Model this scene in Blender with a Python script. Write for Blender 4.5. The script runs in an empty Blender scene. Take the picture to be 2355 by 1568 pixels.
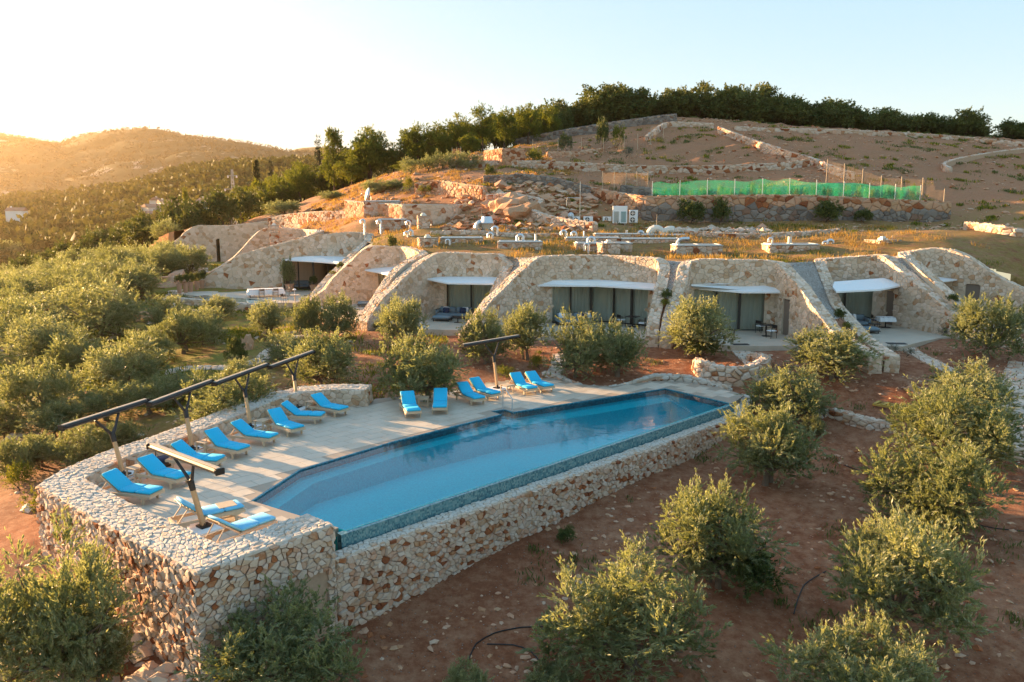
import bpy, math, random
import numpy as np
from mathutils import Vector, Matrix

# ------------------------------------------------------------------ camera, sky, sun, exposure
SC = bpy.context.scene
COL = SC.collection
CAMZ, FPX, CXP, CYP, VH = 8.9, 796.5, 512.0, 341.0, 214.75      # height over the pool deck, focal length and centre in a 1024 px picture
PITCH = math.atan((CYP - VH) / FPX)
cam = bpy.data.cameras.new("camera"); camo = bpy.data.objects.new("camera", cam); COL.objects.link(camo)
cam.sensor_width = 36.0; cam.lens = FPX / 1024 * 36.0
cam.clip_start = 0.5; cam.clip_end = 30000
camo.location = (0, 0, CAMZ); camo.rotation_euler = (math.pi / 2 - PITCH, 0, 0)
SC.camera = camo
SUN_AZ, SUN_EL = math.radians(-58), math.radians(9.0)             # azimuth measured from +Y towards +X
SUNV = Vector((math.sin(SUN_AZ) * math.cos(SUN_EL), math.cos(SUN_AZ) * math.cos(SUN_EL), math.sin(SUN_EL)))
wd = bpy.data.worlds.new("World"); SC.world = wd; wd.use_nodes = True
wn = wd.node_tree; bg = wn.nodes["Background"]
sky = wn.nodes.new("ShaderNodeTexSky"); sky.sky_type = 'NISHITA'; sky.sun_disc = False
sky.sun_elevation = SUN_EL; sky.sun_rotation = SUN_AZ
sky.altitude = 50; sky.air_density = 1.0; sky.dust_density = 1.2; sky.ozone_density = 2.2
# evening sky with its contrast evened out all round, as the photograph renders it
_a = wn.nodes.new("ShaderNodeVectorMath"); _a.operation = 'SCALE'; _a.inputs['Scale'].default_value = 0.15; wn.links.new(sky.outputs[0], _a.inputs[0])
_g = wn.nodes.new("ShaderNodeGamma"); _g.inputs[1].default_value = 0.20; wn.links.new(_a.outputs[0], _g.inputs[0])
_h = wn.nodes.new("ShaderNodeHueSaturation"); _h.inputs['Saturation'].default_value = 2.9; wn.links.new(_g.outputs[0], _h.inputs['Color'])
_b = wn.nodes.new("ShaderNodeVectorMath"); _b.operation = 'SCALE'; _b.inputs['Scale'].default_value = 0.245 / 0.15; wn.links.new(_h.outputs[0], _b.inputs[0])
wn.links.new(_b.outputs[0], bg.inputs[0]); bg.inputs[1].default_value = 0.15
sl = bpy.data.lights.new("sun", 'SUN'); sl.energy = 4.8; sl.angle = math.radians(0.6); sl.color = (1.0, 0.64, 0.32)
so = bpy.data.objects.new("sun", sl); COL.objects.link(so); so.rotation_euler = (-SUNV).to_track_quat('-Z', 'Y').to_euler()
SC.view_settings.view_transform = 'Standard'; SC.view_settings.look = 'None'; SC.view_settings.gamma = 1.0
SC.view_settings.use_curve_mapping = False; SC.view_settings.exposure = 2.4
SC.render.engine = 'CYCLES'
cy = SC.cycles
cy.use_denoising = True; cy.max_bounces = 7; cy.diffuse_bounces = 4; cy.glossy_bounces = 3; cy.transmission_bounces = 4
cy.transparent_max_bounces = 10; cy.volume_bounces = 0; cy.caustics_reflective = False; cy.caustics_refractive = False
cy.sample_clamp_indirect = 6.0

# ------------------------------------------------------------------ geometry of the survey: picture -> place
_ct, _st = math.cos(PITCH), math.sin(PITCH)
WK = 1024 / 2355.0
def ray(x, y):
    a = (x * WK - CXP) / FPX; b = (y * WK - CYP) / FPX
    return (a, _ct - b * _st, -_st - b * _ct)
def atz(x, y, z):
    d = ray(x, y); t = (z - CAMZ) / d[2]; return (d[0] * t, d[1] * t, z)
def aty(x, y, Y):
    d = ray(x, y); t = Y / d[1]; return (d[0] * t, Y, CAMZ + d[2] * t)
def depth(p): return p[1] * _ct - (p[2] - CAMZ) * _st
def mpp(p): return depth(p) / FPX * WK                              # metres per survey pixel at a place

# ------------------------------------------------------------------ object helpers
def setp(o, label=None, cat=None, group=None, kind=None):
    if label: o["label"] = label
    if cat: o["category"] = cat
    if group: o["group"] = group
    if kind: o["kind"] = kind
    return o
def mobj(name, verts, faces, mat=None, parent=None, smooth=False, attrs=None):
    me = bpy.data.meshes.new(name)
    if isinstance(verts, np.ndarray): verts = verts.tolist()
    me.from_pydata(verts, [], faces, shade_flat=not smooth)
    if attrs:
        for k, v in attrs.items():
            a = me.attributes.new(k, 'FLOAT', 'POINT'); a.data.foreach_set('value', np.asarray(v, np.float32))
    if mat: me.materials.append(mat)
    o = bpy.data.objects.new(name, me); COL.objects.link(o)
    if parent: o.parent = parent
    return o
def quadmesh(name, V, Q, mat=None, attrs=None, smooth=False):       # fast mesh of quads from arrays
    me = bpy.data.meshes.new(name)
    V = np.asarray(V, np.float32); Q = np.asarray(Q, np.int32)
    me.vertices.add(len(V)); me.vertices.foreach_set('co', V.ravel())
    k = Q.shape[1]
    me.loops.add(Q.size); me.loops.foreach_set('vertex_index', Q.ravel())
    me.polygons.add(len(Q)); me.polygons.foreach_set('loop_start', np.arange(0, Q.size, k, dtype=np.int32))
    me.update(calc_edges=True)
    if not smooth: me.shade_flat()
    if attrs:
        for n, v in attrs.items():
            a = me.attributes.new(n, 'FLOAT', 'POINT'); a.data.foreach_set('value', np.asarray(v, np.float32))
    if mat: me.materials.append(mat)
    return me
def link(name, me, parent=None, loc=None, rz=0.0, sc=None):
    o = bpy.data.objects.new(name, me); COL.objects.link(o)
    if parent: o.parent = parent
    if loc is not None: o.location = loc
    if rz: o.rotation_euler = (0, 0, rz)
    if sc is not None: o.scale = sc
    return o
def thing(name, label, cat, loc=(0, 0, 0), rz=0.0, group=None):
    o = bpy.data.objects.new(name, None); COL.objects.link(o); o.empty_display_size = 0.2
    o.location = loc; o.rotation_euler = (0, 0, rz)
    return setp(o, label, cat, group)
def copy_tree(o, parent=None):
    c = o.copy(); COL.objects.link(c)
    if parent: c.parent = parent
    for ch in o.children: copy_tree(ch, c)
    return c
class MB:                                                            # collects solids for one mesh
    def __init__(s): s.v = []; s.f = []
    def box(s, c, d, rz=0.0, rot=None, bev=0.0):
        n = len(s.v); hx, hy, hz = d[0] / 2, d[1] / 2, d[2] / 2
        R = rot if rot is not None else Matrix.Rotation(rz, 3, 'Z')
        b = min(bev, hx * .8, hy * .8, hz * .8)
        if b <= 0:
            for z in (-hz, hz):
                for x, y in ((-hx, -hy), (hx, -hy), (hx, hy), (-hx, hy)): s.v.append(tuple(R @ Vector((x, y, z)) + Vector(c)))
            s.f += [[n + i for i in q] for q in ((3, 2, 1, 0), (4, 5, 6, 7), (0, 1, 5, 4), (1, 2, 6, 5), (2, 3, 7, 6), (3, 0, 4, 7))]
        else:
            rings = []
            for z, q in ((-hz, b), (-hz + b, 0), (hz - b, 0), (hz, b)):
                r = []
                for sx, sy, o in ((-1, -1, 0), (1, -1, 1), (1, 1, 0), (-1, 1, 1)):
                    e = b if not q else b * 1.0
                    ax, ay = hx - q, hy - q
                    pts = [(sx * ax, sy * (ay - e)), (sx * (ax - e), sy * ay)]
                    if o: pts = pts[::-1]
                    for p in pts: r.append(len(s.v)); s.v.append(tuple(R @ Vector((p[0], p[1], z)) + Vector(c)))
                rings.append(r)
            for a, bb in zip(rings, rings[1:]):
                for i in range(8): s.f.append([a[i], a[(i + 1) % 8], bb[(i + 1) % 8], bb[i]])
            s.f.append(rings[0][::-1]); s.f.append(rings[-1])
        return s
    def tube(s, pts, r, n=8, cap=True):
        pts = [Vector(p) for p in pts]; rs = r if isinstance(r, (list, tuple)) else [r] * len(pts)
        prev = None; rings = []
        for i, p in enumerate(pts):
            t = (pts[min(i + 1, len(pts) - 1)] - pts[max(i - 1, 0)]).normalized()
            if prev is None:
                u = t.cross(Vector((0, 0, 1)))
                if u.length < 1e-3: u = t.cross(Vector((1, 0, 0)))
            else: u = prev - t * prev.dot(t)
            u.normalize(); prev = u; w = t.cross(u)
            rings.append(len(s.v))
            for k in range(n):
                a = 2 * math.pi * k / n
                s.v.append(tuple(p + (u * math.cos(a) + w * math.sin(a)) * rs[i]))
        for a, b in zip(rings, rings[1:]):
            for k in range(n): s.f.append([a + k, a + (k + 1) % n, b + (k + 1) % n, b + k])
        if cap: s.f.append([rings[0] + k for k in range(n)][::-1]); s.f.append([rings[-1] + k for k in range(n)])
        return s
    def lathe(s, c, prof, n=14):
        rings = []
        for r, z in prof:
            rings.append(len(s.v))
            for k in range(n):
                a = 2 * math.pi * k / n; s.v.append((c[0] + r * math.cos(a), c[1] + r * math.sin(a), c[2] + z))
        for a, b in zip(rings, rings[1:]):
            for k in range(n): s.f.append([a + k, a + (k + 1) % n, b + (k + 1) % n, b + k])
        s.f.append([rings[0] + k for k in range(n)][::-1]); s.f.append([rings[-1] + k for k in range(n)])
        return s
    def prism(s, poly, z0, z1):
        n = len(s.v); k = len(poly)
        for z in (z0, z1):
            for p in poly: s.v.append((p[0], p[1], z if not callable(z) else z(*p)))
        s.f.append([n + i for i in range(k)][::-1]); s.f.append([n + k + i for i in range(k)])
        for i in range(k): j = (i + 1) % k; s.f.append([n + i, n + j, n + k + j, n + k + i])
        return s
    def build(s, name, mat, parent=None, smooth=False): return mobj(name, s.v, s.f, mat, parent, smooth)

# ------------------------------------------------------------------ materials
def new_mat(name):
    m = bpy.data.materials.new(name); m.use_nodes = True
    nt = m.node_tree; return m, nt, nt.nodes, nt.links, nt.nodes["Principled BSDF"]
def ramp(N, stops, interp='LINEAR'):
    r = N.new("ShaderNodeValToRGB"); r.color_ramp.interpolation = interp
    e = r.color_ramp.elements
    while len(e) > 1: e.remove(e[-1])
    e[0].position = stops[0][0]; e[0].color = (*stops[0][1], 1)
    for p, c in stops[1:]:
        q = e.new(p); q.color = (*c, 1)
    return r
def noise(N, L, scale, detail=4, rough=.6, vec=None):
    n = N.new("ShaderNodeTexNoise"); n.inputs['Scale'].default_value = scale; n.inputs['Detail'].default_value = detail
    n.inputs['Roughness'].default_value = rough
    if vec: L.new(vec, n.inputs['Vector'])
    return n
def mixc(N, L, fac, a, b, mode='MIX'):
    m = N.new("ShaderNodeMix"); m.data_type = 'RGBA'; m.blend_type = mode
    for s, v in ((m.inputs[0], fac), (m.inputs[6], a), (m.inputs[7], b)):
        if isinstance(v, (int, float)): s.default_value = v
        elif isinstance(v, tuple): s.default_value = (*v, 1)
        else: L.new(v, s)
    return m.outputs[2]
def bumpn(N, L, h, strength, dist, bsdf):
    b = N.new("ShaderNodeBump"); b.inputs['Strength'].default_value = strength; b.inputs['Distance'].default_value = dist
    L.new(h, b.inputs['Height']); L.new(b.outputs[0], bsdf.inputs['Normal'])
def plain(name, col, rough=.6, metal=0.0, var=.12, scale=6.0, bump=0.0, spec=.5):
    m, nt, N, L, B = new_mat(name)
    tc = N.new("ShaderNodeTexCoord")
    n = noise(N, L, scale, 5, .6, tc.outputs['Object'])
    c = mixc(N, L, n.outputs[0], tuple(max(0, x * (1 - var)) for x in col), tuple(min(1, x * (1 + var)) for x in col))
    L.new(c, B.inputs['Base Color']); B.inputs['Roughness'].default_value = rough; B.inputs['Metallic'].default_value = metal
    B.inputs['Specular IOR Level'].default_value = spec
    if bump: bumpn(N, L, n.outputs[0], bump, .02, B)
    return m
def stone_mat(name, stops, bump=.5, speck=.25, stain=None):
    m, nt, N, L, B = new_mat(name)
    at = N.new("ShaderNodeAttribute"); at.attribute_name = 'tone'
    g = N.new("ShaderNodeNewGeometry")
    n1 = noise(N, L, 5.0, 6, .65, g.outputs['Position']); n2 = noise(N, L, 38.0, 4, .7, g.outputs['Position'])
    off = N.new("ShaderNodeMath"); off.operation = 'MULTIPLY_ADD'; L.new(n1.outputs[0], off.inputs[0]); off.inputs[1].default_value = .30
    ad = N.new("ShaderNodeMath"); ad.operation = 'SUBTRACT'; L.new(at.outputs['Fac'], ad.inputs[0]); ad.inputs[1].default_value = .15
    L.new(ad.outputs[0], off.inputs[2])
    r = ramp(N, stops); L.new(off.outputs[0], r.inputs[0])
    c = mixc(N, L, n2.outputs[0], (1 - speck,) * 3, (1 + speck * .6,) * 3)
    col = mixc(N, L, 1.0, r.outputs[0], c, 'MULTIPLY')
    L.new(col, B.inputs['Base Color']); B.inputs['Roughness'].default_value = .88; B.inputs['Specular IOR Level'].default_value = .25
    bumpn(N, L, n2.outputs[0], bump, .03, B)
    return m
CREAM = (.60, .44, .31); PALE = (.63, .49, .37); TAN = (.52, .31, .175); GREYC = (.48, .37, .28); PINK = (.56, .31, .19); RUST = (.36, .125, .046); DRUST = (.25, .08, .034)
M_DRY = stone_mat('dry_stone', [(0, (.71, .57, .46)), (.25, CREAM), (.40, (.64, .52, .42)), (.55, PINK), (.68, (.56, .44, .34)), (.80, TAN), (.90, RUST), (1, DRUST)])
M_FAC = stone_mat('facade_stone', [(0, (.76, .60, .47)), (.22, (.64, .48, .34)), (.42, (.72, .555, .41)), (.60, (.53, .39, .28)), (.74, (.54, .37, .23)), (.86, TAN), (.93, RUST), (1, DRUST)], .5)
M_TOP = stone_mat('coping_stone', [(0, (.62, .55, .47)), (.5, (.58, .50, .41)), (.8, CREAM), (.92, PINK), (1, RUST)], .5)
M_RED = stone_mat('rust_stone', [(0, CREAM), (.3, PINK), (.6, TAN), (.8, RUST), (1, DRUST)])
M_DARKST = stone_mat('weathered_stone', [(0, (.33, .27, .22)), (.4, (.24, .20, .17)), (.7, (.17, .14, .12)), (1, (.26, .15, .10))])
M_MORT = plain('mortar', (.58, .47, .35), .95, 0, .18, 9, .4, .2)
M_CORE = plain('wall_core', (.44, .30, .20), .95, 0, .3, 6, .5, .2)
M_DECK = plain('deck_slab', (.34, .27, .20), .55, 0, .08, 3, 0)
M_WOOD = plain('teak', (.54, .32, .155), .6, 0, .22, 14, .15)
M_WOODG = plain('weathered_teak', (.56, .42, .28), .7, 0, .2, 14, .15)
M_DARK = plain('dark_metal', (.030, .024, .021), .42, .3, .2, 10)
M_STEEL = plain('galvanised_steel', (.62, .62, .62), .38, .9, .15, 7)
M_WHITE = plain('white_render', (.80, .79, .77), .6, 0, .04, 3)
M_CLOTH = plain('white_cloth', (.80, .80, .80), .9, 0, .05, 8, .1)
M_BLUE = plain('blue_cushion', (.012, .46, .72), .8, 0, .10, 30, .1)
M_BLUELIT = plain('blue_cushion_sunlit', (.15, .50, .74), .8, 0, .10, 30, .1)  # paler copy of the cushion blue, sunlight put into its colour
M_GREYF = plain('grey_blue_upholstery', (.17, .22, .25), .9, 0, .12, 20, .1)
M_NAVY = plain('navy_fabric', (.02, .035, .08), .9, 0, .1, 20)
M_TERRA = plain('terracotta', (.44, .25, .155), .8, 0, .12, 9, .2)
M_BROWND = plain('brown_door_paint', (.20, .15, .115), .55, 0, .08, 5)
M_CURT = plain('linen_curtain', (.60, .57, .49), .9, 0, .08, 12)
M_INT = plain('interior_wall', (.16, .12, .09), .9, 0, .1, 4)
M_FRAME = plain('dark_frame', (.028, .022, .018), .45, 0, .15, 10)
M_HOSE = plain('black_hose', (.012, .011, .011), .55, 0, .1, 10)
M_BARK = plain('olive_bark', (.17, .125, .09), .95, 0, .35, 9, .8, .2)
M_TRUNK = plain('dark_bark', (.085, .06, .045), .95, 0, .35, 9, .8, .2)
def glass_mat():
    m, nt, N, L, B = new_mat('window_glass')
    out = N["Material Output"]; tr = N.new("ShaderNodeBsdfTransparent"); tr.inputs[0].default_value = (.86, .91, .88, 1)
    gl = N.new("ShaderNodeBsdfGlossy"); gl.inputs['Roughness'].default_value = .02; gl.inputs[0].default_value = (.9, .95, 1, 1)
    fr = N.new("ShaderNodeFresnel"); fr.inputs[0].default_value = 1.5
    mx = N.new("ShaderNodeMixShader"); L.new(fr.outputs[0], mx.inputs[0]); L.new(tr.outputs[0], mx.inputs[1]); L.new(gl.outputs[0], mx.inputs[2])
    L.new(mx.outputs[0], out.inputs[0]); return m
M_GLASS = glass_mat()
def water_mat(name, tint):
    m, nt, N, L, B = new_mat(name)
    out = N["Material Output"]; tr = N.new("ShaderNodeBsdfTransparent"); tr.inputs[0].default_value = (*tint, 1)
    gl = N.new("ShaderNodeBsdfGlossy"); gl.inputs['Roughness'].default_value = .015
    fr = N.new("ShaderNodeFresnel"); fr.inputs[0].default_value = 1.25
    g = N.new("ShaderNodeNewGeometry")
    mp = N.new("ShaderNodeMapping"); mp.inputs['Scale'].default_value = (1.0, 1.0, 1.0); L.new(g.outputs['Position'], mp.inputs[0])
    n = noise(N, L, 2.2, 3, .5, mp.outputs[0])
    b = N.new("ShaderNodeBump"); b.inputs['Strength'].default_value = .11; b.inputs['Distance'].default_value = .06; L.new(n.outputs[0], b.inputs['Height'])
    L.new(b.outputs[0], gl.inputs['Normal']); L.new(b.outputs[0], fr.inputs['Normal'])
    mx = N.new("ShaderNodeMixShader"); L.new(fr.outputs[0], mx.inputs[0]); L.new(tr.outputs[0], mx.inputs[1]); L.new(gl.outputs[0], mx.inputs[2])
    L.new(mx.outputs[0], out.inputs[0]); return m
M_WATER = water_mat('pool_water', (.60, .95, .985))
M_WATER2 = water_mat('plunge_water', (.55, .80, .85))
def mosaic_mat(name, a, b, c, scale):
    m, nt, N, L, B = new_mat(name)
    g = N.new("ShaderNodeNewGeometry"); v = N.new("ShaderNodeTexVoronoi"); v.distance = 'CHEBYCHEV'; v.inputs['Scale'].default_value = scale; v.inputs['Randomness'].default_value = .25
    L.new(g.outputs['Position'], v.inputs['Vector'])
    s = N.new("ShaderNodeSeparateColor"); L.new(v.outputs['Color'], s.inputs[0])
    r = ramp(N, [(0, a), (.5, b), (1, c)]); L.new(s.outputs[0], r.inputs[0])
    L.new(r.outputs[0], B.inputs['Base Color']); B.inputs['Roughness'].default_value = .25
    return m
M_POOLT = mosaic_mat('pool_mosaic', (.008, .60, .70), (.014, .70, .79), (.03, .77, .84), 22)
M_EDGE = mosaic_mat('edge_mosaic', (.05, .13, .16), (.11, .24, .26), (.22, .32, .30), 16)
def leaf_mat(name, stops, trans=.35, tcol=None, rough=.5, spec=.35):
    m, nt, N, L, B = new_mat(name)
    at = N.new("ShaderNodeAttribute"); at.attribute_name = 'tone'
    oi = N.new("ShaderNodeObjectInfo")
    a = N.new("ShaderNodeMath"); a.operation = 'MULTIPLY_ADD'; L.new(oi.outputs['Random'], a.inputs[0]); a.inputs[1].default_value = .22
    s = N.new("ShaderNodeMath"); s.operation = 'SUBTRACT'; L.new(at.outputs['Fac'], s.inputs[0]); s.inputs[1].default_value = .11; L.new(s.outputs[0], a.inputs[2])
    r = ramp(N, stops); L.new(a.outputs[0], r.inputs[0])
    L.new(r.outputs[0], B.inputs['Base Color']); B.inputs['Roughness'].default_value = rough; B.inputs['Specular IOR Level'].default_value = spec
    t = N.new("ShaderNodeBsdfTranslucent")
    tc = mixc(N, L, 1.0, r.outputs[0], tcol or (1.5, 1.35, .55), 'MULTIPLY'); L.new(tc, t.inputs[0])
    mx = N.new("ShaderNodeMixShader"); mx.inputs[0].default_value = trans
    L.new(B.outputs[0], mx.inputs[1]); L.new(t.outputs[0], mx.inputs[2]); L.new(mx.outputs[0], N["Material Output"].inputs[0])
    return m
M_OLIVE = leaf_mat('olive_leaf', [(0, (.105, .125, .045)), (.45, (.195, .215, .095)), (.75, (.29, .30, .16)), (1, (.42, .42, .29))], .46, (1.3, 1.25, .68), .42, .5)
M_PINE = leaf_mat('pine_needle', [(0, (.045, .072, .015)), (.5, (.105, .145, .026)), (1, (.19, .21, .04))], .38, (1.9, 1.5, .4), .6, .2)
M_MACC = leaf_mat('evergreen_leaf', [(0, (.048, .074, .022)), (.5, (.095, .125, .035)), (1, (.18, .185, .055))], .3, (1.6, 1.3, .5), .5, .3)
M_CYPR = leaf_mat('cypress_leaf', [(0, (.014, .022, .010)), (.5, (.026, .036, .015)), (1, (.05, .058, .022))], .08, None, .7, .1)
M_GRASS = leaf_mat('green_weed', [(0, (.06, .09, .015)), (.5, (.13, .155, .025)), (.8, (.25, .23, .03)), (1, (.42, .34, .03))], .4, (1.5, 1.3, .5), .6, .2)
M_DRYG = leaf_mat('dry_grass', [(0, (.20, .13, .045)), (.5, (.34, .23, .075)), (1, (.50, .36, .12))], .4, (1.4, 1.15, .6), .7, .15)
M_LAV = leaf_mat('lavender_leaf', [(0, (.05, .065, .05)), (.6, (.11, .13, .10)), (1, (.17, .18, .15))], .2, None, .6, .2)
# ------------------------------------------------------------------ terrain heights (thin-plate splines through surveyed points)
class TPS:
    def __init__(s, pts, lam=.02):
        P = np.array(pts, float); s.p = P[:, :2]; n = len(P)
        A = np.zeros((n + 3, n + 3)); A[:n, :n] = s.k(s.p) + lam * np.eye(n)
        A[:n, n] = 1; A[:n, n + 1:] = s.p; A[n, :n] = 1; A[n + 1:, :n] = s.p.T
        s.w = np.linalg.solve(A, np.r_[P[:, 2], 0, 0, 0])
    def k(s, q):
        d2 = ((q[:, None, :] - s.p[None, :, :]) ** 2).sum(-1); return .5 * d2 * np.log(d2 + 1e-9)
    def __call__(s, x, y):
        q = np.stack([np.ravel(x), np.ravel(y)], 1).astype(float); out = np.empty(len(q))
        for i in range(0, len(q), 20000):
            c = q[i:i + 20000]; out[i:i + 20000] = s.k(c) @ s.w[:-3] + s.w[-3] + c @ s.w[-2:]
        return out.reshape(np.shape(x))
FRONT = [(-4.2, 20.6, -2.55), (0.8, 26, -1.95), (5, 30, -1.6), (9.6, 34.6, -1.35), (12, 37.5, -.75), (11.9, 40, -.2), (7, 43.5, .15), (2, 44.3, .1), (-3, 41.5, -.05), (-6, 40, -.1),
         (-11, 39.8, -.3), (-13, 36, -.6), (-14.5, 31, -1.1), (-16.4, 25, -1.7), (-12, 20, -2.3), (-7.6, 16.6, -2.75), (-4, 17.5, -2.95), (0, 17, -3.3), (6, 18, -3.1), (12, 20, -2.7), (18, 25, -2.0), (24, 30, -1.3),
         (12, 29, -1.9), (17, 34, -.9), (24, 38, .1), (18, 39.5, .45), (27, 45, .95), (33, 48, 1.4), (22, 44, .85), (13, 45, .7), (8.3, 47.5, .75), (3, 48, .75), (-3, 50.5, .75), (-6, 52, .75), (-10.5, 54.5, .75),
         (-15, 60, .7), (-20, 50, .25), (-21, 62, .35), (-27, 60, -.2), (-35, 72, .6), (-35, 82, 1.5), (-20, 42, -.6), (-28, 42, -1.1), (-24, 28, -2.6), (-36, 52, -.9), (-45, 66, -.6), (-50, 82, 0), (-44, 90, 1.6), (-38, 98, 2.5),
         (-47, 106, 2.4), (-62, 108, -.5), (-90, 130, -5), (-40, 30, -4), (-62, 62, -2.5), (-100, 95, -8), (-30, 15, -5), (-10, 8, -5.2), (10, 8, -5), (40, 20, -2), (45, 36, 1.2), (50, 55, 3), (-80, 170, -6), (-140, 160, -12),
         (24, 52, .9), (15, 50, .9), (5, 54, .9), (-4, 57, .9), (-12, 65, .9), (-20, 76, 1.0), (34, 54, 1.5), (-28, 92, 1.6), (-34, 108, 2.3)]
ROOF = [(-47, 113, 6.6), (-40, 112.5, 7.2), (-33, 113, 7.6), (-27, 99, 6.9), (-20, 88, 7.0), (-14.5, 82, 6.9), (-9.9, 71.5, 6.1), (-6.6, 63, 5.85), (-3, 61, 5.85), (4, 59, 5.75), (10.5, 56, 5.7), (14.5, 54.5, 5.65), (19, 55, 5.5), (21.8, 58.5, 5.5), (25, 59, 5.7),
        (29, 60, 6.05), (32, 60, 6.3), (35, 58, 5.2), (38, 55, 3.6), (44, 58, 4.6), (40, 66, 7.2), (-.6, 64.5, 6.3), (6, 64, 5.95), (15, 64, 5.75), (22, 66, 6.4), (32, 68, 7.3), (5, 71, 6.85), (15, 71, 6.9), (8, 79, 8.1), (12.5, 80.5, 8.05), (22, 80.5, 7.9), (44, 80, 7.7), (52, 76, 8.4),
        (-15, 86, 8.3), (-8, 86, 7.8), (-8.5, 76, 7.6), (-7, 66, 6.3), (-2.5, 78, 7.4), (-20, 95, 8.2), (-28, 104, 7.9), (-34, 118, 8.2), (-46, 122, 6.2), (-56, 116, 3.2), (-60, 140, 3),
        (14, 93.5, 11.2), (30, 93.5, 11.2), (45, 93.5, 11.0), (6, 90, 11.3), (-1, 88, 10.8), (-3, 93, 12.2), (3, 93, 12.5), (-10, 96, 11.2), (-13, 104, 13.0), (-2, 107, 14.9), (6, 108, 15.0), (18, 108.5, 14.5), (29, 108, 14.6), (18, 112, 15.6), (36, 95, 12.2),
        (5, 120, 18.0), (20, 125, 18.9), (14, 147, 23.8), (30, 150, 26.3), (20, 160, 25.0), (35, 156, 25.8), (50, 150, 24.7), (70, 146, 23.1), (90, 140, 21.2), (50, 110, 15.8), (60, 95, 11.8), (75, 110, 14.6), (56, 84, 9.8), (66, 85, 9.0), (100, 120, 17),
        (-22, 118, 13.0), (-30, 135, 12.5), (-40, 150, 10.5), (-50, 165, 6), (-5, 130, 18.6), (-14, 135, 17.0), (20, 200, 20), (70, 190, 17), (-40, 200, 6), (-10, 180, 18), (110, 160, 18), (-75, 160, -2), (0, 146, 20.6), (-72, 126, -1)]
fT, rT = TPS(FRONT), TPS(ROOF)
def inpoly(x, y, poly):
    x = np.asarray(x, float); y = np.asarray(y, float); Pq = np.array([q[:2] for q in poly], float); xi, yi = Pq[:, 0], Pq[:, 1]; xj, yj = np.roll(xi, 1), np.roll(yi, 1)
    sl = (xj - xi) / np.where(yj == yi, 1e-12, yj - yi); X, Yy = x.ravel(), y.ravel(); out = np.empty(X.shape, bool)
    for k in range(0, len(X), 4000):
        px, py = X[k:k + 4000, None], Yy[k:k + 4000, None]
        out[k:k + 4000] = (((yi > py) != (yj > py)) & (px < sl * (py - yi) + xi)).sum(1) % 2 == 1
    return out.reshape(x.shape)
_rw = np.random.default_rng(5); _W = [(_rw.uniform(.25, 2.4), _rw.uniform(0, 6.28), _rw.uniform(0, 6.28)) for _ in range(14)]
def rough(x, y):
    z = 0
    for f, a, p in _W: z = z + np.sin((np.cos(a) * x + np.sin(a) * y) * f + p) / (1 + f * 1.6)
    return z

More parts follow.
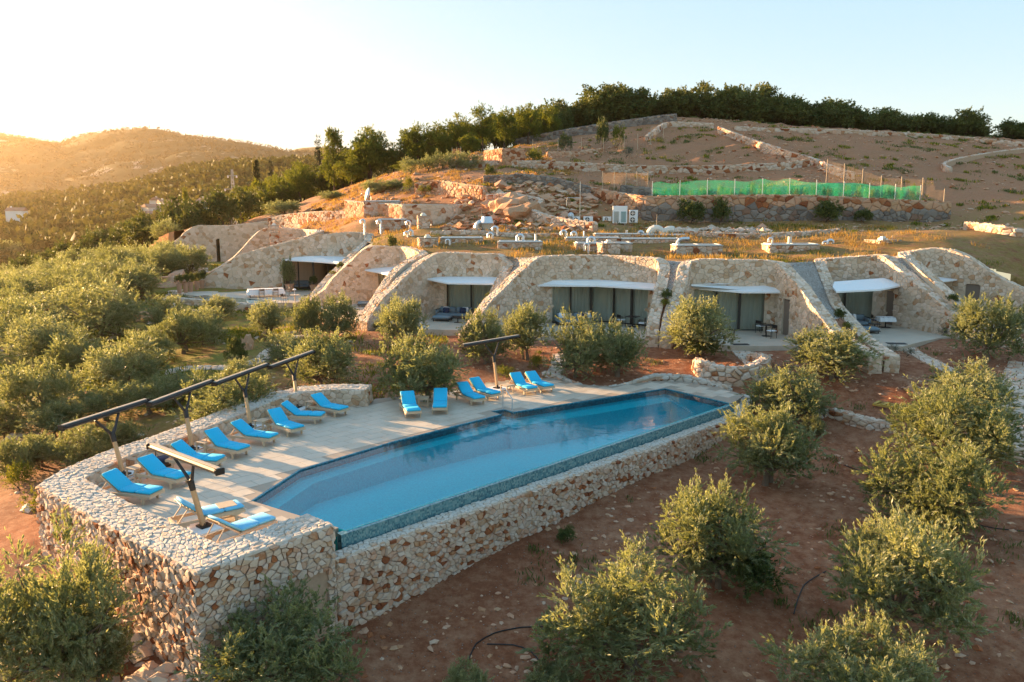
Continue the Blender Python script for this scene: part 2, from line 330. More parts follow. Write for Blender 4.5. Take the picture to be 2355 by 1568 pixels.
# ------------------------------------------------------------------ villas: inner wall edge (x, y, top height), tip - back - tip
BAYS = {
 'b1': dict(p=[(30.3, 46.6, 1.6), (29.9, 48.4, 2.2), (29.5, 50.4, 2.9), (29.2, 52, 3.65), (28.9, 53.6, 4.5), (28.6, 55.4, 5.4), (28.5, 57.2, 6.1), (29.2, 58.5, 6.2), (31.0, 58.8, 6.45), (31.9, 58.0, 6.35), (32.6, 57.2, 5.9), (33.3, 56.3, 5.15), (34.1, 55.4, 4.45), (35.2, 54.1, 3.7), (36.6, 52.2, 2.7), (38.2, 49.8, 1.7)], cl=6, cr=9, f=1.6),
 'b2': dict(p=[(20.4, 41.2, 1.55), (20.9, 45.4, 1.85), (21.2, 48.7, 2.55), (21.6, 51.7, 3.1), (22.0, 53.9, 3.94), (22.3, 56.0, 4.9), (22.5, 57.4, 5.7), (23.2, 57.9, 5.75), (25.4, 57.6, 5.95), (26.3, 57.0, 6.04), (26.8, 55.4, 5.2), (27.3, 53.6, 4.28), (27.75, 52, 3.4), (28.1, 50.4, 2.65), (28.5, 49.0, 2.0), (29.0, 46.6, 1.5)], cl=6, cr=9, f=1.2),
 'b3': dict(p=[(9.75, 48.0, 1.5), (10.2, 49.4, 2.6), (10.9, 51.0, 3.75), (11.5, 52.2, 4.8), (11.95, 53.2, 5.8), (12.6, 53.4, 5.95), (14.7, 53.06, 5.93), (16.8, 52.85, 5.9), (17.35, 52.5, 5.8), (17.55, 51.3, 5.25), (17.75, 49.5, 4.56), (17.95, 47.8, 3.63), (18.1, 46.1, 2.83), (18.25, 44.6, 2.2), (18.6, 40.9, 1.55)], cl=4, cr=8, f=1.2),
 'b4': dict(p=[(-3.0, 51.45, 1.05), (-2.0, 52.5, 2.4), (-1.25, 53.3, 3.3), (-.47, 54.1, 3.95), (.33, 54.9, 4.73), (1.15, 55.7, 5.35), (1.85, 56.3, 5.9), (2.9, 56.75, 6.0), (6.2, 57.5, 6.0), (8.4, 55.9, 5.97), (9.8, 54.6, 5.9), (9.9, 53.9, 5.35), (9.6, 52.9, 4.6), (9.3, 52.1, 3.95), (8.8, 50.5, 2.9), (8.5, 49.6, 2.4), (8.25, 48.6, 1.45)], cl=6, cr=10, f=1.2),
 'b5': dict(p=[(-10.2, 55.7, 1.4), (-9.3, 56.7, 2.85), (-8.5, 57.65, 3.65), (-8.1, 58.1, 4.1), (-7.2, 59.2, 4.93), (-6.5, 60.0, 5.5), (-5.6, 60.7, 6.0), (-4.6, 60.6, 6.05), (-3.1, 60.15, 6.0), (-1.1, 59.5, 5.95), (-.6, 58.9, 5.3), (-1.1, 57.9, 4.4), (-1.66, 56.5, 3.36), (-2.1, 55.3, 2.6), (-2.85, 53.4, 1.45), (-3.35, 52.0, 1.0)], cl=6, cr=9, f=1.2),
 'b6': dict(p=[(-17.3, 67.3, 1.6), (-16.0, 68.0, 2.55), (-15.3, 68.4, 3.55), (-14.5, 68.7, 4.3), (-13.7, 69.1, 5.1), (-12.9, 69.4, 5.85), (-12.1, 69.7, 6.2), (-10.9, 69.8, 6.17), (-9.75, 69.6, 6.16), (-8.9, 67.4, 6.15), (-7.9, 64.2, 6.1), (-7.3, 62.5, 5.9), (-7.8, 61.6, 5.65), (-8.75, 60.3, 5.07), (-9.36, 59.5, 4.4), (-9.95, 58.66, 3.5), (-10.25, 58.25, 2.96), (-10.83, 57.45, 2.0), (-11.3, 56.8, 1.3)], cl=6, cr=11, f=1.2),
 'b7': dict(p=[(-32.6, 82.2, 1.8), (-31.64, 82, 2.36), (-31, 81.94, 2.78), (-29.7, 81.83, 3.6), (-28, 81.68, 4.74), (-25.84, 81.5, 5.4), (-22.5, 81.2, 6.21), (-19.2, 80.93, 6.9), (-16.3, 80.7, 7.15), (-14.6, 80.3, 7.0), (-14.6, 79.3, 6.4), (-15.4, 77.9, 5.53), (-16.1, 76.4, 4.68), (-16.7, 75.1, 3.95), (-17.35, 73.75, 3.16), (-18.1, 72.0, 2.0), (-18.5, 71, 1.5)], cl=6, cr=9, f=1.3),
 'b8': dict(p=[(-35.5, 93.2, 2.2), (-34, 93.9, 3.0), (-32.85, 94.5, 3.9), (-32, 94.95, 4.85), (-31.1, 95.35, 5.95), (-30.2, 95.75, 6.9), (-29.4, 95.95, 7.3), (-27.4, 96, 7.35), (-25, 95.9, 7.15), (-23.4, 92.3, 7.2), (-22.2, 89.4, 7.2), (-21.0, 86.4, 7.2), (-22.0, 84.9, 6.6), (-24.5, 84.5, 5.9), (-27, 84.3, 5.2), (-30, 84.1, 3.7), (-33, 84, 1.9)], cl=5, cr=11, f=2.0),
 'b9': dict(p=[(-48.2, 108.3, 2.8), (-47, 109, 4.2), (-46.2, 109.4, 5.1), (-45.6, 109.7, 5.65), (-45, 109.95, 6.3), (-44.2, 110.4, 7.0), (-43.2, 110.8, 7.45), (-41.6, 111, 7.42), (-39.2, 111.2, 7.42), (-36.5, 111.4, 7.7), (-33.2, 111.6, 8.05), (-29.7, 111.7, 8.0), (-27.2, 111.5, 7.9), (-25.4, 107, 7.9), (-24.5, 103, 7.8), (-25.5, 100.3, 7.3), (-29, 98.5, 6.6), (-32, 97, 5.0), (-35.5, 95.2, 2.4)], cl=5, cr=14, f=2.6),
}
ORDER = ['b9', 'b8', 'b7', 'b6', 'b5', 'b4', 'b3', 'b2', 'b1']
TH = .78
def catmull(P, step):
    P = np.array(P, float); out = []
    for i in range(len(P) - 1):
        p0 = P[max(i - 1, 0)]; p1 = P[i]; p2 = P[i + 1]; p3 = P[min(i + 2, len(P) - 1)]
        n = max(1, int(np.linalg.norm(p2[:2] - p1[:2]) / step))
        for k in range(n):
            t = k / n; h = .35
            m1 = (p2 - p0) * h; m2 = (p3 - p1) * h
            out.append((2*t**3 - 3*t**2 + 1) * p1 + (t**3 - 2*t**2 + t) * m1 + (-2*t**3 + 3*t**2) * p2 + (t**3 - t**2) * m2)
    out.append(P[-1]); return np.array(out)
class Path:
    def __init__(s, pts, step=.35, extra=()):
        s.ctrl = np.array(pts, float); C = catmull(pts, step)
        d = np.r_[0, np.cumsum(np.hypot(*np.diff(C[:, :2], axis=0).T))]
        S = np.unique(np.round(np.r_[d, list(extra)], 4))
        s.set(C, d, S)
    def set(s, C, d, S):
        s.C, s.d = C, d; s.S = S; s.len = d[-1]
        s.P = s.pos(S); s.N = s.nrm(S)
    def pos(s, q): return np.stack([np.interp(q, s.d, s.C[:, k]) for k in range(3)], -1)
    def nrm(s, q):
        q = np.asarray(q); e = .3
        a = s.pos(np.clip(q - e, 0, s.len)); b = s.pos(np.clip(q + e, 0, s.len)); t = (b - a)[..., :2]
        t = t / np.maximum(np.linalg.norm(t, axis=-1, keepdims=True), 1e-6)
        return np.stack([t[..., 1], -t[..., 0]], -1)
    def near(s, x, y):
        f = np.linspace(0, s.len, 1500); p = s.pos(f); return float(f[np.argmin((p[:, 0] - x) ** 2 + (p[:, 1] - y) ** 2)])
    def off(s, q, d):
        p = s.pos(q); n = s.nrm(q); p = np.array(p); p[..., :2] += n * d; return p
class PathM(Path):                                                  # straight runs with true mitred corners
    def __init__(s, pts, step=.35):
        s.ctrl = np.array(pts, float); C = s.ctrl; T = np.diff(C[:, :2], axis=0); T /= np.linalg.norm(T, axis=1)[:, None]
        Nn = np.stack([T[:, 1], -T[:, 0]], -1); a = np.vstack([Nn[:1], Nn]); b = np.vstack([Nn, Nn[-1:]]); s.M = (a + b) / (1 + (a * b).sum(1))[:, None]
        d = np.r_[0, np.cumsum(np.hypot(*np.diff(C[:, :2], axis=0).T))]; s.set(C, d, np.unique(np.round(np.r_[d, np.arange(0, d[-1], step)], 4)))
    def nrm(s, q): return np.stack([np.interp(q, s.d, s.M[:, k]) for k in range(2)], -1)
    def offset_path(s, dd):
        P = s.C.copy(); P[:, :2] += s.M * dd; return PathM(P)
for k, b in BAYS.items():
    b['path'] = Path(b['p'])
    b['sl'] = b['path'].near(*b['p'][b['cl']][:2]); b['sr'] = b['path'].near(*b['p'][b['cr']][:2])
RB = [(-48.6, 112)]
for k in ORDER:
    b = BAYS[k]; q = np.linspace(b['sl'], b['sr'], 24); RB += [tuple(p[:2]) for p in b['path'].off(q, -.4)]
RB += [(33.5, 57.6), (36, 56.3), (39, 53), (46, 50), (60, 46), (200, 60), (200, 400), (-300, 400), (-90, 150), (-58, 122)]
# pool terrace, outer outline
T_IN = [(-5.75, 21.35, .60), (-7.55, 19.38, .55), (-10.9, 22.15, .5), (-13.75, 24.6, .5), (-13.8, 25.4, .5), (-13.5, 27.1, .5), (-12.75, 29.0, .5), (-11.8, 32.1, .5), (-11.1, 34.4, .55), (-10.5, 35.6, .65), (-9.6, 36.3, .75), (-8.4, 36.55, .8), (-6.85, 36.45, .8)]
T_TH = 1.2
TW = PathM(T_IN, .3)
E0, E1 = (-4.76, 21.66), (10.44, 37.11)
LW = Path([(-4.82, 20.55, -.42), (-4.1, 21.3, -.42), (.95, 26.4, -.42), (5.6, 31.1, -.42), (10.75, 36.4, -.40), (11.5, 37.6, -.25), (12.05, 39.2, -.05)], .3)
DECK_BACK = [(11.6, 38.9), (10.9, 40.6), (9.2, 42.15), (7.8, 42.35), (5.2, 40.95), (3.6, 41.4), (2.2, 43.1), (0, 42.5), (-1.4, 41.7), (-2.9, 40.5), (-5.0, 38.8), (-6.7, 38.1)]
POOL = [(-8.19, 24.0), (-7.5, 27.1), (-4.71, 30.64), (-.48, 35.02), (-.95, 35.58), (-.35, 35.91), (.05, 35.42), (7.96, 40.47), E1, E0]
qq = np.linspace(0, TW.len, 60)
TERR = [tuple(p[:2]) for p in TW.off(qq, -.6)] + DECK_BACK[::-1] + [tuple(p[:2]) for p in LW.off(np.linspace(LW.len, 0, 20), -.25)]
UPPER = [(9.6, 90.5), (13.0, 83.15), (16, 82.75), (28, 82.45), (37, 82.75), (45.2, 83.9), (45.5, 92.4), (38, 92.9), (30, 92.5), (20, 92.7), (12, 92.9)]      # levelled terrace held by the tall wall
def ground_z(x, y):
    x = np.asarray(x, float); y = np.asarray(y, float); m = inpoly(x, y, RB)
    zf = fT(x, y) + rough(x, y) * .045; zr = rT(x, y) + rough(x, y) * np.clip((y - 90) / 130, .04, .16)
    zr = np.where(inpoly(x, y, UPPER), np.maximum(zr, 10.35 - .012 * np.abs(x - 28) + (y - 84) * .05), zr)
    return np.where(m, zr, zf)
def gz(x, y): return float(ground_z(np.array([x]), np.array([y]))[0])
def atg(x, y):                                                      # where a survey pixel meets the ground
    d = ray(x, y); t = np.linspace(12, 400, 1600) / d[1]
    X, Y, Z = d[0] * t, d[1] * t, CAMZ + d[2] * t
    g = ground_z(X, Y); k = int(np.argmax(Z < g)) if (Z < g).any() else int(np.argmin(np.where(Y > 60, Z - g, 1e9)))
    return (float(X[k]), float(Y[k]), float(g[k]))

# ------------------------------------------------------------------ ground sheet
def soil_mat():
    m, nt, N, L, B = new_mat('red_soil')
    g = N.new("ShaderNodeNewGeometry"); P = g.outputs['Position']
    n1 = noise(N, L, .22, 6, .65, P); n2 = noise(N, L, 2.6, 6, .7, P); n3 = noise(N, L, 16, 5, .75, P)
    r1 = ramp(N, [(.28, (.135, .043, .019)), (.5, (.25, .090, .042)), (.74, (.44, .225, .128))])
    mm = N.new("ShaderNodeMath"); mm.operation = 'MULTIPLY_ADD'; L.new(n2.outputs[0], mm.inputs[0]); mm.inputs[1].default_value = .7
    m2 = N.new("ShaderNodeMath"); m2.operation = 'MULTIPLY'; L.new(n1.outputs[0], m2.inputs[0]); m2.inputs[1].default_value = .45; L.new(m2.outputs[0], mm.inputs[2])
    L.new(mm.outputs[0], r1.inputs[0])
    v = N.new("ShaderNodeTexVoronoi"); v.inputs['Scale'].default_value = 9; L.new(P, v.inputs['Vector'])
    rv = ramp(N, [(.0, (1, 1, 1)), (.16, (1, 1, 1)), (.24, (0, 0, 0))]); L.new(v.outputs['Distance'], rv.inputs[0])
    gt = N.new("ShaderNodeMath"); gt.operation = 'GREATER_THAN'; sc = N.new("ShaderNodeSeparateColor"); L.new(v.outputs['Color'], sc.inputs[0]); L.new(sc.outputs[0], gt.inputs[0]); gt.inputs[1].default_value = .55
    f = N.new("ShaderNodeMath"); f.operation = 'MULTIPLY'; L.new(rv.outputs[0], f.inputs[0]); L.new(gt.outputs[0], f.inputs[1])
    pc = mixc(N, L, sc.outputs[1], (.20, .11, .07), (.42, .33, .26))
    c = mixc(N, L, f.outputs[0], r1.outputs[0], pc)
    hill = N.new("ShaderNodeAttribute"); hill.attribute_name = 'hill'
    c = mixc(N, L, hill.outputs['Fac'], c, mixc(N, L, n2.outputs[0], (.30, .115, .055), (.50, .255, .145)))
    gr = N.new("ShaderNodeAttribute"); gr.attribute_name = 'turf'
    n4 = noise(N, L, 1.1, 5, .7, P); rg = ramp(N, [(.33, (0, 0, 0)), (.52, (1, 1, 1))]); L.new(n4.outputs[0], rg.inputs[0])
    gm = N.new("ShaderNodeMath"); gm.operation = 'MULTIPLY'; L.new(gr.outputs['Fac'], gm.inputs[0]); L.new(rg.outputs[0], gm.inputs[1])
    tone = mixc(N, L, n3.outputs[0], (.12, .13, .022), (.34, .27, .05))
    c = mixc(N, L, gm.outputs[0], c, tone)
    vr = mixc(N, L, n3.outputs[0], (.68,) * 3, (1.28,) * 3)
    L.new(mixc(N, L, 1.0, c, vr, 'MULTIPLY'), B.inputs['Base Color']); B.inputs['Roughness'].default_value = .95; B.inputs['Specular IOR Level'].default_value = .15
    hh = N.new("ShaderNodeMath"); hh.operation = 'MULTIPLY_ADD'; L.new(n3.outputs[0], hh.inputs[0]); hh.inputs[1].default_value = .6; L.new(f.outputs[0], hh.inputs[2])
    bumpn(N, L, hh.outputs[0], 1.0, .09, B)
    return m
M_SOIL = soil_mat()
NR, NC = 520, 340
ry = 9.0 * (260 / 9.0) ** (np.arange(NR) / (NR - 1)); ax = np.linspace(-1.15, 1.0, NC)
GX = ry[:, None] * ax[None, :]; GY = np.repeat(ry[:, None], NC, 1)
GM = inpoly(GX, GY, RB); GT = inpoly(GX, GY, TERR)
GZ = ground_z(GX, GY)
idx = np.arange(NR * NC).reshape(NR, NC)
Q = np.stack([idx[:-1, :-1], idx[:-1, 1:], idx[1:, 1:], idx[1:, :-1]], -1).reshape(-1, 4)
mm = GM.ravel()[Q]; tt = GT.ravel()[Q]
xq = GX.ravel()[Q].mean(1); yq = GY.ravel()[Q].mean(1)
strad = (mm.any(1) & ~mm.all(1)) & (xq > -47) & (xq < 35.5)
keep = ~(strad | tt.any(1))
def sstep(v, a, b): t = np.clip((v - a) / (b - a), 0, 1); return t * t * (3 - 2 * t)
hillw = GM * sstep(GY, 62, 84)
turf = np.where(GM, .5 - sstep(GY, 78, 92) * .4, np.clip(sstep(-GX - GY * .12, 1, 14) * sstep(GY, 26, 44), 0, 1) * .95)
me = quadmesh('ground', np.stack([GX, GY, GZ], -1).reshape(-1, 3), Q[keep], M_SOIL, {'hill': hillw.ravel(), 'turf': turf.ravel()}, True)
setp(link('ground', me), None, None, None, 'structure')

# ------------------------------------------------------------------ stone pieces
def clip(poly, nx, ny, c):
    out = []; n = len(poly)
    for i in range(n):
        p = poly[i]; q = poly[(i + 1) % n]; a = p[0] * nx + p[1] * ny - c; b = q[0] * nx + q[1] * ny - c
        if a <= 0: out.append(p)
        if (a < 0 < b) or (b < 0 < a): t = a / (a - b); out.append((p[0] + (q[0] - p[0]) * t, p[1] + (q[1] - p[1]) * t))
    return out
def cell_tile(nx, ny, jit, drop, seed):
    """irregular polygons of a rubble pattern that wraps round, found once and laid on every wall"""
    r = random.Random(seed); S = {}
    for j in range(ny):
        for i in range(nx):
            if r.random() > drop: S[i, j] = (i + .5 + .5 * (j % 2) - .25 + r.uniform(-jit, jit), j + .5 + r.uniform(-jit, jit))
    out = {}; nb = [(a, b) for a in range(-2, 3) for b in range(-2, 3) if (a, b) != (0, 0)]; nb.sort(key=lambda q: q[0] ** 2 + q[1] ** 2)
    for (i, j), p in S.items():
        P = [(p[0] - 1.9, p[1] - 1.6), (p[0] + 1.9, p[1] - 1.6), (p[0] + 1.9, p[1] + 1.6), (p[0] - 1.9, p[1] + 1.6)]
        for a, b in nb:
            q = S.get(((i + a) % nx, (j + b) % ny))
            if q is None: continue
            q = (q[0] + (i + a) // nx * nx, q[1] + (j + b) // ny * ny); vx, vy = q[0] - p[0], q[1] - p[1]
            P = clip(P, vx, vy, (vx * vx + vy * vy + 2 * (p[0] * vx + p[1] * vy)) / 2)
            if len(P) < 3: break
        if len(P) >= 3: out[i, j] = (np.array(P), p)
    return out
TILES = [cell_tile(46, 30, .45, .27, 5), cell_tile(38, 26, .36, .10, 6)]
def cells(Wd, Ht, cs, ct, rng, jit=.38, want=None):
    T, nx, ny = (TILES[0], 46, 30) if jit > .4 else (TILES[1], 38, 26)
    mx = max(1, round(Wd / cs)); my = max(1, round(Ht / ct)); dx, dy = Wd / mx, Ht / my; oi, oj = int(rng.integers(0, nx)), int(rng.integers(0, ny // 2)) * 2; out = []
    for j in range(-1, my + 1):
        for i in range(-1, mx + 1):
            e = T.get(((i + oi) % nx, (j + oj) % ny))
            if e is None: continue
            P, p = e; sx = i - (i + oi) % nx; sy = j - (j + oj) % ny; c = ((p[0] + sx) * dx, (p[1] + sy) * dy)
            if want is not None and not want(min(max(c[0], 0), Wd), min(max(c[1], 0), Ht)): continue
            A = (P + (sx, sy)) * (dx, dy); A[:, 0] = A[:, 0].clip(0, Wd); A[:, 1] = A[:, 1].clip(0, Ht)
            if np.ptp(A[:, 0]) > .04 and np.ptp(A[:, 1]) > .04: out.append(A)
    return out
def stone_verts(polys, h, gap, rng, rust=0., dj=.5, round_=.3):
    """each polygon becomes a stone: base ring, shoulder ring, cap ring and crown; returns local (s, t, d) arrays with faces and tone"""
    res = []
    for P in polys:
        A = np.array(P); d2 = np.linalg.norm(A - np.roll(A, -1, 0), axis=1)
        A = A[d2 > .02]
        if len(A) < 3: continue
        c = A.mean(0); R = np.linalg.norm(A - c, axis=1).mean()
        if R < .025: continue
        n = len(A); k1 = max(.55, 1 - gap / R); hh = h * rng.uniform(1 - dj, 1 + dj)
        B0 = c + (A - c) * k1; B1 = c + (A - c) * (k1 * .97) + rng.normal(0, R * .035, (n, 2)); B2 = c + (A - c) * (k1 * (1 - round_)) + rng.normal(0, R * .03, (n, 2))
        tl = rng.uniform(-.35, .35, 2) * hh / R
        d1 = hh * .45 + 0 * A[:, 0]; dd = hh + ((B2 - c) @ tl)
        V = np.vstack([np.c_[B0, np.full(n, -.05)], np.c_[B1, d1], np.c_[B2, dd], [[c[0], c[1], hh * 1.06]]])
        F = []
        for i in range(n):
            j = (i + 1) % n
            F.append((i, j, n + j, n + i)); F.append((n + i, n + j, 2 * n + j, 2 * n + i)); F.append((2 * n + i, 2 * n + j, 3 * n))
        tone = float(np.clip(rng.beta(1.0, 1.5) + rust, 0, 1))
        res.append((V, F, tone, R))
    return res
def lay_stones(parent, res, mapf, mat, nsing=300, stuff='stone_facing', rng=None):
    if not res: return
    V = np.vstack([r[0] for r in res]); W3 = mapf(V[:, 0], V[:, 1], V[:, 2]); off = 0; items = []
    for r in res:
        n = len(r[0]); w = W3[off:off + n]; off += n
        c = w.mean(0); items.append((r[3] / max(depth(c), 1), w, r[1], r[2]))
    place_stones(parent, items, mat, nsing, stuff)
def place_stones(parent, items, mat, nsing, stuff):
    items.sort(key=lambda q: -q[0])
    for _, w, F, tone in items[:nsing]:
        mobj('stone', w, F, mat, parent, False, {'tone': np.full(len(w), tone)})
    rest = items[nsing:]
    if rest:
        vs = []; fs = []; ts = []; o = 0
        for _, w, F, tone in rest:
            vs.append(w); ts.append(np.full(len(w), tone)); fs += [tuple(i + o for i in f) for f in F]; o += len(w)
        setp(mobj(stuff, np.vstack(vs), fs, mat, parent, False, {'tone': np.concatenate(ts)}), None, None, None, 'stuff')
def wall_items(path, zb, side, off, size, h, gap, rng, rust=0., openings=(), asp=1.35, round_=.3, dj=.5, zmin=None):
    """stones of one vertical face: off = distance of the face from the path along its normal, side = +1 faces along the normal"""
    zt = path.C[:, 2].max(); z0 = (zb.min() if zmin is None else zmin); Wd, Ht = path.len, zt - z0
    Sg = np.linspace(0, path.len, len(zb))
    topf = lambda s: np.interp(s, path.d, path.C[:, 2]); basef = lambda s: np.interp(s, Sg, zb)
    def want(s, t):
        z = z0 + t
        if z > topf(s) + .02 or z < basef(s) - .25: return False
        for a, b, c, d in openings:
            if a - .02 < s < b + .02 and c - .3 < z < d: return False
        return True
    P = cells(Wd, Ht, size * asp, size, rng, .46, want); out = []
    for poly in P:
        A = np.array(poly); A[:, 1] = np.minimum(A[:, 1], topf(A[:, 0]) - z0 - .01)
        for a, b, c, d in openings:
            m = A.mean(0)
            if c - .3 < m[1] + z0 < d:
                if m[0] < a: A[:, 0] = np.minimum(A[:, 0], a)
                elif m[0] > b: A[:, 0] = np.maximum(A[:, 0], b)
            elif a < m[0] < b and m[1] + z0 >= d: A[:, 1] = np.maximum(A[:, 1], d - z0)
        out.append(A)
    res = stone_verts(out, h, gap, rng, rust, dj, round_)
    def mapf(s, t, d):
        s = np.clip(s, 0, path.len); p = path.pos(s); n = path.nrm(s)
        return np.stack([p[:, 0] + n[:, 0] * (off + side * d), p[:, 1] + n[:, 1] * (off + side * d), z0 + t], -1)
    return pack(res, mapf)
def pack(res, mapf):
    if not res: return []
    V = np.vstack([r[0] for r in res]); W3 = mapf(V[:, 0], V[:, 1], V[:, 2]); o = 0; it = []
    for r in res:
        n = len(r[0]); w = W3[o:o + n]; o += n; c = w.mean(0); it.append((r[3] / max(depth(c), 1), w, r[1], r[2]))
    return it
def top_items(path, th, size, h, gap, rng, rust=0., round_=.3, dj=.5, s0=0., s1=None):
    """stones on the top of a wall, laid along its true sloping length"""
    s1 = path.len if s1 is None else s1
    q = np.linspace(s0, s1, 200); p = path.pos(q); L3 = np.r_[0, np.cumsum(np.linalg.norm(np.diff(p, axis=0), axis=1))]
    P = cells(L3[-1], th, size * 1.2, size, rng, .36)
    res = stone_verts(P, h, gap, rng, rust, dj, round_)
    sl = np.gradient(p[:, 2], q)
    def mapf(a, t, d):
        s = np.interp(a, L3, q); pp = path.pos(s); n = path.nrm(s); g = np.interp(s, q, sl); k = 1 / np.sqrt(1 + g * g)
        tx, ty = -n[:, 1], n[:, 0]
        return np.stack([pp[:, 0] - n[:, 0] * t - tx * g * k * d, pp[:, 1] - n[:, 1] * t - ty * g * k * d, pp[:, 2] + k * d], -1)
    return pack(res, mapf)
def end_items(path, th, zb, at_end, size, h, gap, rng, rust=0.):
    s = path.len if at_end else 0.; p = path.pos(np.array([s]))[0]; n = path.nrm(np.array([s]))[0]; t = np.array([-n[1], n[0]]) * (1 if at_end else -1)
    Ht = p[2] - zb
    if Ht < .15: return []
    P = cells(th, Ht, size * 1.2, size, rng, .36); res = stone_verts(P, h, gap, rng, rust)
    return pack(res, lambda a, b, d: np.stack([p[0] - n[0] * a + t[0] * d, p[1] - n[1] * a + t[1] * d, zb + b], -1))
def wall_core(name, path, th, zb, mat, parent, openings=(), outer=True, ext=None):
    """solid body of a wall (its faces sit just behind the stones)"""
    ex = [v for o in openings for v in o[:2]]
    S = np.unique(np.r_[path.S, ex]); p = path.pos(S); n = path.nrm(S); z = np.interp(S, np.linspace(0, path.len, len(zb)), zb)
    I = p[:, :2] - n * .02; O = p[:, :2] - n * (th - .02); V = []; F = []
    for i in range(len(S)):
        zt = p[i, 2] - .03
        V += [(I[i, 0], I[i, 1], z[i]), (I[i, 0], I[i, 1], zt), (O[i, 0], O[i, 1], zt), (O[i, 0], O[i, 1], z[i])]
    for i in range(len(S) - 1):
        a, b = 4 * i, 4 * i + 4; sm = (S[i] + S[i + 1]) / 2; op = [o for o in openings if o[0] < sm < o[1]]
        F.append((a + 1, b + 1, b + 2, a + 2))
        if outer or not op: F.append((a + 2, b + 2, b + 3, a + 3)) if not op else None
        if op:
            d = op[0][3]; k = len(V)
            V += [(I[i, 0], I[i, 1], d), (I[i + 1, 0], I[i + 1, 1], d), (O[i + 1, 0], O[i + 1, 1], d), (O[i, 0], O[i, 1], d)]
            F += [(k, k + 1, b + 1, a + 1), (k + 3, k + 2, k + 1, k), (k + 2, k + 3, a + 2, b + 2)]
        else: F.append((a, b, b + 1, a + 1))
    for o in openings:                                              # reveals
        for s in o[:2]:
            i = int(np.argmin(abs(S - s))); k = len(V)
            V += [(I[i, 0], I[i, 1], z[i]), (O[i, 0], O[i, 1], z[i]), (O[i, 0], O[i, 1], o[3]), (I[i, 0], I[i, 1], o[3])]; F.append((k, k + 1, k + 2, k + 3))
    e = 4 * (len(S) - 1); F += [(0, 1, 2, 3), (e + 3, e + 2, e + 1, e)]
    return mobj(name, V, F, mat, parent)
# ------------------------------------------------------------------ pool terrace
rng = np.random.default_rng(11)
def base_along(path, off, n=60, sink=.3):
    p = path.off(np.linspace(0, path.len, n), off); return ground_z(p[:, 0], p[:, 1]) - sink
tw = thing('terrace_wall', 'broad pale rubble wall wrapping the left and near end of the pool terrace', 'wall')
zb_out = base_along(TW, -T_TH - .1); zb_out[:14] = np.minimum(zb_out[:14], -2.9)
wall_core('core', TW, T_TH, np.minimum(zb_out, -.4), M_CORE, tw)
outP = TW.offset_path(-T_TH)
items = wall_items(outP, np.interp(np.linspace(0, 1, 80), np.linspace(0, 1, 60), zb_out), -1, 0., .118, .065, .005, rng, .07, round_=.16, dj=.75,
                   openings=[(0.25, 1.35, -3.2, -.62)])
place_stones(tw, items, M_DRY, 300, 'stone_facing')
place_stones(tw, top_items(TW, T_TH, .135, .026, .005, rng, -.16, .30, .7), M_TOP, 300, 'coping_facing')
it = wall_items(TW, np.full(40, -.02), 1, 0., .20, .03, .008, rng, 0., zmin=-.02)
it += end_items(TW, T_TH, -.05, True, .22, .04, .01, rng) + end_items(TW, T_TH, -2.9, False, .22, .06, .01, rng)
place_stones(tw, it, M_FAC, 120, 'inner_facing')
dp = outP.off(np.array([.25, 1.35]), .22); d0, d1 = dp[0], dp[1]
mb = MB(); v = np.array(d1[:2]) - np.array(d0[:2]); ang = math.atan2(v[1], v[0]); mb.box(((d0[0] + d1[0]) / 2, (d0[1] + d1[1]) / 2, -1.9), (1.1, .06, 2.6), ang)
mb.build('door', M_BROWND, tw)

lw = thing('overflow_wall', 'long rubble retaining wall below the infinity edge of the pool', 'wall')
zb = base_along(LW, .1)
wall_core('core', LW, .5, zb, M_CORE, lw)
place_stones(lw, wall_items(LW, zb, 1, 0., .118, .065, .005, rng, .07, round_=.16, dj=.75) + end_items(LW, .5, -2.8, False, .22, .06, .01, rng), M_DRY, 300, 'stone_facing')
place_stones(lw, top_items(LW, .5, .14, .03, .006, rng, -.14, .30, .7), M_TOP, 300, 'coping_facing')

near_end = [(-5.15, 21.95)]
deck_poly = [(-5.0, 21.83), POOL[0], *POOL[1:8], E1, (10.9, 37.7)] + DECK_BACK + [tuple(p[:2]) for p in TW.off(np.linspace(TW.len, 0, 50), -.25)]
dk = MB(); dk.prism(deck_poly, -.25, -.004); dk = dk.build('pool_deck', M_DECK); setp(dk, None, None, None, 'structure')
def tile_mat():
    m, nt, N, L, B = new_mat('limestone_tile')
    g = N.new("ShaderNodeNewGeometry"); oi = N.new("ShaderNodeAttribute"); oi.attribute_name = 'tone'
    n1 = noise(N, L, 1.4, 6, .65, g.outputs['Position']); n2 = noise(N, L, 22, 4, .6, g.outputs['Position'])
    r = ramp(N, [(.3, (.44, .365, .275)), (.55, (.53, .445, .345)), (.75, (.59, .50, .395))]); 
    a = N.new("ShaderNodeMath"); a.operation = 'MULTIPLY_ADD'; L.new(oi.outputs['Fac'], a.inputs[0]); a.inputs[1].default_value = .18; L.new(n1.outputs[0], a.inputs[2]); L.new(a.outputs[0], r.inputs[0])
    L.new(mixc(N, L, 1., r.outputs[0], mixc(N, L, n2.outputs[0], (.9,) * 3, (1.08,) * 3), 'MULTIPLY'), B.inputs['Base Color'])
    rr = ramp(N, [(.35, (.38,) * 3), (.65, (.62,) * 3)]); L.new(n1.outputs[0], rr.inputs[0]); L.new(rr.outputs[0], B.inputs['Roughness'])
    return m
M_TILE = tile_mat()
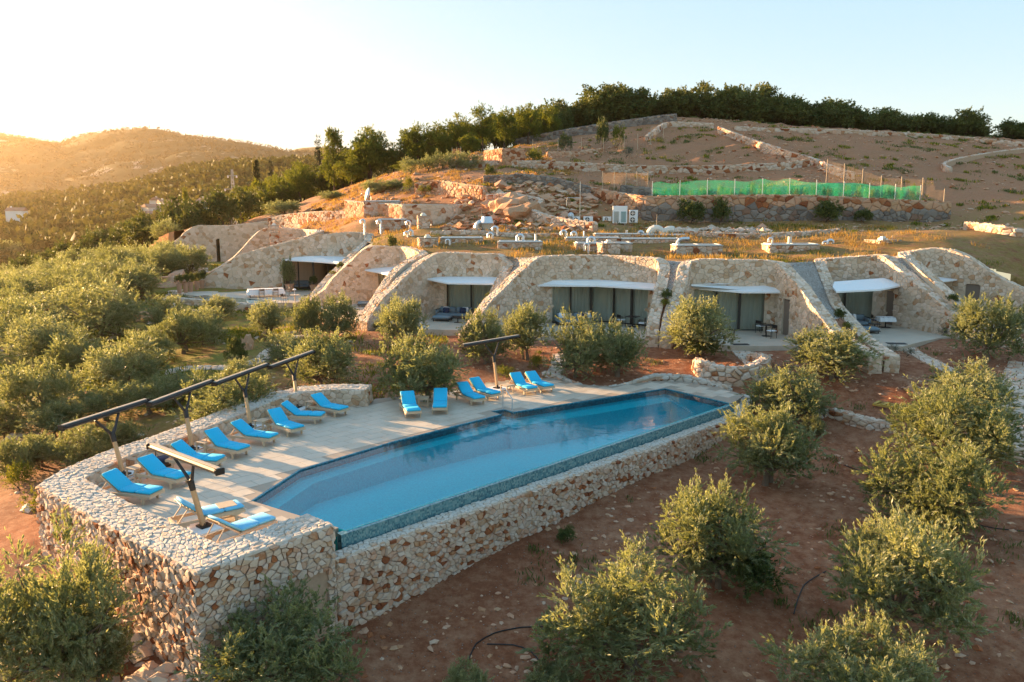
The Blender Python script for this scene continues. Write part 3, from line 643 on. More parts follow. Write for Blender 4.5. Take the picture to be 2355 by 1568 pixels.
def tiles(parent, poly, z, org, ang, w, d, nsing=300, name='tile'):
    ca, sa = math.cos(ang), math.sin(ang); its = []; r = np.random.default_rng(3)
    for i in range(-60, 60):
        for j in range(-60, 60):
            o = (j % 2) * w * .5
            cs = [(i * w + o + .009, j * d + .009), ((i + 1) * w + o - .009, j * d + .009), ((i + 1) * w + o - .009, (j + 1) * d - .009), (i * w + o + .009, (j + 1) * d - .009)]
            P = [(org[0] + x * ca - y * sa, org[1] + x * sa + y * ca) for x, y in cs]
            if not (17 < P[0][1] < 44 and -16 < P[0][0] < 13): continue
            chk = P + [((P[k][0] + P[(k + 1) % 4][0]) / 2, (P[k][1] + P[(k + 1) % 4][1]) / 2) for k in range(4)]
            if not inpoly([q[0] for q in chk], [q[1] for q in chk], poly).all(): continue
            zz = z + r.uniform(-.0008, .0008); V = np.array([(x, y, z - .02) for x, y in P] + [(x, y, zz) for x, y in P])
            its.append((1 / P[0][1], V, [(0, 1, 5, 4), (1, 2, 6, 5), (2, 3, 7, 6), (3, 0, 4, 7), (4, 5, 6, 7)], r.uniform()))
    its.sort(key=lambda q: -q[0])
    for _, V, F, t in its[:nsing]: mobj(name, V, F, M_TILE, parent, False, {'tone': np.full(8, t)})
    if its[nsing:]:
        V = np.vstack([q[1] for q in its[nsing:]]); F = [tuple(x + 8 * k for x in f) for k, q in enumerate(its[nsing:]) for f in q[2]]
        setp(mobj('far_tiles', V, F, M_TILE, parent, False, {'tone': np.repeat([q[3] for q in its[nsing:]], 8)}), None, None, None, 'stuff')
tiles(dk, deck_poly, .002, (-8.19, 24.0), math.atan2(4.38, 4.23), .9, .6)

# pool basin: floor, bench shelf, walls; water; overflow edge
pb = MB(); n = len(POOL)
inner = [np.array(p) for p in POOL]; cen = np.mean(inner, 0)
sh = []                                                              # shelf line one metre inside the deck side
nin = [(-7.7, 23.75), (-6.95, 26.9), (-4.3, 30.25), (-.15, 34.5), (.0, 34.25), (.1, 34.3), (.3, 34.4), (8.05, 39.35), E1, E0]
zf = lambda x, y: -1.05 - .03 * (y - 22)
for i, p in enumerate(POOL): pb.v += [(p[0], p[1], -.02), (p[0], p[1], -.42 if i < 8 else zf(*p)), (nin[i][0], nin[i][1], -.42 if i < 8 else zf(*nin[i])), (nin[i][0], nin[i][1], zf(*nin[i]))]
for i in range(n):
    j = (i + 1) % n
    for k in range(3): pb.f.append((4 * i + k, 4 * j + k, 4 * j + k + 1, 4 * i + k + 1))
pb.f.append([4 * i + 3 for i in range(n)])
setp(pb.build('pool_basin', M_POOLT), None, None, None, 'structure')
wt = MB(); wp = [((p[0] * 0.999 + cen[0] * .001), (p[1] * .999 + cen[1] * .001)) for p in POOL]; wt.v = [(x, y, -.045) for x, y in wp]; wt.f = [list(range(n))[::-1]]
setp(wt.build('water', M_WATER), None, None, None, 'structure')
tl = MB()                                                            # dark waterline tile band under the coping
for a, b in zip(POOL[:8], POOL[1:9]):
    u = Vector((b[0] - a[0], b[1] - a[1])); nn = Vector((u[1], -u[0])).normalized() * .02; k = len(tl.v)
    tl.v += [(a[0] + nn[0], a[1] + nn[1], -.3), (b[0] + nn[0], b[1] + nn[1], -.3), (b[0] + nn[0], b[1] + nn[1], -.003), (a[0] + nn[0], a[1] + nn[1], -.003), (a[0] - nn[0] * 2, a[1] - nn[1] * 2, .006), (b[0] - nn[0] * 2, b[1] - nn[1] * 2, .006)]
    tl.f += [(k, k + 1, k + 2, k + 3), (k + 3, k + 2, k + 5, k + 4)]
setp(tl.build('waterline_band', mosaic_mat('waterline_mosaic', (.02, .10, .14), (.03, .17, .22), (.05, .25, .30), 16)), None, None, None, 'structure')
un = Vector((E1[0] - E0[0], E1[1] - E0[1])).normalized(); nv = Vector((un[1], -un[0]))
eo = thing('infinity_edge', 'blue green mosaic overflow edge running along the open side of the pool', 'pool edge')
mb = MB()
def strip(a, b, z0, z1, z2, z3):
    A = Vector(E0) + nv * a - un * .25; B = Vector(E1) + nv * a + un * .15; A2 = Vector(E0) + nv * b - un * .25; B2 = Vector(E1) + nv * b + un * .15
    k = len(mb.v); mb.v.extend([(*A, z0), (*B, z1), (*B2, z2), (*A2, z3)]); mb.f.append((k, k + 1, k + 2, k + 3))
strip(-.06, .14, -.036, -.036, -.048, -.048); strip(.14, .17, -.048, -.048, -.62, -.62); strip(-.06, -.06, -1.5, -1.5, -.036, -.036); strip(.17, .40, -.62, -.62, -.62, -.62)
mb.build('mosaic_face', M_EDGE, eo)

# ------------------------------------------------------------------ the stone villas dug into the slope
def plate(name, pts, mat, parent, th=.11):
    V = [tuple(p) for p in pts] + [(p[0], p[1], p[2] - th) for p in pts]; n = len(pts)
    F = [list(range(n)), [n + i for i in range(n)][::-1]] + [(i, (i + 1) % n, n + (i + 1) % n, n + i) for i in range(n)]
    return mobj(name, V, F, mat, parent)
CRP = {6: (3000, 950, 2.09), 7: (2400, 950, 2.613), 8: (1600, 950, 2.141), 9: (1050, 900, 2.617), 10: (650, 820, 3.14), 'h': (1340, 680, 2.944), 'i': (1900, 480, 2.355), 'j': (700, 600, 3.364), 'k': (2000, 820, 2.617)}
def cw(k, x, y): o = CRP[k]; return ((o[0] + x / o[2]) * .57495, (o[1] + y / o[2]) * .57495)
def cz(k, x, y, z): return atz(*cw(k, x, y), z)
VILLA = {
 'b1': ('stone villa bay with a white eyebrow canopy and brown door, right end of row', [((29.5, 58.55), (30.9, 58.8), 2.3, 4.25)], [((32.6, 57.2), (33.2, 56.4), 4.0)], (6, [(1440, 265, 4.75), (1690, 262, 4.75), (1735, 285, 4.6), (1760, 345, 4.3), (1530, 370, 4.3), (1410, 330, 4.4)])),
 'b2': ('stone villa bay with a daybed and a white clothed table on its terrace', [((22.7, 57.6), (26.0, 57.25), 1.2, 4.0)], [((26.5, 56.35), (26.75, 55.6), 3.6)], (6, [(705, 368, 4.4), (1120, 338, 4.5), (1295, 392, 4.1), (1090, 432, 4.0), (722, 450, 4.0), (690, 410, 4.2)])),
 'b3': ('stone villa bay with grey curtains, a small dark table and two black chairs', [((12.2, 53.35), (16.85, 52.87), 1.2, 3.95)], [((17.58, 51.4), (17.7, 50.4), 3.55)], (7, [(955, 488, 4.35), (1480, 470, 4.4), (1790, 483, 4.35), (1955, 567, 3.95), (1490, 566, 3.95), (955, 522, 4.05)])),
 'b4': ('stone villa bay with the widest glass front, in the middle of the row', [((2.9, 56.75), (9.4, 55.0), 1.2, 3.95)], [], (8, [(1240, 352, 4.4), (1690, 335, 4.4), (2190, 375, 4.35), (2175, 438, 4.0), (1690, 410, 4.0), (1160, 406, 4.0)])),
 'b5': ('stone villa bay with a grey corner sofa under its canopy', [((-5.0, 60.7), (-1.4, 59.6), 1.2, 4.0)], [], (8, [(370, 303, 4.4), (850, 330, 4.35), (830, 395, 4.0), (410, 388, 4.0), (220, 350, 4.15)])),
 'b6': ('narrow stone villa bay with a short canopy, between the open lounge and the sofa villa', [((-11.7, 69.75), (-9.95, 69.6), 1.2, 4.1)], [], (9, [(1130, 410, 4.5), (1400, 422, 4.5), (1400, 535, 4.1), (1200, 490, 4.1), (1035, 462, 4.2)])),
 'b7': ('large open stone lounge bay with a long white canopy and dining terrace', [((-23.4, 81.25), (-15.6, 80.62), 1.3, 4.45)], [], (9, [(500, 325, 4.8), (900, 316, 4.8), (880, 405, 4.35), (560, 381, 4.35), (55, 355, 4.4)])),
 'b8': ('stone villa bay half hidden behind the open lounge', [], [], None),
 'b9': ('far left stone villa bay with one tall dark slit window', [((-41.0, 111.05), (-40.5, 111.1), 2.4, 5.6)], [], (10, [(1000, 400, 5.4), (1090, 402, 5.4), (1070, 432, 5.2), (970, 424, 5.2)])),
}
for k in ORDER:
    b = BAYS[k]; pa = b['path']; lab, wins, doors, can = VILLA[k]; rg = np.random.default_rng(abs(hash(k)) % 1000 if False else ord(k[1]) * 7)
    t = thing('stone_villa', lab, 'villa', group='villas dug into the slope'); b['thing'] = t
    ops = []
    for a, c, z0, z1 in wins: ops.append((pa.near(*a), pa.near(*c), z0, z1))
    dops = [(pa.near(*a), pa.near(*c), b['f'], z1) for a, c, z1 in doors]
    zb = np.full(60, b['f'] - 1.2) if k != 'b7' else np.full(60, .2)
    wall_core('wall', pa, TH, zb, M_MORT, t, ops + dops)
    far = k in ('b8', 'b9', 'b7')
    sz = .225 if not far else .32
    it = wall_items(pa, np.full(40, b['f'] - .35), 1, 0., sz, .030, .012, rg, -.05, ops + dops, 1.2, .22)
    it += end_items(pa, TH, b['f'] - .9, True, sz, .03, .01, rg) + end_items(pa, TH, b['f'] - .9, False, sz, .03, .01, rg)
    place_stones(t, it, M_FAC, 300, 'stone_facing')
    place_stones(t, top_items(pa, TH, .24 if not far else .33, .04, .010, rg, -.10, .35), M_FAC, 200, 'coping_facing')
    for (s0, s1, z0, z1) in ops:
        L = s1 - s0; npan = max(1, round(L / 1.55)); q = np.linspace(s0, s1, npan + 1)
        w = mobj('window', [], [], None, t); w.data.name = 'window'
        P = pa.off(q, -.30)
        bpy.data.objects.remove(w); fr = MB(); fr.tube([(p[0], p[1], z0 + .02) for p in P], .035, 4); w = fr.build('window', M_FRAME, t)
        for i, p in enumerate(P):
            nn = pa.nrm(np.array([q[i]]))[0]; fr = MB(); fr.box((p[0], p[1], (z0 + z1) / 2), (.10 if i % 2 or npan < 3 else .16, .10, z1 - z0), math.atan2(nn[1], nn[0]) + math.pi / 2); fr.build('mullion', M_FRAME, w)
        if k != 'b7':
            for i in range(npan):
                a, c = P[i], P[i + 1]; mobj('pane', [(a[0], a[1], z0 + .03), (c[0], c[1], z0 + .03), (c[0], c[1], z1 - .03), (a[0], a[1], z1 - .03)], [(0, 1, 2, 3)], M_GLASS, w)
        if k not in ('b7', 'b9'):
            m = int(L / .045); s = np.linspace(s0 + .03, s1 - .03, m); off = -.52 + .035 * np.sin(np.arange(m) * .9 + np.sin(np.arange(m) * .13) * 2.2); c = pa.pos(s)[:, :2] + pa.nrm(s) * off[:, None]
            V = [(x, y, z0 + .02) for x, y in c] + [(x, y, z1 - .02) for x, y in c]; mobj('curtain', V, [(i, i + 1, m + i + 1, m + i) for i in range(m - 1)], M_CURT, t, True)
        dep = -1.8 if k != 'b7' else -6.5
        c0, c1 = pa.off(np.array([s0, s1]), -TH + .02)[:, :2]; nn = pa.nrm(np.array([(s0 + s1) / 2]))[0]; e0 = c0 + nn * dep; e1 = c1 + nn * dep
        V = [(*c0, z0 - .005), (*c1, z0 - .005), (*e1, z0 - .005), (*e0, z0 - .005), (*c0, z1), (*c1, z1), (*e1, z1), (*e0, z1)]
        mobj('room', V, [(0, 1, 2, 3), (7, 6, 5, 4), (3, 2, 6, 7), (0, 3, 7, 4), (1, 5, 6, 2)], M_INT, t)
        sill = MB(); a0, a1 = pa.off(np.array([s0, s1]), .0)[:, :2]; 
        V = [(*a0, z0 - .004), (*a1, z0 - .004), (*c1, z0 - .004), (*c0, z0 - .004)]; mobj('threshold', V, [(0, 1, 2, 3)], M_DECK, t)
    for (s0, s1, z0, z1) in dops:
        P = pa.off(np.array([s0, s1]), -.16); mb = MB(); v = P[1] - P[0]
        mb.box(((P[0][0] + P[1][0]) / 2, (P[0][1] + P[1][1]) / 2, (z0 + z1) / 2), (math.hypot(v[0], v[1]), .06, z1 - z0), math.atan2(v[1], v[0]))
        d = mb.build('door', M_BROWND, t); mb = MB(); c = P[1] * .85 + P[0] * .15; nn = pa.nrm(np.array([s1]))[0]
        mb.box((c[0] + nn[0] * .06, c[1] + nn[1] * .06, z0 + 1.05), (.12, .05, .03), math.atan2(v[1], v[0])); mb.build('handle', M_STEEL, d)
    if can:
        kk, pts = can; plate('canopy', [cz(kk, x, y, z) for x, y, z in pts], M_WHITE, t)
# gravel and planting between the double walls of neighbouring bays
def gravel_mat():
    m, nt, N, L, B = new_mat('grey_gravel'); g = N.new("ShaderNodeNewGeometry")
    v = N.new("ShaderNodeTexVoronoi"); v.inputs['Scale'].default_value = 13; L.new(g.outputs['Position'], v.inputs['Vector'])
    s = N.new("ShaderNodeSeparateColor"); L.new(v.outputs['Color'], s.inputs[0]); r = ramp(N, [(0, (.36, .30, .25)), (.5, (.54, .47, .40)), (1, (.68, .61, .54))]); L.new(s.outputs[0], r.inputs[0])
    d = ramp(N, [(0, (1, 1, 1)), (.6, (.5,) * 3)]); L.new(v.outputs['Distance'], d.inputs[0])
    L.new(mixc(N, L, 1., r.outputs[0], d.outputs[0], 'MULTIPLY'), B.inputs['Base Color']); B.inputs['Roughness'].default_value = .95
    iv = N.new("ShaderNodeMath"); iv.operation = 'SUBTRACT'; iv.inputs[0].default_value = 1; L.new(v.outputs['Distance'], iv.inputs[1]); bumpn(N, L, iv.outputs[0], 1., .05, B); return m
M_GRAV = gravel_mat()
GAPS = []
for a, b in zip(ORDER, ORDER[1:]):
    A, B = BAYS[a], BAYS[b]; pa, pb_ = A['path'], B['path']; q = np.linspace(0, 1, 22)
    ra = pa.off(A['sr'] - .9 + (pa.len - A['sr'] + .9) * q, -TH + .06); rb = pb_.off(B['sl'] + .9 - (B['sl'] + .9) * q, -TH + .06); nx = 5
    V = []
    for i in range(22):
        for j in range(nx):
            u = j / (nx - 1); p = ra[i] * (1 - u) + rb[i] * u; z = min(ra[i][2], rb[i][2]) * .55 + p[2] * .45 - .10 - .1 * math.sin(u * math.pi)
            V.append((p[0], p[1], z))
    F = [(i * nx + j, i * nx + j + 1, (i + 1) * nx + j + 1, (i + 1) * nx + j) for i in range(21) for j in range(nx - 1)]
    cut = 11 * (nx - 1)
    o = mobj('gravel_strip', V, F[:cut], M_GRAV); setp(o, None, None, None, 'structure')
    o = mobj('planting_strip', V, F[cut:], M_SOIL); setp(o, None, None, None, 'structure')
    GAPS.append([(ra[i] + rb[i]) / 2 for i in range(22)])
# roof edge strips that close the gap between soil and wall top
# terraces of the villas
def patio(k, pts_front, z, extra=.12):
    b = BAYS[k]; pa = b['path']; s0 = pa.near(*pts_front[0]); s1 = pa.near(*pts_front[-1])
    q = np.linspace(s0, s1, 40); P = [tuple(p[:2]) for p in pa.off(q, -extra)] + [tuple(p) for p in pts_front[::-1]]
    mb = MB(); mb.prism(P, z - .5, z); o = mb.build('patio', M_TILE); o.data.attributes.new('tone', 'FLOAT', 'POINT')
    return setp(o, None, None, None, 'structure')
patio('b2', [(20.95, 46.6), (23.1, 46.5), (25, 48.2), (27.3, 50.0), (28.2, 50.2)], 1.2)
patio('b3', [(10.1, 49.2), (12.3, 47.1), (14.5, 46.7), (17.0, 46.8), (18.0, 47.4)], 1.2)
patio('b4', [(-1.6, 52.9), (.5, 51.4), (2.1, 51.2), (5, 50.4), (8.3, 49.6)], 1.2)
patio('b5', [(-9.0, 57.1), (-7.4, 54.6), (-5.9, 53.7), (-3.2, 53.2), (-2.7, 53.8)], 1.2)
patio('b6', [(-16.6, 67.7), (-14.5, 63.5), (-12.2, 61.0), (-10.3, 58.2)], 1.2)
patio('b1', [(29.8, 49), (33, 50.5), (37.5, 50.8)], 1.55)
# ------------------------------------------------------------------ plunge pool terrace of the lounge
tz = 1.3
TP = [cz(10, 150, 1112, tz)[:2], cz(10, 330, 1128, tz)[:2], cz(10, 1120, 1225, tz)[:2], cz(10, 1270, 1235, tz)[:2], (-19.0, 69.5), (-18.3, 71.5), (-15.0, 80.0), (-32.4, 82.0)]
mb = MB(); mb.prism(TP, .3, tz); o = mb.build('patio', M_TILE); o.data.attributes.new('tone', 'FLOAT', 'POINT'); setp(o, None, None, None, 'structure')
pw = thing('plunge_pool', 'small plunge pool with a stone front at the edge of the lounge terrace', 'pool')
a0 = np.array(cz(10, 145, 1170, tz - .05)[:2]); a1 = np.array(cz(10, 1290, 1265, tz - .05)[:2]); dv = (a1 - a0) / np.linalg.norm(a1 - a0)
PW = Path([(*(a0 - dv * .1), tz - .02), (*(a0 * .5 + a1 * .5), tz - .02), (*(a1 + dv * .3), tz - .02)], .5)
rg = np.random.default_rng(77); zbp = np.full(30, -.8); wall_core('core', PW, .45, zbp, M_CORE, pw)
place_stones(pw, wall_items(PW, np.full(30, -.4), 1, 0., .28, .05, .012, rg), M_FAC, 200, 'stone_facing'); place_stones(pw, top_items(PW, .45, .25, .03, .01, rg, -.1), M_TOP, 60, 'coping_facing')
nrm2 = np.array([-dv[1], dv[0]]); A = a0 + nrm2 * .5 + dv * .6; B = a1 + nrm2 * .5 - dv * 1.2
mobj('water', [(*A, tz + .012), (*B, tz + .012), (*(B + nrm2 * 2.4 - dv * 1.4), tz + .012), (*(A + nrm2 * 2.4), tz + .012)], [(0, 1, 2, 3)], plain('plunge_surface', (.10, .22, .20), .05, 0, .2, 2, .02, 1.0), pw)

# ------------------------------------------------------------------ sun loungers, side tables, parasols
def lounger_parts(root, cush, back=38):
    fr = MB()
    for s in (-1, 1): fr.box((0, s * .33, .27), (2.0, .05, .09), bev=.01)
    fr.box((.97, 0, .27), (.05, .62, .09)); fr.box((-.97, 0, .27), (.05, .62, .09)); fr.build('frame', M_WOODG, root)
    for x in (-.72, .72):
        for s in (-1, 1):
            lg = MB(); lg.box((x, s * .33, .12), (.09, .06, .24), bev=.012); lg.box((x, s * .33, .215), (.26, .055, .06), bev=.012); lg.build('leg', M_WOODG, root)
    ang = math.radians(back); ca, sa = math.cos(ang), math.sin(ang); px, pz = -.18, .325
    R = Matrix.Rotation(ang, 3, 'Y')
    br = MB()
    for s in (-1, 1): br.box((px - ca * .4, s * .29, pz + sa * .4 - .03), (.82, .045, .045), rot=R)
    br.build('backrest', M_WOODG, root)
    for i in range(7):
        u = .08 + i * .115; sb = MB(); sb.box((px - ca * u, 0, pz + sa * u), (.075, .60, .018), rot=R); sb.build('slat', M_WOOD, root)
    for s in (-1, 1):
        st = MB(); st.tube([(px - ca * .55, s * .26, pz + sa * .5), (px - .72, s * .26, .27)], .018, 6); st.build('strut', M_WOODG, root)
    bs = MB(); bs.box((.40, 0, .325), (1.14, .61, .02)); bs.build('seat_board', M_WOODG, root)
    c1 = MB(); c1.box((px - ca * .40 + sa * .065, 0, pz + sa * .40 + ca * .065), (.80, .64, .09), rot=R, bev=.035); c1.build('back_cushion', cush, root, True)
    c2 = MB(); c2.box((.125, 0, .385), (.57, .64, .10), bev=.035); c2.build('seat_cushion', cush, root, True)
    c3 = MB(); c3.box((.70, 0, .385), (.57, .64, .10), bev=.035); c3.build('foot_cushion', cush, root, True)
LG = [((239, 1087), (360, 1130), 'first blue lounger from the near left corner of the terrace, beside the low wall'), ((330, 1050), (423, 1096), 'second blue lounger along the left wall, behind the leaning near parasol'),
      ((396, 1021), (508, 1055), 'third blue lounger along the left wall, its head hidden by the near parasol'), ((478, 989), (561, 1031), 'fourth blue lounger along the left wall, counted from the near corner'),
      ((543, 969), (630, 1003), 'fifth blue lounger along the left wall, in front of the third wall parasol'), ((620, 941), (685, 984), 'sixth blue lounger along the left wall, counted from the near corner'),
      ((658, 928), (743, 953), 'seventh blue lounger along the left wall, under the last wall parasol'), ((728, 907), (791, 940), 'eighth blue lounger of the left row, beside the end block of the wall'),
      ((929, 895), (952, 945), 'blue lounger facing the camera, left of the small table below the big olive'), ((1014, 890), (1011, 937), 'blue lounger facing the camera, right of the small table below the big olive'),
      ((1057, 878), (1104, 916), 'left blue lounger of the pair beside the pool handrail'), ((1087, 871), (1141, 905), 'right blue lounger of the pair at the foot of the free parasol'),
      ((1177, 857), (1225, 893), 'blue lounger just right of the table beside the free parasol'), ((1216, 854), (1263, 888), 'last blue lounger to the right, beside the curved kerb of stones'),
      ((396, 1160), (553, 1160), 'sunlit pale blue lounger by the pool corner, the farther of the near pair'), ((472, 1204), (619, 1188), 'sunlit pale blue lounger by the pool corner, the nearer of the near pair')]
PROTO = {}
for i, (hd, ft, lab) in enumerate(LG):
    key = (i >= 14, (38, 34, 40)[i % 3]); h = atz(*hd, .80); f = atz(*ft, .36); a = math.atan2(f[1] - h[1], f[0] - h[0])
    if key in PROTO: o = copy_tree(PROTO[key])
    else:
        o = PROTO[key] = thing('sun_lounger', lab, 'sun lounger', group='sun loungers on the pool terrace'); lounger_parts(o, M_BLUELIT if key[0] else M_BLUE, key[1])
    o["label"] = lab; o.location = (f[0] - math.cos(a) * .97, f[1] - math.sin(a) * .97, .004); o.rotation_euler = (0, 0, a)
def table_parts(root, w=.5, h=.45, mat=None):
    mat = mat or M_WOODG; t = MB()
    for i in range(5): t = MB(); t.box((0, (i - 2) * w / 5, h - .012), (w, w / 5 - .008, .024)); t.build('slat', mat, root)
    for sx in (-1, 1):
        for sy in (-1, 1): l = MB(); l.box((sx * (w / 2 - .03), sy * (w / 2 - .03), (h - .024) / 2), (.045, .045, h - .024)); l.build('leg', mat, root)
    for sy in (-1, 1): l = MB(); l.box((0, sy * (w / 2 - .03), h - .06), (w - .1, .022, .05)); l.build('rail', mat, root); l = MB(); l.box((0, sy * (w / 2 - .03), .12), (w - .1, .022, .04)); l.build('rail', mat, root)
TB = [((-12.75, 26.05), 60, 'wooden side table between the first and second lounger of the left row'), ((-11.6, 29.15), 62, 'wooden side table between the third and fourth lounger of the left row'), ((-10.4, 32.3), 62, 'wooden side table between the fifth and sixth lounger of the left row'), ((-9.15, 35.7), 62, 'wooden side table between the last two loungers of the left row'),
      ((-8.45, 22.5), 35, 'wooden side table between the two sunlit loungers by the pool corner'), ((-4.15, 36.5), 0, 'wooden side table between the two loungers facing the camera'), ((-.25, 39.3), 45, 'wooden side table at the foot of the free parasol')]
root = thing('side_table', 'x', 'table', group='side tables by the loungers'); table_parts(root)
for i, (p, a, lab) in enumerate(TB):
    o = root if i == 0 else copy_tree(root); o["label"] = lab; o.location = (*p, .004); o.rotation_euler = (0, 0, math.radians(a))
def parasol(base, Lp, Rp, lab, grp):
    base = Vector((*base, 0.)); Lp = Vector(Lp); Rp = Vector(Rp); mid = (Lp + Rp) / 2; ax = (Rp - Lp).normalized(); ang = math.atan2(ax.y, ax.x)
    t = thing('parasol', lab, 'parasol', tuple(base), 0, grp); q = lambda v: tuple(Vector(v) - base)
    m = MB(); m.box((0, 0, .045), (.95, .95, .08), ang, bev=.01); m.build('base_slab', M_WHITE, t)
    m = MB(); m.box((0, 0, .11), (.34, .34, .05), ang); m.tube([(0, 0, .13), q(base.lerp(mid, .10))], .075, 8); m.build('foot_plate', M_DARK, t)
    j1 = base.lerp(mid, .58); j2 = base.lerp(mid, .70)
    m = MB(); m.tube([q(base.lerp(mid, .06)), q(j1)], [.088, .078], 6); m.build('pole', M_WOOD, t)
    m = MB(); m.tube([q(base.lerp(mid, .555)), q(j1), q(j2)], [.085, .09, .10], 8); m.build('joint', M_DARK, t)
    for s in (-1, 1):
        m = MB(); m.tube([q(j2 - Vector((0, 0, .06))), q(j2 + ax * s * .12 + Vector((0, 0, .05))), q(mid + ax * s * .52 - Vector((0, 0, .10)))], [.06, .055, .042], 6); m.build('fork_arm', M_DARK, t)
    Rm = Matrix.Rotation(ang, 3, 'Z') @ Matrix.Rotation(-math.asin(max(-1, min(1, ax.z))), 3, 'Y'); ln = (Rp - Lp).length
    m = MB(); m.box(q(mid + Vector((0, 0, .0))), (ln, .26, .15), rot=Rm, bev=.05); cs = m.build('cassette', M_DARK, t)
    m = MB(); m.box(q(mid + Vector((0, 0, .085))), (ln - .04, .13, .035), rot=Rm, bev=.012); m.build('rolled_canopy', plain('beige_canvas', (.40, .33, .26), .8, 0, .1, 9), t)
    for s in (-1, 1): m = MB(); m.box(q(mid + ax * s * (ln / 2 + .02)), (.05, .28, .17), rot=Rm, bev=.02); m.build('end_cap', M_DARK, t)
g = 'folded parasols of the pool terrace'
parasol((-13.33, 26.3), (-14.5, 24.9, 2.12), (-13.36, 28.4, 2.18), 'dark folded parasol nearest the left corner, its long case above the wall', g)
parasol((-12.15, 29.3), (-13.16, 28.2, 2.10), (-12.3, 31.9, 2.17), 'second dark folded parasol along the left wall', g)
parasol((-10.98, 32.5), (-12.12, 31.75, 2.09), (-11.14, 35.6, 2.16), 'third dark folded parasol along the left wall', g)
parasol((-9.95, 36.0), (-10.95, 35.4, 2.08), (-9.92, 39.1, 2.15), 'fourth dark folded parasol, by the end block of the left wall', g)
parasol((-.75, 40.15), (-2.46, 39.35, 2.42), (.36, 42.5, 2.42), 'dark folded parasol standing alone behind the pool among the back loungers', g)
parasol((-8.81, 21.7), (-10.7, 22.84, 2.13), (-7.8, 20.44, 2.13), 'sunlit folded parasol with a bare wooden pole by the near pool corner', g)
# handrail, pool robot
t = thing('pool_handrail', 'chrome handrail over the pool steps in front of the back loungers', 'handrail', (-.2, 35.9, 0))
m = MB(); m.tube([(-.22, .22, 0), (-.22, .22, .92), (-.15, .16, .98), (.18, -.2, .62), (.21, -.24, .55), (.21, -.24, 0)], .022, 8); m.build('rail', M_STEEL, t)
m = MB(); m.lathe((-.22, .22, .0), [(.05, 0), (.05, .015)], 10); m.build('flange', M_STEEL, t); m = MB(); m.lathe((.21, -.24, .0), [(.05, 0), (.05, .015)], 10); m.build('flange', M_STEEL, t)
t = thing('pool_robot', 'dark blue pool cleaning robot beside the wall behind the second lounger', 'pool cleaner', (-12.55, 27.5, 0), .9)
m = MB(); m.box((0, 0, .22), (.5, .4, .26), bev=.06); m.build('body', M_NAVY, t); m = MB(); m.tube([(-.2, 0, .3), (-.2, 0, .62), (.2, 0, .62), (.2, 0, .3)], .02, 6); m.build('handle', M_DARK, t)
for s in (-1, 1): m = MB(); m.tube([(-.24, s * .22, .09), (.24, s * .22, .09)], .09, 10); m.build('track', M_DARK, t)

# ------------------------------------------------------------------ low dry-stone walls, kerbs and ring
def dry_wall(name, lab, pts, h, th, size, mat, nsing=0, seed=1, hs=.06, rust=0., both=False, top=None, flip=False, group=None, sink=.35, step=.5):
    """pts: plan points; wall stands on the ground with height h (number or list)"""
    hh = h if isinstance(h, (list, tuple)) else [h] * len(pts)
    P = [(x, y, (gz(x, y) + q) if top is None else top) for (x, y), q in zip(pts, hh)]
    if flip: P = P[::-1]
    pa = Path(P, step); r = np.random.default_rng(seed); t = thing(name, lab, 'wall', group=group)
    zb = base_along(pa, .05, 40, sink); wall_core('core', pa, th, zb, M_CORE, t)
    it = wall_items(pa, zb + sink - .1, 1, 0., size, hs, .012, r, rust, round_=.34) + top_items(pa, th, size * .95, hs * .8, .01, r, rust - .08, .34)
    it += end_items(pa, th, float(zb[-1]), True, size, hs, .01, r) + end_items(pa, th, float(zb[0]), False, size, hs, .01, r)
    if both: it += wall_items(pa, base_along(pa, -th, 40, sink) + sink - .1, -1, -th, size, hs, .012, r, rust, round_=.34)
    place_stones(t, it, mat, nsing, 'stones'); return t, pa
gp = lambda *pp: [atg(x, y)[:2] for x, y in pp]
dry_wall('stone_kerb', 'low kerb of pale stones curving behind the right half of the pool', [(1.7, 43.6), (2.4, 43.0), (3.7, 41.6), (5.2, 41.1), (6.6, 41.7), (7.8, 42.5), (9.2, 42.3), (10.4, 41.3), (11.2, 40.4)], .20, .30, .24, M_TOP, 150, 21, .07, .0)
ringp = [(12.1 + 2.0 * math.cos(a), 43.3 + 2.3 * math.sin(a)) for a in np.linspace(math.radians(150), math.radians(395), 13)]
dry_wall('ring_wall', 'round dry-stone ring wall holding an olive, above the kerb', ringp, [.35, .6, .8, .9, .95, .95, .95, .95, .9, .85, .7, .5, .3], .45, .27, M_DRY, 260, 22, .10, .02, both=True)
dry_wall('low_wall', 'short low dry-stone wall among the olives right of the pool', gp((1905, 962), (1940, 975), (1985, 985), (2050, 1002)), [.3, .45, .45, .35], .4, .24, M_DRY, 120, 23, .08)
dry_wall('low_wall', 'bit of low stone wall by the path at the right edge of the picture', gp((2295, 1055), (2354, 1060), (2420, 1062)), .45, .4, .24, M_DRY, 60, 24, .08)
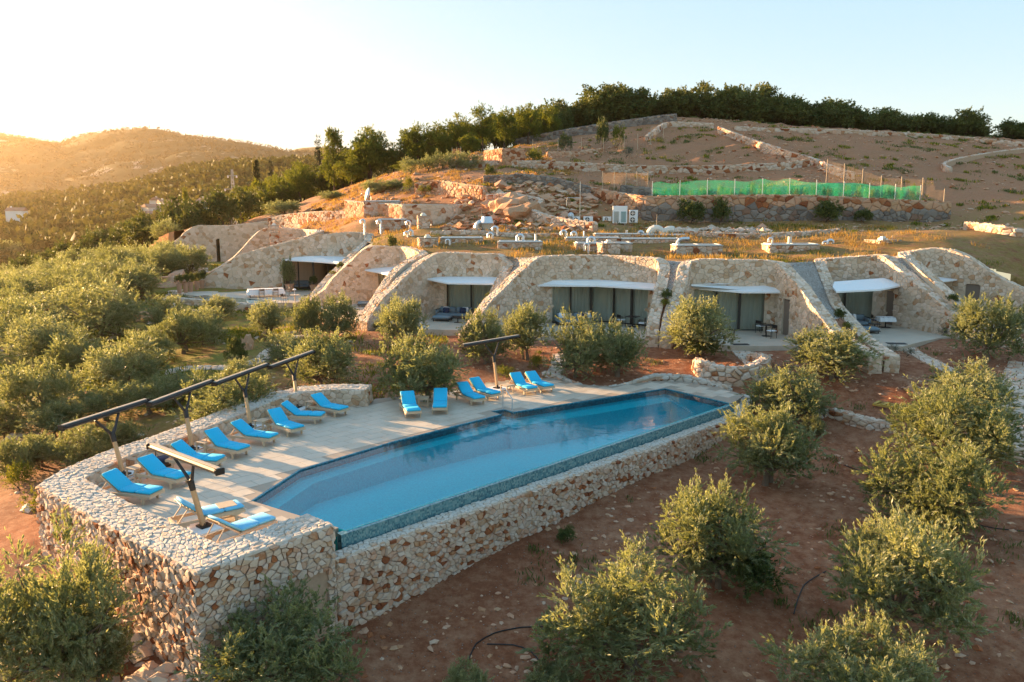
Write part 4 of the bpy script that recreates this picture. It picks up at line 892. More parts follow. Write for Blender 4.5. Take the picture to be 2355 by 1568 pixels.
# walls of the hillside
big = [(7.6, 94.5, 12.25), (10, 88.8, 11.5), (13.2, 82.7, 10.75), (16, 82.3, 10.75), (28, 82, 10.85), (37, 82.3, 10.5), (45.4, 83.5, 10.15)]
pa = Path(big, .6); r = np.random.default_rng(31); t = thing('terrace_wall', 'tall two-tone dry-stone wall below the green net, dark at its foot', 'wall')
zb = base_along(pa, .1, 60, .4); wall_core('core', pa, .9, zb, M_CORE, t)
it = wall_items(pa, zb + .3, 1, 0., .42, .10, .02, r, .12, round_=.34)
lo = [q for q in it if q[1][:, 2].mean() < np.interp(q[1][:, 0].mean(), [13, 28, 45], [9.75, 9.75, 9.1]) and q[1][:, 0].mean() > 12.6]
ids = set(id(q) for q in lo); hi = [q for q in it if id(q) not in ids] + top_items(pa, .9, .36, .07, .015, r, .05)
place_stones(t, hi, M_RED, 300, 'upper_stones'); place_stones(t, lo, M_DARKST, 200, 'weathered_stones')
dry_wall('dry_stone_wall', 'long rubble terrace wall running right from the stone hut', gp((1032, 441 * 0 + 386), (1240, 388), (1330, 392), (1430, 398), (1550, 399), (1680, 397), (1790, 392), (1862, 383)), .95, .5, .33, M_DRY, 0, 41, .08, .10)
dry_wall('dry_stone_wall', 'rubble wall climbing diagonally up the bare slope to the wood', gp((1957, 414), (1905, 398), (1855, 377), (1790, 357), (1720, 333), (1650, 306)), .9, .6, .36, M_DRY, 0, 42, .09, .08, flip=True)
dry_wall('dry_stone_wall', 'low rubble wall along the lower edge of the hilltop scrub', gp((1690, 300), (1760, 303), (1900, 306), (2050, 312), (2200, 322), (2354, 336), (2500, 350)), .55, .5, .42, M_DRY, 0, 43, .09, .05)
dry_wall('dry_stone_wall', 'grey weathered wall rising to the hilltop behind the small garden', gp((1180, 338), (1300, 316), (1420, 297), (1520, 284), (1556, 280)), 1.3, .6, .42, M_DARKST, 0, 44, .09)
dry_wall('dry_stone_wall', 'stepped wall between the small garden and the bare terrace', gp((1490, 325), (1522, 300), (1545, 292), (1640, 296)), .8, .5, .4, M_DRY, 0, 45, .09)
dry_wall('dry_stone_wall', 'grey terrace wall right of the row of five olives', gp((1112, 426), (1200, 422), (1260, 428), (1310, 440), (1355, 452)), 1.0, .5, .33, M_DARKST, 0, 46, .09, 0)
dry_wall('dry_stone_wall', 'rubble wall below the row of five olives, above the round reservoir', gp((955, 452), (1010, 448), (1060, 455), (1110, 462)), 1.5, .6, .34, M_RED, 0, 47, .10)
dry_wall('dry_stone_wall', 'crumbling rubble wall curving down to the air conditioners', gp((1118, 468), (1165, 463), (1215, 470), (1240, 480), (1215, 500), (1255, 515), (1310, 526), (1365, 533)), .8, .6, .34, M_DRY, 0, 48, .11)
dry_wall('dry_stone_wall', 'low wall behind the green net', [(12.5, 93.0), (20, 92.8), (30, 92.6), (38, 93), (45, 92.5)], 1.0, .5, .36, M_DARKST, 0, 49, .09)
dry_wall('dry_stone_wall', 'curved line of field stones on the bare slope near the right edge', gp((2180, 396), (2165, 386), (2190, 376), (2240, 366), (2300, 356), (2354, 350)), .5, .5, .4, M_DRY, 0, 50, .10, flip=True)
dry_wall('dry_stone_wall', 'low field wall at the right edge beyond the villas', gp((2215, 528), (2260, 532), (2310, 540), (2354, 546)), .6, .6, .4, M_DRY, 0, 51, .10)
dry_wall('dry_stone_wall', 'short wall at the corner of the small garden above the hut', gp((1260, 362), (1330, 360), (1390, 352)), .7, .4, .34, M_RED, 0, 52, .08)
dry_wall('stone_edging', 'low stone edging curving behind the left skylights of the roof meadow', [(-7.5, 73.5), (-3, 72.6), (0, 71.8), (4.2, 71.2)], .3, .4, .28, M_DRY, 0, 53, .07)
dry_wall('stone_edging', 'low stone edging behind the right skylights of the roof meadow', [(15.6, 72.6), (18.5, 71), (22, 70.2), (26, 70.2), (29, 71)], .35, .4, .28, M_DRY, 0, 54, .07)
rw = [aty(*cw('j', 1250, 912), 108), aty(*cw('j', 1480, 870), 106), aty(*cw('j', 1700, 845), 103), aty(*cw('j', 2000, 826), 99), aty(*cw('j', 2330, 832), 96)]
pa = Path(rw, .6); t = thing('ramp_wall', 'sloping rubble wall descending left from the stone reservoir', 'wall'); r = np.random.default_rng(33); zb = base_along(pa, .1, 40, .3)
wall_core('core', pa, .5, zb, M_CORE, t); place_stones(t, wall_items(pa, zb + .2, 1, 0., .34, .06, .015, r, .15) + top_items(pa, .5, .3, .05, .01, r), M_DRY, 0, 'stones')
# round reservoir and hut
rs = Path([(-19.9, 96, 10.6), (-15.8, 91, 10.2), (-11.75, 86, 9.98), (-11.2, 85.7, 9.98), (-9.5, 85.8, 9.98), (-7.2, 86.4, 9.98), (-5.4, 87.8, 10.0), (-4.6, 90, 10.0), (-4.6, 92, 10.0)], .5)
t = thing('stone_reservoir', 'round-fronted stone reservoir, its left face glowing in the sun', 'reservoir'); r = np.random.default_rng(34); zb = base_along(rs, .1, 40, .3); wall_core('core', rs, .5, zb, M_MORT, t)
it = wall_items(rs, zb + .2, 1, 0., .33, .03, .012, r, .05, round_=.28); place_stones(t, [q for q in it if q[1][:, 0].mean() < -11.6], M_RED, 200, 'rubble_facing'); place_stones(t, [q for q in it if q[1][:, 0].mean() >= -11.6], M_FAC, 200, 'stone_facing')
place_stones(t, top_items(rs, .5, .3, .03, .01, r), M_TOP, 60, 'coping_facing')
q = rs.off(np.linspace(0, rs.len, 30), -.3); mobj('roof', [(p[0], p[1], 9.8) for p in q], [list(range(30))], M_GRAV, t)
hp = PathM([(-3.9, 112.4, 17.55), (-1.25, 108, 17.55), (1.7, 108.6, 17.55), (.2, 112.8, 17.55)], .5)
t = thing('stone_hut', 'small square stone hut with a tiny window on the hillside', 'hut'); r = np.random.default_rng(35); zb = base_along(hp, .1, 40, .4); wall_core('core', hp, .4, zb, M_CORE, t)
sw = hp.near(-2.6, 110.2); place_stones(t, wall_items(hp, zb + .3, 1, 0., .34, .06, .015, r, .12, openings=[(sw - .22, sw + .22, 16.2, 16.75)]) + top_items(hp, .4, .34, .05, .01, r), M_RED, 300, 'stone_facing')
mobj('roof', [(-3.8, 112.3, 17.4), (-1.2, 108.1, 17.4), (1.6, 108.7, 17.4), (.1, 112.7, 17.4)], [(0, 1, 2, 3)], M_GRAV, t)
p = hp.off(np.array([sw]), -.2)[0]; m = MB(); nn = hp.nrm(np.array([sw]))[0]; m.box((p[0], p[1], 16.47), (.44, .05, .55), math.atan2(nn[1], nn[0]) + math.pi / 2); m.build('window', M_FRAME, t)

# ------------------------------------------------------------------ roof-top things: skylights, chimneys, vents, machines
def gpos(k, x, y, Y):
    p = aty(*cw(k, x, y), Y); return p
def skylight(k, x0, x1, yb, yt, Y, dep, lab, sing=90, flat=False):
    a = gpos(k, x0, yb, Y); b = gpos(k, x1, yb, Y); zt = gpos(k, (x0 + x1) / 2, yt, Y)[2]; w = b[0] - a[0]; zb = min(gz(a[0], Y), gz(b[0], Y)) - .25
    t = thing('skylight', lab, 'skylight', ((a[0] + b[0]) / 2, Y + dep / 2, zt), 0, 'skylights of the villas on the roof meadow'); r = np.random.default_rng(int(abs(x0) + Y * 7))
    P = PathM([(-w / 2, dep / 2, 0), (-w / 2, -dep / 2, 0), (w / 2, -dep / 2, 0), (w / 2, dep / 2, 0), (-w / 2 + .3, dep / 2, 0)], .5)
    wall_core('core', P, .35, np.full(10, zb - zt), M_CORE, t)
    def tr(items): return [(s, w3, F, tn) for s, w3, F, tn in items]
    it = wall_items(P, np.full(10, zb - zt), 1, 0., .24, .05, .012, r, .05, round_=.32)
    n0 = sing; it2 = [(q[3], q[1], q[2], q[3]) for q in it]
    it2.sort(key=lambda q: q[1][:, 1].mean()); it2 = [(len(it2) - i, *q[1:]) for i, q in enumerate(it2)]
    place_stones(t, it2, M_DRY, n0, 'stone_facing')
    m = MB(); m.box((0, 0, .035), (w + .14, dep + .14, .07), bev=.012); m.build('slab', M_TOP if False else plain('slate_cap', (.46, .42, .37), .8, 0, .15, 5), t)
    m = MB()
    for sx in (-1, 1): m.box((sx * (w / 2 - .12), 0, .10), (.08, dep - .15, .07))
    for sy in (-1, 1): m.box((0, sy * (dep / 2 - .12), .101), (w - .14, .08, .07))
    if w > 2.5: m.box((0, 0, .099), (.06, dep - .3, .065))
    m.build('frame', M_WHITE, t); mobj('pane', [(-w / 2 + .15, -dep / 2 + .15, .12), (w / 2 - .15, -dep / 2 + .15, .12), (w / 2 - .15, dep / 2 - .15, .12), (-w / 2 + .15, dep / 2 - .15, .12)], [(0, 1, 2, 3)], M_GLASS, t)
    m = MB(); m.box((0, 0, .08), (w - .3, dep - .3, .02)); m.build('shaft', M_INT, t)
skylight('k', -20, 440, 452, 392, 64, 2.0, 'wide low skylight on stones above the grey sofa villa')
skylight('k', 800, 1380, 485, 408, 64.6, 2.2, 'skylight with a chimney stack standing before it, over the wide glass front')
skylight('k', 1845, 2325, 532, 430, 63, 2.2, 'skylight on a tall stone base above the villa with two black chairs')
skylight(6, 165, 575, 146, 66, 63, 2.1, 'skylight with a white pipe rising behind it, right of the middle of the roof')
skylight(6, 540, 965, 92, 32, 68, 2.2, 'farther skylight at the right end of the roof meadow')
skylight('h', 1240, 1730, 872, 806, 67, 1.6, 'long low skylight at the left end of the roof meadow')
skylight('k', 990, 1470, 340, 310, 72, 1.2, 'left half of the rear pair of long flat skylights', 0); skylight('k', 1480, 1945, 345, 318, 72, 1.2, 'right half of the rear pair of long flat skylights', 0)
skylight('k', 690, 1255, 378, 350, 69, 1.0, 'left half of the front pair of long flat skylights', 0); skylight('k', 1275, 1880, 395, 360, 69, 1.0, 'right half of the front pair of long flat skylights', 0)
skylight('h', 500, 830, 625, 588, 82, 1.4, 'small flat skylight in front of the sunlit reservoir', 0)
skylight('h', 340, 760, 405, 372, 90, 1.2, 'flat skylight on top of the reservoir', 0)
def chimney(k, x0, x1, yb, yt, Y, lab):
    a = gpos(k, x0, yb, Y); b = gpos(k, x1, yb, Y); zt = gpos(k, x0, yt, Y)[2]; w = b[0] - a[0]; r = np.random.default_rng(int(x0 + Y)); zb = gz((a[0] + b[0]) / 2, Y) - .3
    t = thing('chimney_stack', lab, 'chimney', ((a[0] + b[0]) / 2, Y + w / 2, zt), math.radians(12)); P = PathM([(-w / 2, w / 2, 0), (-w / 2, -w / 2, 0), (w / 2, -w / 2, 0), (w / 2, w / 2, 0), (-w / 2 + .2, w / 2, 0)], .4)
    wall_core('core', P, .3, np.full(8, zb - zt), M_CORE, t); it = wall_items(P, np.full(8, zb - zt), 1, 0., .25, .05, .012, r, .0, round_=.3); place_stones(t, [(1 / (2 + q[1][:, 1].mean()), *q[1:]) for q in it], M_DRY, 80, 'stone_facing')
    m = MB(); m.box((0, 0, .03), (w + .1, w + .1, .06), bev=.01); m.build('slab', M_DECK, t); m = MB(); m.box((0, 0, .12), (.5, .5, .12)); m.box((0, 0, .24), (.32, .32, .16), bev=.03); m.build('cowl', M_STEEL, t)
chimney('h', 970, 1105, 690, 545, 76, 'tall square stone chimney in front of the round reservoir'); chimney('h', 975, 1190, 900, 808, 66, 'squat round-shouldered stone chimney at the edge of the roof meadow')
chimney('k', 1050, 1240, 520, 408, 62.6, 'stone chimney with a small white plate, over the wide glass front'); chimney(6, 1050, 1250, 115, 28, 63, 'stone chimney at the right end of the roof edge')
chimney(10, 1335, 1440, 300, 262, 93, 'small chimney on the far left roofs')
def vent(k, x, yb, yt, Y, r, kind, lab, mat=None):
    b = gpos(k, x, yb, Y); H = gpos(k, x, yt, Y)[2] - b[2]; z0 = min(gz(b[0], Y), b[2]) - b[2] - .05
    t = thing('vent_pipe', lab, 'vent pipe', b, 0, 'vent pipes on the roof meadow'); m = MB(); R = max(.16, r * 1.6)
    sgn = -1 if kind in ('left', 'arch') else 1
    if kind == 'up': pts = [(0, 0, z0), (0, 0, H)]
    elif kind == 'lie': pts = [(0, 0, z0), (0, 0, .25), (.12, 0, .42), (.4, 0, .5), (.9, 0, .5)]
    else:
        pts = [(0, 0, z0), (0, 0, H - R - r)]
        for a in np.linspace(0, math.pi if kind != 'elbow' else math.pi * .62, 8): pts.append((sgn * R * (1 - math.cos(a)), 0, H - R - r + R * math.sin(a)))
        if kind != 'elbow': pts.append((sgn * 2 * R, 0, (H - R - r) - (.18 if kind == 'left' or kind == 'right' else (H - R - r) * .9)))
    m.tube(pts, r, 10); m.build('pipe', mat or M_STEEL, t)
    m = MB(); m.lathe((0, 0, .0), [(r * 1.5, -.02), (r * 1.5, .05), (r * 1.02, .09)], 10); m.build('collar', mat or M_STEEL, t)
M_WPIPE = plain('cream_pipe', (.70, .64, .54), .5, 0, .05, 4)
for a in [('h', 350, 675, 572, 80, .11, 'left', 'leftmost steel vent on the grass before the reservoir'), ('h', 543, 690, 578, 80, .11, 'left', 'second steel vent before the reservoir, beside a flat skylight'), ('h', 885, 700, 588, 78, .11, 'left', 'taller steel vent left of the square chimney'),
          ('h', 915, 778, 697, 74, .12, 'left', 'steel vent of a close pair below the square chimney, the right one'), ('h', 862, 780, 716, 74, .09, 'left', 'small steel vent of a close pair below the square chimney, the left one'), ('h', 1350, 872, 808, 66, .09, 'arch', 'small arched vent in front of the long low skylight'),
          ('h', 1855, 815, 728, 70, .12, 'left', 'angular steel vent in front of the taller one, left of the roof meadow'), ('h', 1912, 792, 652, 72, .13, 'left', 'tall steel vent below the shiny hood'), ('k', 240, 378, 295, 65.2, .14, 'arch', 'big arched vent on the wide low skylight'), ('k', 372, 378, 305, 65.2, .09, 'up', 'thin straight vent on the wide low skylight'),
          ('k', 690, 345, 254, 71, .13, 'left', 'left vent of the pair behind the roof meadow'), ('k', 795, 332, 268, 71, .12, 'left', 'right vent of the pair behind the roof meadow'), ('k', 880, 330, 272, 71, .08, 'up', 'thin straight vent beside the rear pair of vents'), ('k', 985, 395, 322, 65.5, .15, 'arch', 'big arched vent on the skylight behind the chimney stack'),
          ('k', 925, 488, 392, 63, .10, 'arch', 'arched vent standing in the grass left of the chimney stack'), ('k', 1325, 302, 262, 73, .12, 'up', 'short vent stub behind the flat skylights'), ('k', 1450, 302, 262, 73, .13, 'right', 'short bent vent behind the flat skylights'), (6, 185, 60, -5, 66, .09, 'left', 'thin bent vent left of the white pipe skylight'),
          (6, 640, 95, 25, 65.5, .09, 'left', 'smaller bent vent beside the right end skylight'), (6, 690, 95, 8, 65.5, .14, 'left', 'bigger bent vent beside the right end skylight')]: vent(*a)
vent('k', 1565, 305, 205, 73.5, .36, 'right', 'fat cream duct bent like a cane behind the flat skylights', M_WPIPE); vent('k', 1715, 308, 216, 73.5, .38, 'elbow', 'fat cream duct elbow opening to the right behind the flat skylights', M_WPIPE)
vent(6, 330, 62, -8, 64.2, .16, 'up', 'white upright pipe on a skylight right of the middle', M_WPIPE); vent('k', 1860, 420, 375, 64, .16, 'lie', 'bent duct lying on the skylight above the black chairs', M_STEEL)
vent('h', 1670, 690, 580, 78, .30, 'elbow', 'x', M_STEEL); bpy.data.objects[[o.name for o in bpy.data.objects if o.get('label') == 'x' and o.name.startswith('vent')][0]]['label'] = 'shiny fat duct elbow beside the conical hood'
b = gpos('h', 1790, 700, 78); t = thing('exhaust_hood', 'shiny conical exhaust hood on a rough stack', 'exhaust hood', b); m = MB(); m.lathe((0, 0, 0), [(.45, -.4), (.48, .1), (.55, .55)], 14); m.build('stack', M_MORT, t); m = MB(); m.lathe((0, 0, .55), [(.66, 0), (.68, .06), (.48, .68), (.46, .7)], 16); m.build('cone', M_STEEL, t)
def ac(k, x0, x1, yt, yb, Y, lab, fans, tall=False, group=None):
    a = gpos(k, x0, yb, Y); b = gpos(k, x1, yb, Y); H = gpos(k, x0, yt, Y)[2] - a[2]; w = b[0] - a[0]
    t = thing('air_conditioner', lab, 'air conditioner', ((a[0] + b[0]) / 2, Y, a[2]), math.radians(-6), group); d = .38 if not tall else .75
    m = MB(); m.box((0, d / 2, H / 2), (w, d, H), bev=.03); m.build('casing', M_WHITE, t)
    for i in range(fans):
        r = min(w * .36, H / fans * .38); z = H * (i + .5) / fans; cx = -w * .08
        m = MB(); m.lathe((0, 0, 0), [(r, -.012), (r, .012), (r * .9, .02)], 18); f = m.build('fan_guard', M_DARK, t); f.location = (cx, -.012, z); f.rotation_euler = (math.pi / 2, 0, 0)
        m = MB()
        for q in range(4): m.box((math.cos(q * 1.57) * r * .45, math.sin(q * 1.57) * r * .45, .03), (r * .75, r * .3, .012), q * 1.57)
        m.build('blade', M_STEEL, f)
    if tall:
        for s, mt in ((-1, plain('coil_grey', (.25, .27, .24), .7)), (1, plain('coil_teal', (.05, .22, .24), .6))):
            m = MB()
            for i in range(14): m.box((s * w * .24, -.01, H * .08 + i * H * .045), (w * .34, .03, H * .025))
            m.build('coil_grille', mt, t)
    for s in (-1, 1): m = MB(); m.box((s * w * .35, d / 2, -.10), (.12, d, .22)); m.build('foot', M_DECK, t)
ac('k', 760, 838, 122, 175, 79, 'small white air conditioner beside the satellite dish', 1); ac('k', 872, 972, 120, 180, 78.6, 'middle white air conditioner with one black fan', 1); ac('k', 1075, 1165, 122, 170, 80, 'small white air conditioner left of the tall unit', 1)
ac('k', 1178, 1330, 10, 192, 79, 'tall grey air conditioning unit with a teal coil', 0, True); ac('k', 1350, 1440, 52, 188, 80, 'grey air conditioner with two stacked fans', 2)
def dish(k, x, y, Y, r, yaw, lab):
    p = gpos(k, x, y, Y); t = thing('satellite_dish', lab, 'satellite dish', p, yaw); m = MB(); prof = [(r * i / 5, .28 * r * (i / 5) ** 2) for i in range(1, 6)]; m.lathe((0, 0, 0), prof, 18); o = m.build('bowl', M_WHITE, t, True); o.rotation_euler = (math.radians(75), 0, 0)
    m = MB(); m.tube([(0, .05, 0), (0, .25, -.2), (0, .25, -r * 1.6 - .5)], .03, 6); m.build('mast', M_STEEL, t); m = MB(); m.tube([(0, 0, -r), (0, -r * 1.1, .1)], .015, 5); m.box((0, -r * 1.1, .12), (.08, .1, .08)); m.build('receiver', M_STEEL, t)
dish('k', 740, 112, 79.5, .32, .2, 'small white satellite dish beside the air conditioners'); dish('h', 400, 290, 97, .8, -1.1, 'large white satellite dish glinting in the sun behind the reservoir')
t = thing('antenna_mast', 'thin mast with a short cross arm among the air conditioners', 'mast', gpos('k', 835, 185, 78)); m = MB(); m.tube([(0, 0, -.3), (0, 0, 3.9)], .025, 6); m.build('mast', M_STEEL, t); m = MB(); m.tube([(0, 0, 2.35), (-1.25, 0, 2.4), (-1.3, 0, 1.6)], .03, 6); m.build('arm', M_STEEL, t)
for k, x, yb, yt, Y, lab in [('k', 1635, 300, 100, 74, 'thin pole between the two fat cream ducts'), ('h', 1722, 640, 450, 80, 'thin pole left of the conical hood'), ('h', 1135, 640, 525, 78, 'thin pole right of the square chimney'), (6, 1185, 30, -20, 63.6, 'thin rod beside the chimney at the right end of the roof')]:
    p = gpos(k, x, yb, Y); t = thing('slender_pole', lab, 'pole', p); m = MB(); m.tube([(0, 0, -.4), (.02, 0, gpos(k, x, yt, Y)[2] - p[2])], .022, 6); m.build('shaft', M_WOODG, t); m = MB(); m.lathe((0, 0, 0), [(.06, -.1), (.06, .04)], 8); m.build('socket', M_STEEL, t)

# ------------------------------------------------------------------ green netting with vines, other fences
def net_mat(name, col, dens, sc):
    m, nt, N, L, B = new_mat(name); g = N.new("ShaderNodeNewGeometry"); n = noise(N, L, sc, 4, .6, g.outputs['Position'])
    r = ramp(N, [(.3, (dens * .7,) * 3), (.7, (min(1, dens * 1.45),) * 3)]); L.new(n.outputs[0], r.inputs[0])
    tr = N.new("ShaderNodeBsdfTransparent"); tl = N.new("ShaderNodeBsdfTranslucent"); tl.inputs[0].default_value = (*col, 1); B.inputs['Base Color'].default_value = (*col, 1); B.inputs['Roughness'].default_value = .6
    m1 = N.new("ShaderNodeMixShader"); m1.inputs[0].default_value = .4; L.new(B.outputs[0], m1.inputs[1]); L.new(tl.outputs[0], m1.inputs[2])
    m2 = N.new("ShaderNodeMixShader"); L.new(r.outputs[0], m2.inputs[0]); L.new(tr.outputs[0], m2.inputs[1]); L.new(m1.outputs[0], m2.inputs[2]); L.new(m2.outputs[0], N["Material Output"].inputs[0]); return m
M_NETG = net_mat('green_net', (.03, .55, .28), .34, 1.2); M_NETB = net_mat('tan_net', (.35, .24, .15), .22, .8)
def fence(name, lab, pts, hts, mat, posts, wav=.12, seed=2, psteel=True):
    r = random.Random(seed); t = thing(name, lab, 'fence'); n = 70; pts = np.array(pts, float); d = np.r_[0, np.cumsum(np.hypot(*np.diff(pts, axis=0).T))]; q = np.linspace(0, d[-1], n)
    x = np.interp(q, d, pts[:, 0]); y = np.interp(q, d, pts[:, 1]); z = ground_z(x, y); h = np.interp(q, d, hts)
    V = []
    for i in range(n):
        sag = wav * math.sin(i * .55 + math.sin(i * .21) * 2)
        for j in range(5): u = j / 4; V.append((x[i] + r.uniform(-.03, .03), y[i] + .1 * math.sin(i * .9 + j) * wav * 4, z[i] + .05 + u * (h[i] + sag)))
    mobj('netting', V, [(i * 5 + j, (i + 1) * 5 + j, (i + 1) * 5 + j + 1, i * 5 + j + 1) for i in range(n - 1) for j in range(4)], mat, t, True)
    for s in np.linspace(0, d[-1], posts):
        px, py = np.interp(s, d, pts[:, 0]), np.interp(s, d, pts[:, 1]); pz = gz(px, py); m = MB(); m.tube([(px, py - .08, pz - .3), (px + r.uniform(-.05, .05), py - .08, pz + np.interp(s, d, hts) + .25)], .035, 6); m.build('post', M_STEEL if psteel else M_WOODG, t)
NETF = [(14.6, 84.4), (20, 83.8), (28, 83.5), (36, 83.8), (42.6, 84.6)]
fence('net_fence', 'bright green netting fence with steel posts on top of the tall wall', NETF, [1.9, 2.0, 2.1, 1.7, 1.5], M_NETG, 11)
fence('wire_fence', 'tan wire fence panel left of the green net', [atg(1385, 440)[:2], atg(1490, 440)[:2]], [2.0, 2.1], M_NETB, 5, .02, 3, False)
fence('wire_fence', 'tan wire fence stepping down right of the green net', [(37.5, 97), (42, 91), (46, 86.2)], [2.6, 2.4, 2.2], M_NETB, 7, .02, 4, False)
fence('wire_fence', 'leaning bit of pale netting under the pines left of the hut', [aty(1040, 390, 112)[:2], aty(1060, 390, 112)[:2]], [2.2, 2.2], M_NETB, 3, .02, 5, False)
fence('wire_fence', 'thin wire fence around the small garden above the hut', [atg(1225, 358)[:2], atg(1300, 354)[:2], atg(1430, 346)[:2], atg(1525, 318)[:2]], [2.0, 2.0, 2.0, 2.2], net_mat('fine_wire', (.3, .25, .2), .10, 1.), 8, .02, 6, False)

# ------------------------------------------------------------------ villa furniture
M_SLATD = plain('dark_slat', (.05, .04, .035), .6)
def chair(loc, rz, lab, grp, seat=M_CLOTH, frame=M_DARK):
    t = thing('chair', lab, 'chair', loc, rz, grp); m = MB(); m.box((0, 0, .46), (.46, .46, .05), bev=.015); m.build('seat', seat, t)
    m = MB(); m.box((0, .23, .72), (.48, .03, .22), bev=.01); m.build('backrest', frame, t)
    for sx in (-1, 1):
        for sy in (-1, 1): m = MB(); m.tube([(sx * .22, sy * .22, 0), (sx * .22, sy * .22, .44 if sy < 0 else .83)], .016, 6); m.build('leg', frame, t)
        m = MB(); m.box((sx * .24, 0, .65), (.035, .46, .025)); m.tube([(sx * .24, -.2, .44), (sx * .24, -.2, .65)], .013, 5); m.build('armrest', frame, t)
def ped_table(loc, rz, w, d, h, lab, mat=M_DARK, cloth=False):
    t = thing('table', lab, 'table', loc, rz); m = MB(); m.box((0, 0, h - .02), (w, d, .04), bev=.01); m.build('table_top', mat, t); m = MB(); m.tube([(0, 0, .02), (0, 0, h - .04)], .04, 8); m.build('stem', mat, t); m = MB(); m.box((0, 0, .015), (w * .6, d * .6, .03)); m.build('foot', mat, t); return t
def cloth(loc, rz, w, d, h, drop, lab):
    V = []; F = []; nx, ny = 17, 11
    for i in range(nx):
        for j in range(ny):
            u = (i / (nx - 1) - .5) * (w + 2 * drop); v = (j / (ny - 1) - .5) * (d + 2 * drop); ex = max(0, abs(u) - w / 2); ey = max(0, abs(v) - d / 2); e = min(drop, max(ex, ey))
            x = math.copysign(min(abs(u), w / 2 + .02 + ex * .12), u); y = math.copysign(min(abs(v), d / 2 + .02 + ey * .12), v); V.append((x + (.03 * math.sin(j * 2.1) if ex else 0), y + (.03 * math.sin(i * 1.7) if ey else 0), h + .006 - e))
    F = [(i * ny + j, (i + 1) * ny + j, (i + 1) * ny + j + 1, i * ny + j + 1) for i in range(nx - 1) for j in range(ny - 1)]
    me = quadmesh('tablecloth', np.array(V), np.array(F), M_CLOTH, None, False); o = link('tablecloth', me, None, loc, rz); setp(o, lab, 'tablecloth')
def pillow(loc, rz, mat, lab, tilt=-.3):
    m = MB(); m.box((0, 0, 0), (.5, .16, .42), bev=.07); o = m.build('pillow', mat, None, True); o.location = loc; o.rotation_euler = (tilt, 0, rz); setp(o, lab, 'pillow')
def daybed(loc, rz, w, d, lab, back=True, name='sofa'):
    t = thing(name, lab, 'sofa' if back else 'footstool', loc, rz); m = MB()
    for i in range(6): m = MB(); m.box((0, -d / 2 + d * (i + .5) / 6, .15), (w + .12, d / 6 - .03, .04)); m.build('slat', M_SLATD, t)
    for sx in (-1, 1):
        for sy in (-1, 1): m = MB(); m.box((sx * (w / 2 - .08), sy * (d / 2 - .08), .065), (.07, .07, .13)); m.build('leg', M_SLATD, t)
    m = MB(); m.box((0, 0, .28), (w, d, .22), bev=.07); m.build('seat_cushion', M_GREYF, t, True)
    if back:
        m = MB(); m.box((-w * .25, d / 2 - .08, .56), (w * .48, .22, .5), bev=.08); m.build('back_cushion', M_GREYF, t, True); m = MB(); m.box((w * .25, d / 2 - .08, .56), (w * .48, .22, .5), bev=.08); m.build('back_cushion', M_GREYF, t, True)
        for s in (-1, 1): m = MB(); m.box((s * (w / 2 + .02), .0, .46), (.18, d * .95, .44), bev=.07); m.build('arm_cushion', M_GREYF, t, True)
z = 1.204
cp = lambda k, x, y, zz=z: cz(k, x, y, zz)[:2]
# sofa villa
p = cp(8, 470, 690); daybed((p[0], p[1], z), math.radians(-12), 2.6, .95, 'grey corner sofa on the terrace below the short canopy'); p2 = cp(8, 365, 712); daybed((p2[0], p2[1], z), math.radians(-12), 1.3, 1.0, 'grey upholstered footstool before the corner sofa', False, 'footstool')
a = math.radians(-12); R2 = lambda x, y: (p[0] + x * math.cos(a) - y * math.sin(a), p[1] + x * math.sin(a) + y * math.cos(a))
q = R2(-.75, .22); pillow((*q, z + .62), a, M_CLOTH, 'white pillow on the left of the corner sofa'); q = R2(-.7, .05); pillow((*q, z + .58), a, M_NAVY, 'navy pillow leaning on the white one, left of the corner sofa')
q = R2(.75, .22); pillow((*q, z + .62), a, M_CLOTH, 'white pillow on the right of the corner sofa'); q = R2(.6, .08); pillow((*q, z + .58), a, M_NAVY, 'navy pillow on the right of the corner sofa')
p = cp(8, 495, 728); ped_table((p[0], p[1], z), -.2, .8, .5, .36, 'low dark coffee table beside the footstool')
# wide glass villa
p = cp(8, 1490, 745); daybed((p[0], p[1], z), .1, 2.5, .95, 'grey sofa half hidden by an olive before the wide glass front')
pillow((p[0] - .85, p[1] + .15, z + .62), .1, M_CLOTH, 'white pillow on the left end of the sofa behind the olive'); pillow((p[0] + .95, p[1] + .15, z + .62), .1, M_CLOTH, 'white pillow on the right end of the sofa behind the olive'); pillow((p[0] + .7, p[1] + .0, z + .6), .1, M_NAVY, 'navy pillow on the sofa behind the olive')
p = cp(8, 1990, 765); ped_table((p[0], p[1], z), -.5, .85, .85, .74, 'dark square table before the wide glass front'); q = cp(8, 1895, 760); chair((*q, z), 2.0, 'black armchair left of the table before the wide glass front', 'terrace armchairs'); q = cp(8, 2070, 790); chair((*q, z), -1.9, 'black armchair right of the table before the wide glass front', 'terrace armchairs')
# villa with two chairs
p = cp(7, 1735, 1030); ped_table((p[0], p[1], z), -.15, .8, .7, .74, 'small dark square table between two black armchairs'); q = cp(7, 1675, 995); chair((*q, z), 2.2, 'black armchair behind the small dark table', 'terrace armchairs'); q = cp(7, 1790, 1050); chair((*q, z), -1.2, 'black armchair right of the small dark table', 'terrace armchairs')
p = cp(7, 1400, 1048); ped_table((p[0], p[1], z), -.1, .35, .35, .5, 'little dark side table behind the round-topped olive'); m = MB(); m.box((0, 0, .012), (.95, .45, .024)); o = m.build('doormat', M_HOSE); o.location = (*cp(7, 1470, 1118), z); setp(o, 'black doormat at the terrace step above the ring wall', 'doormat')
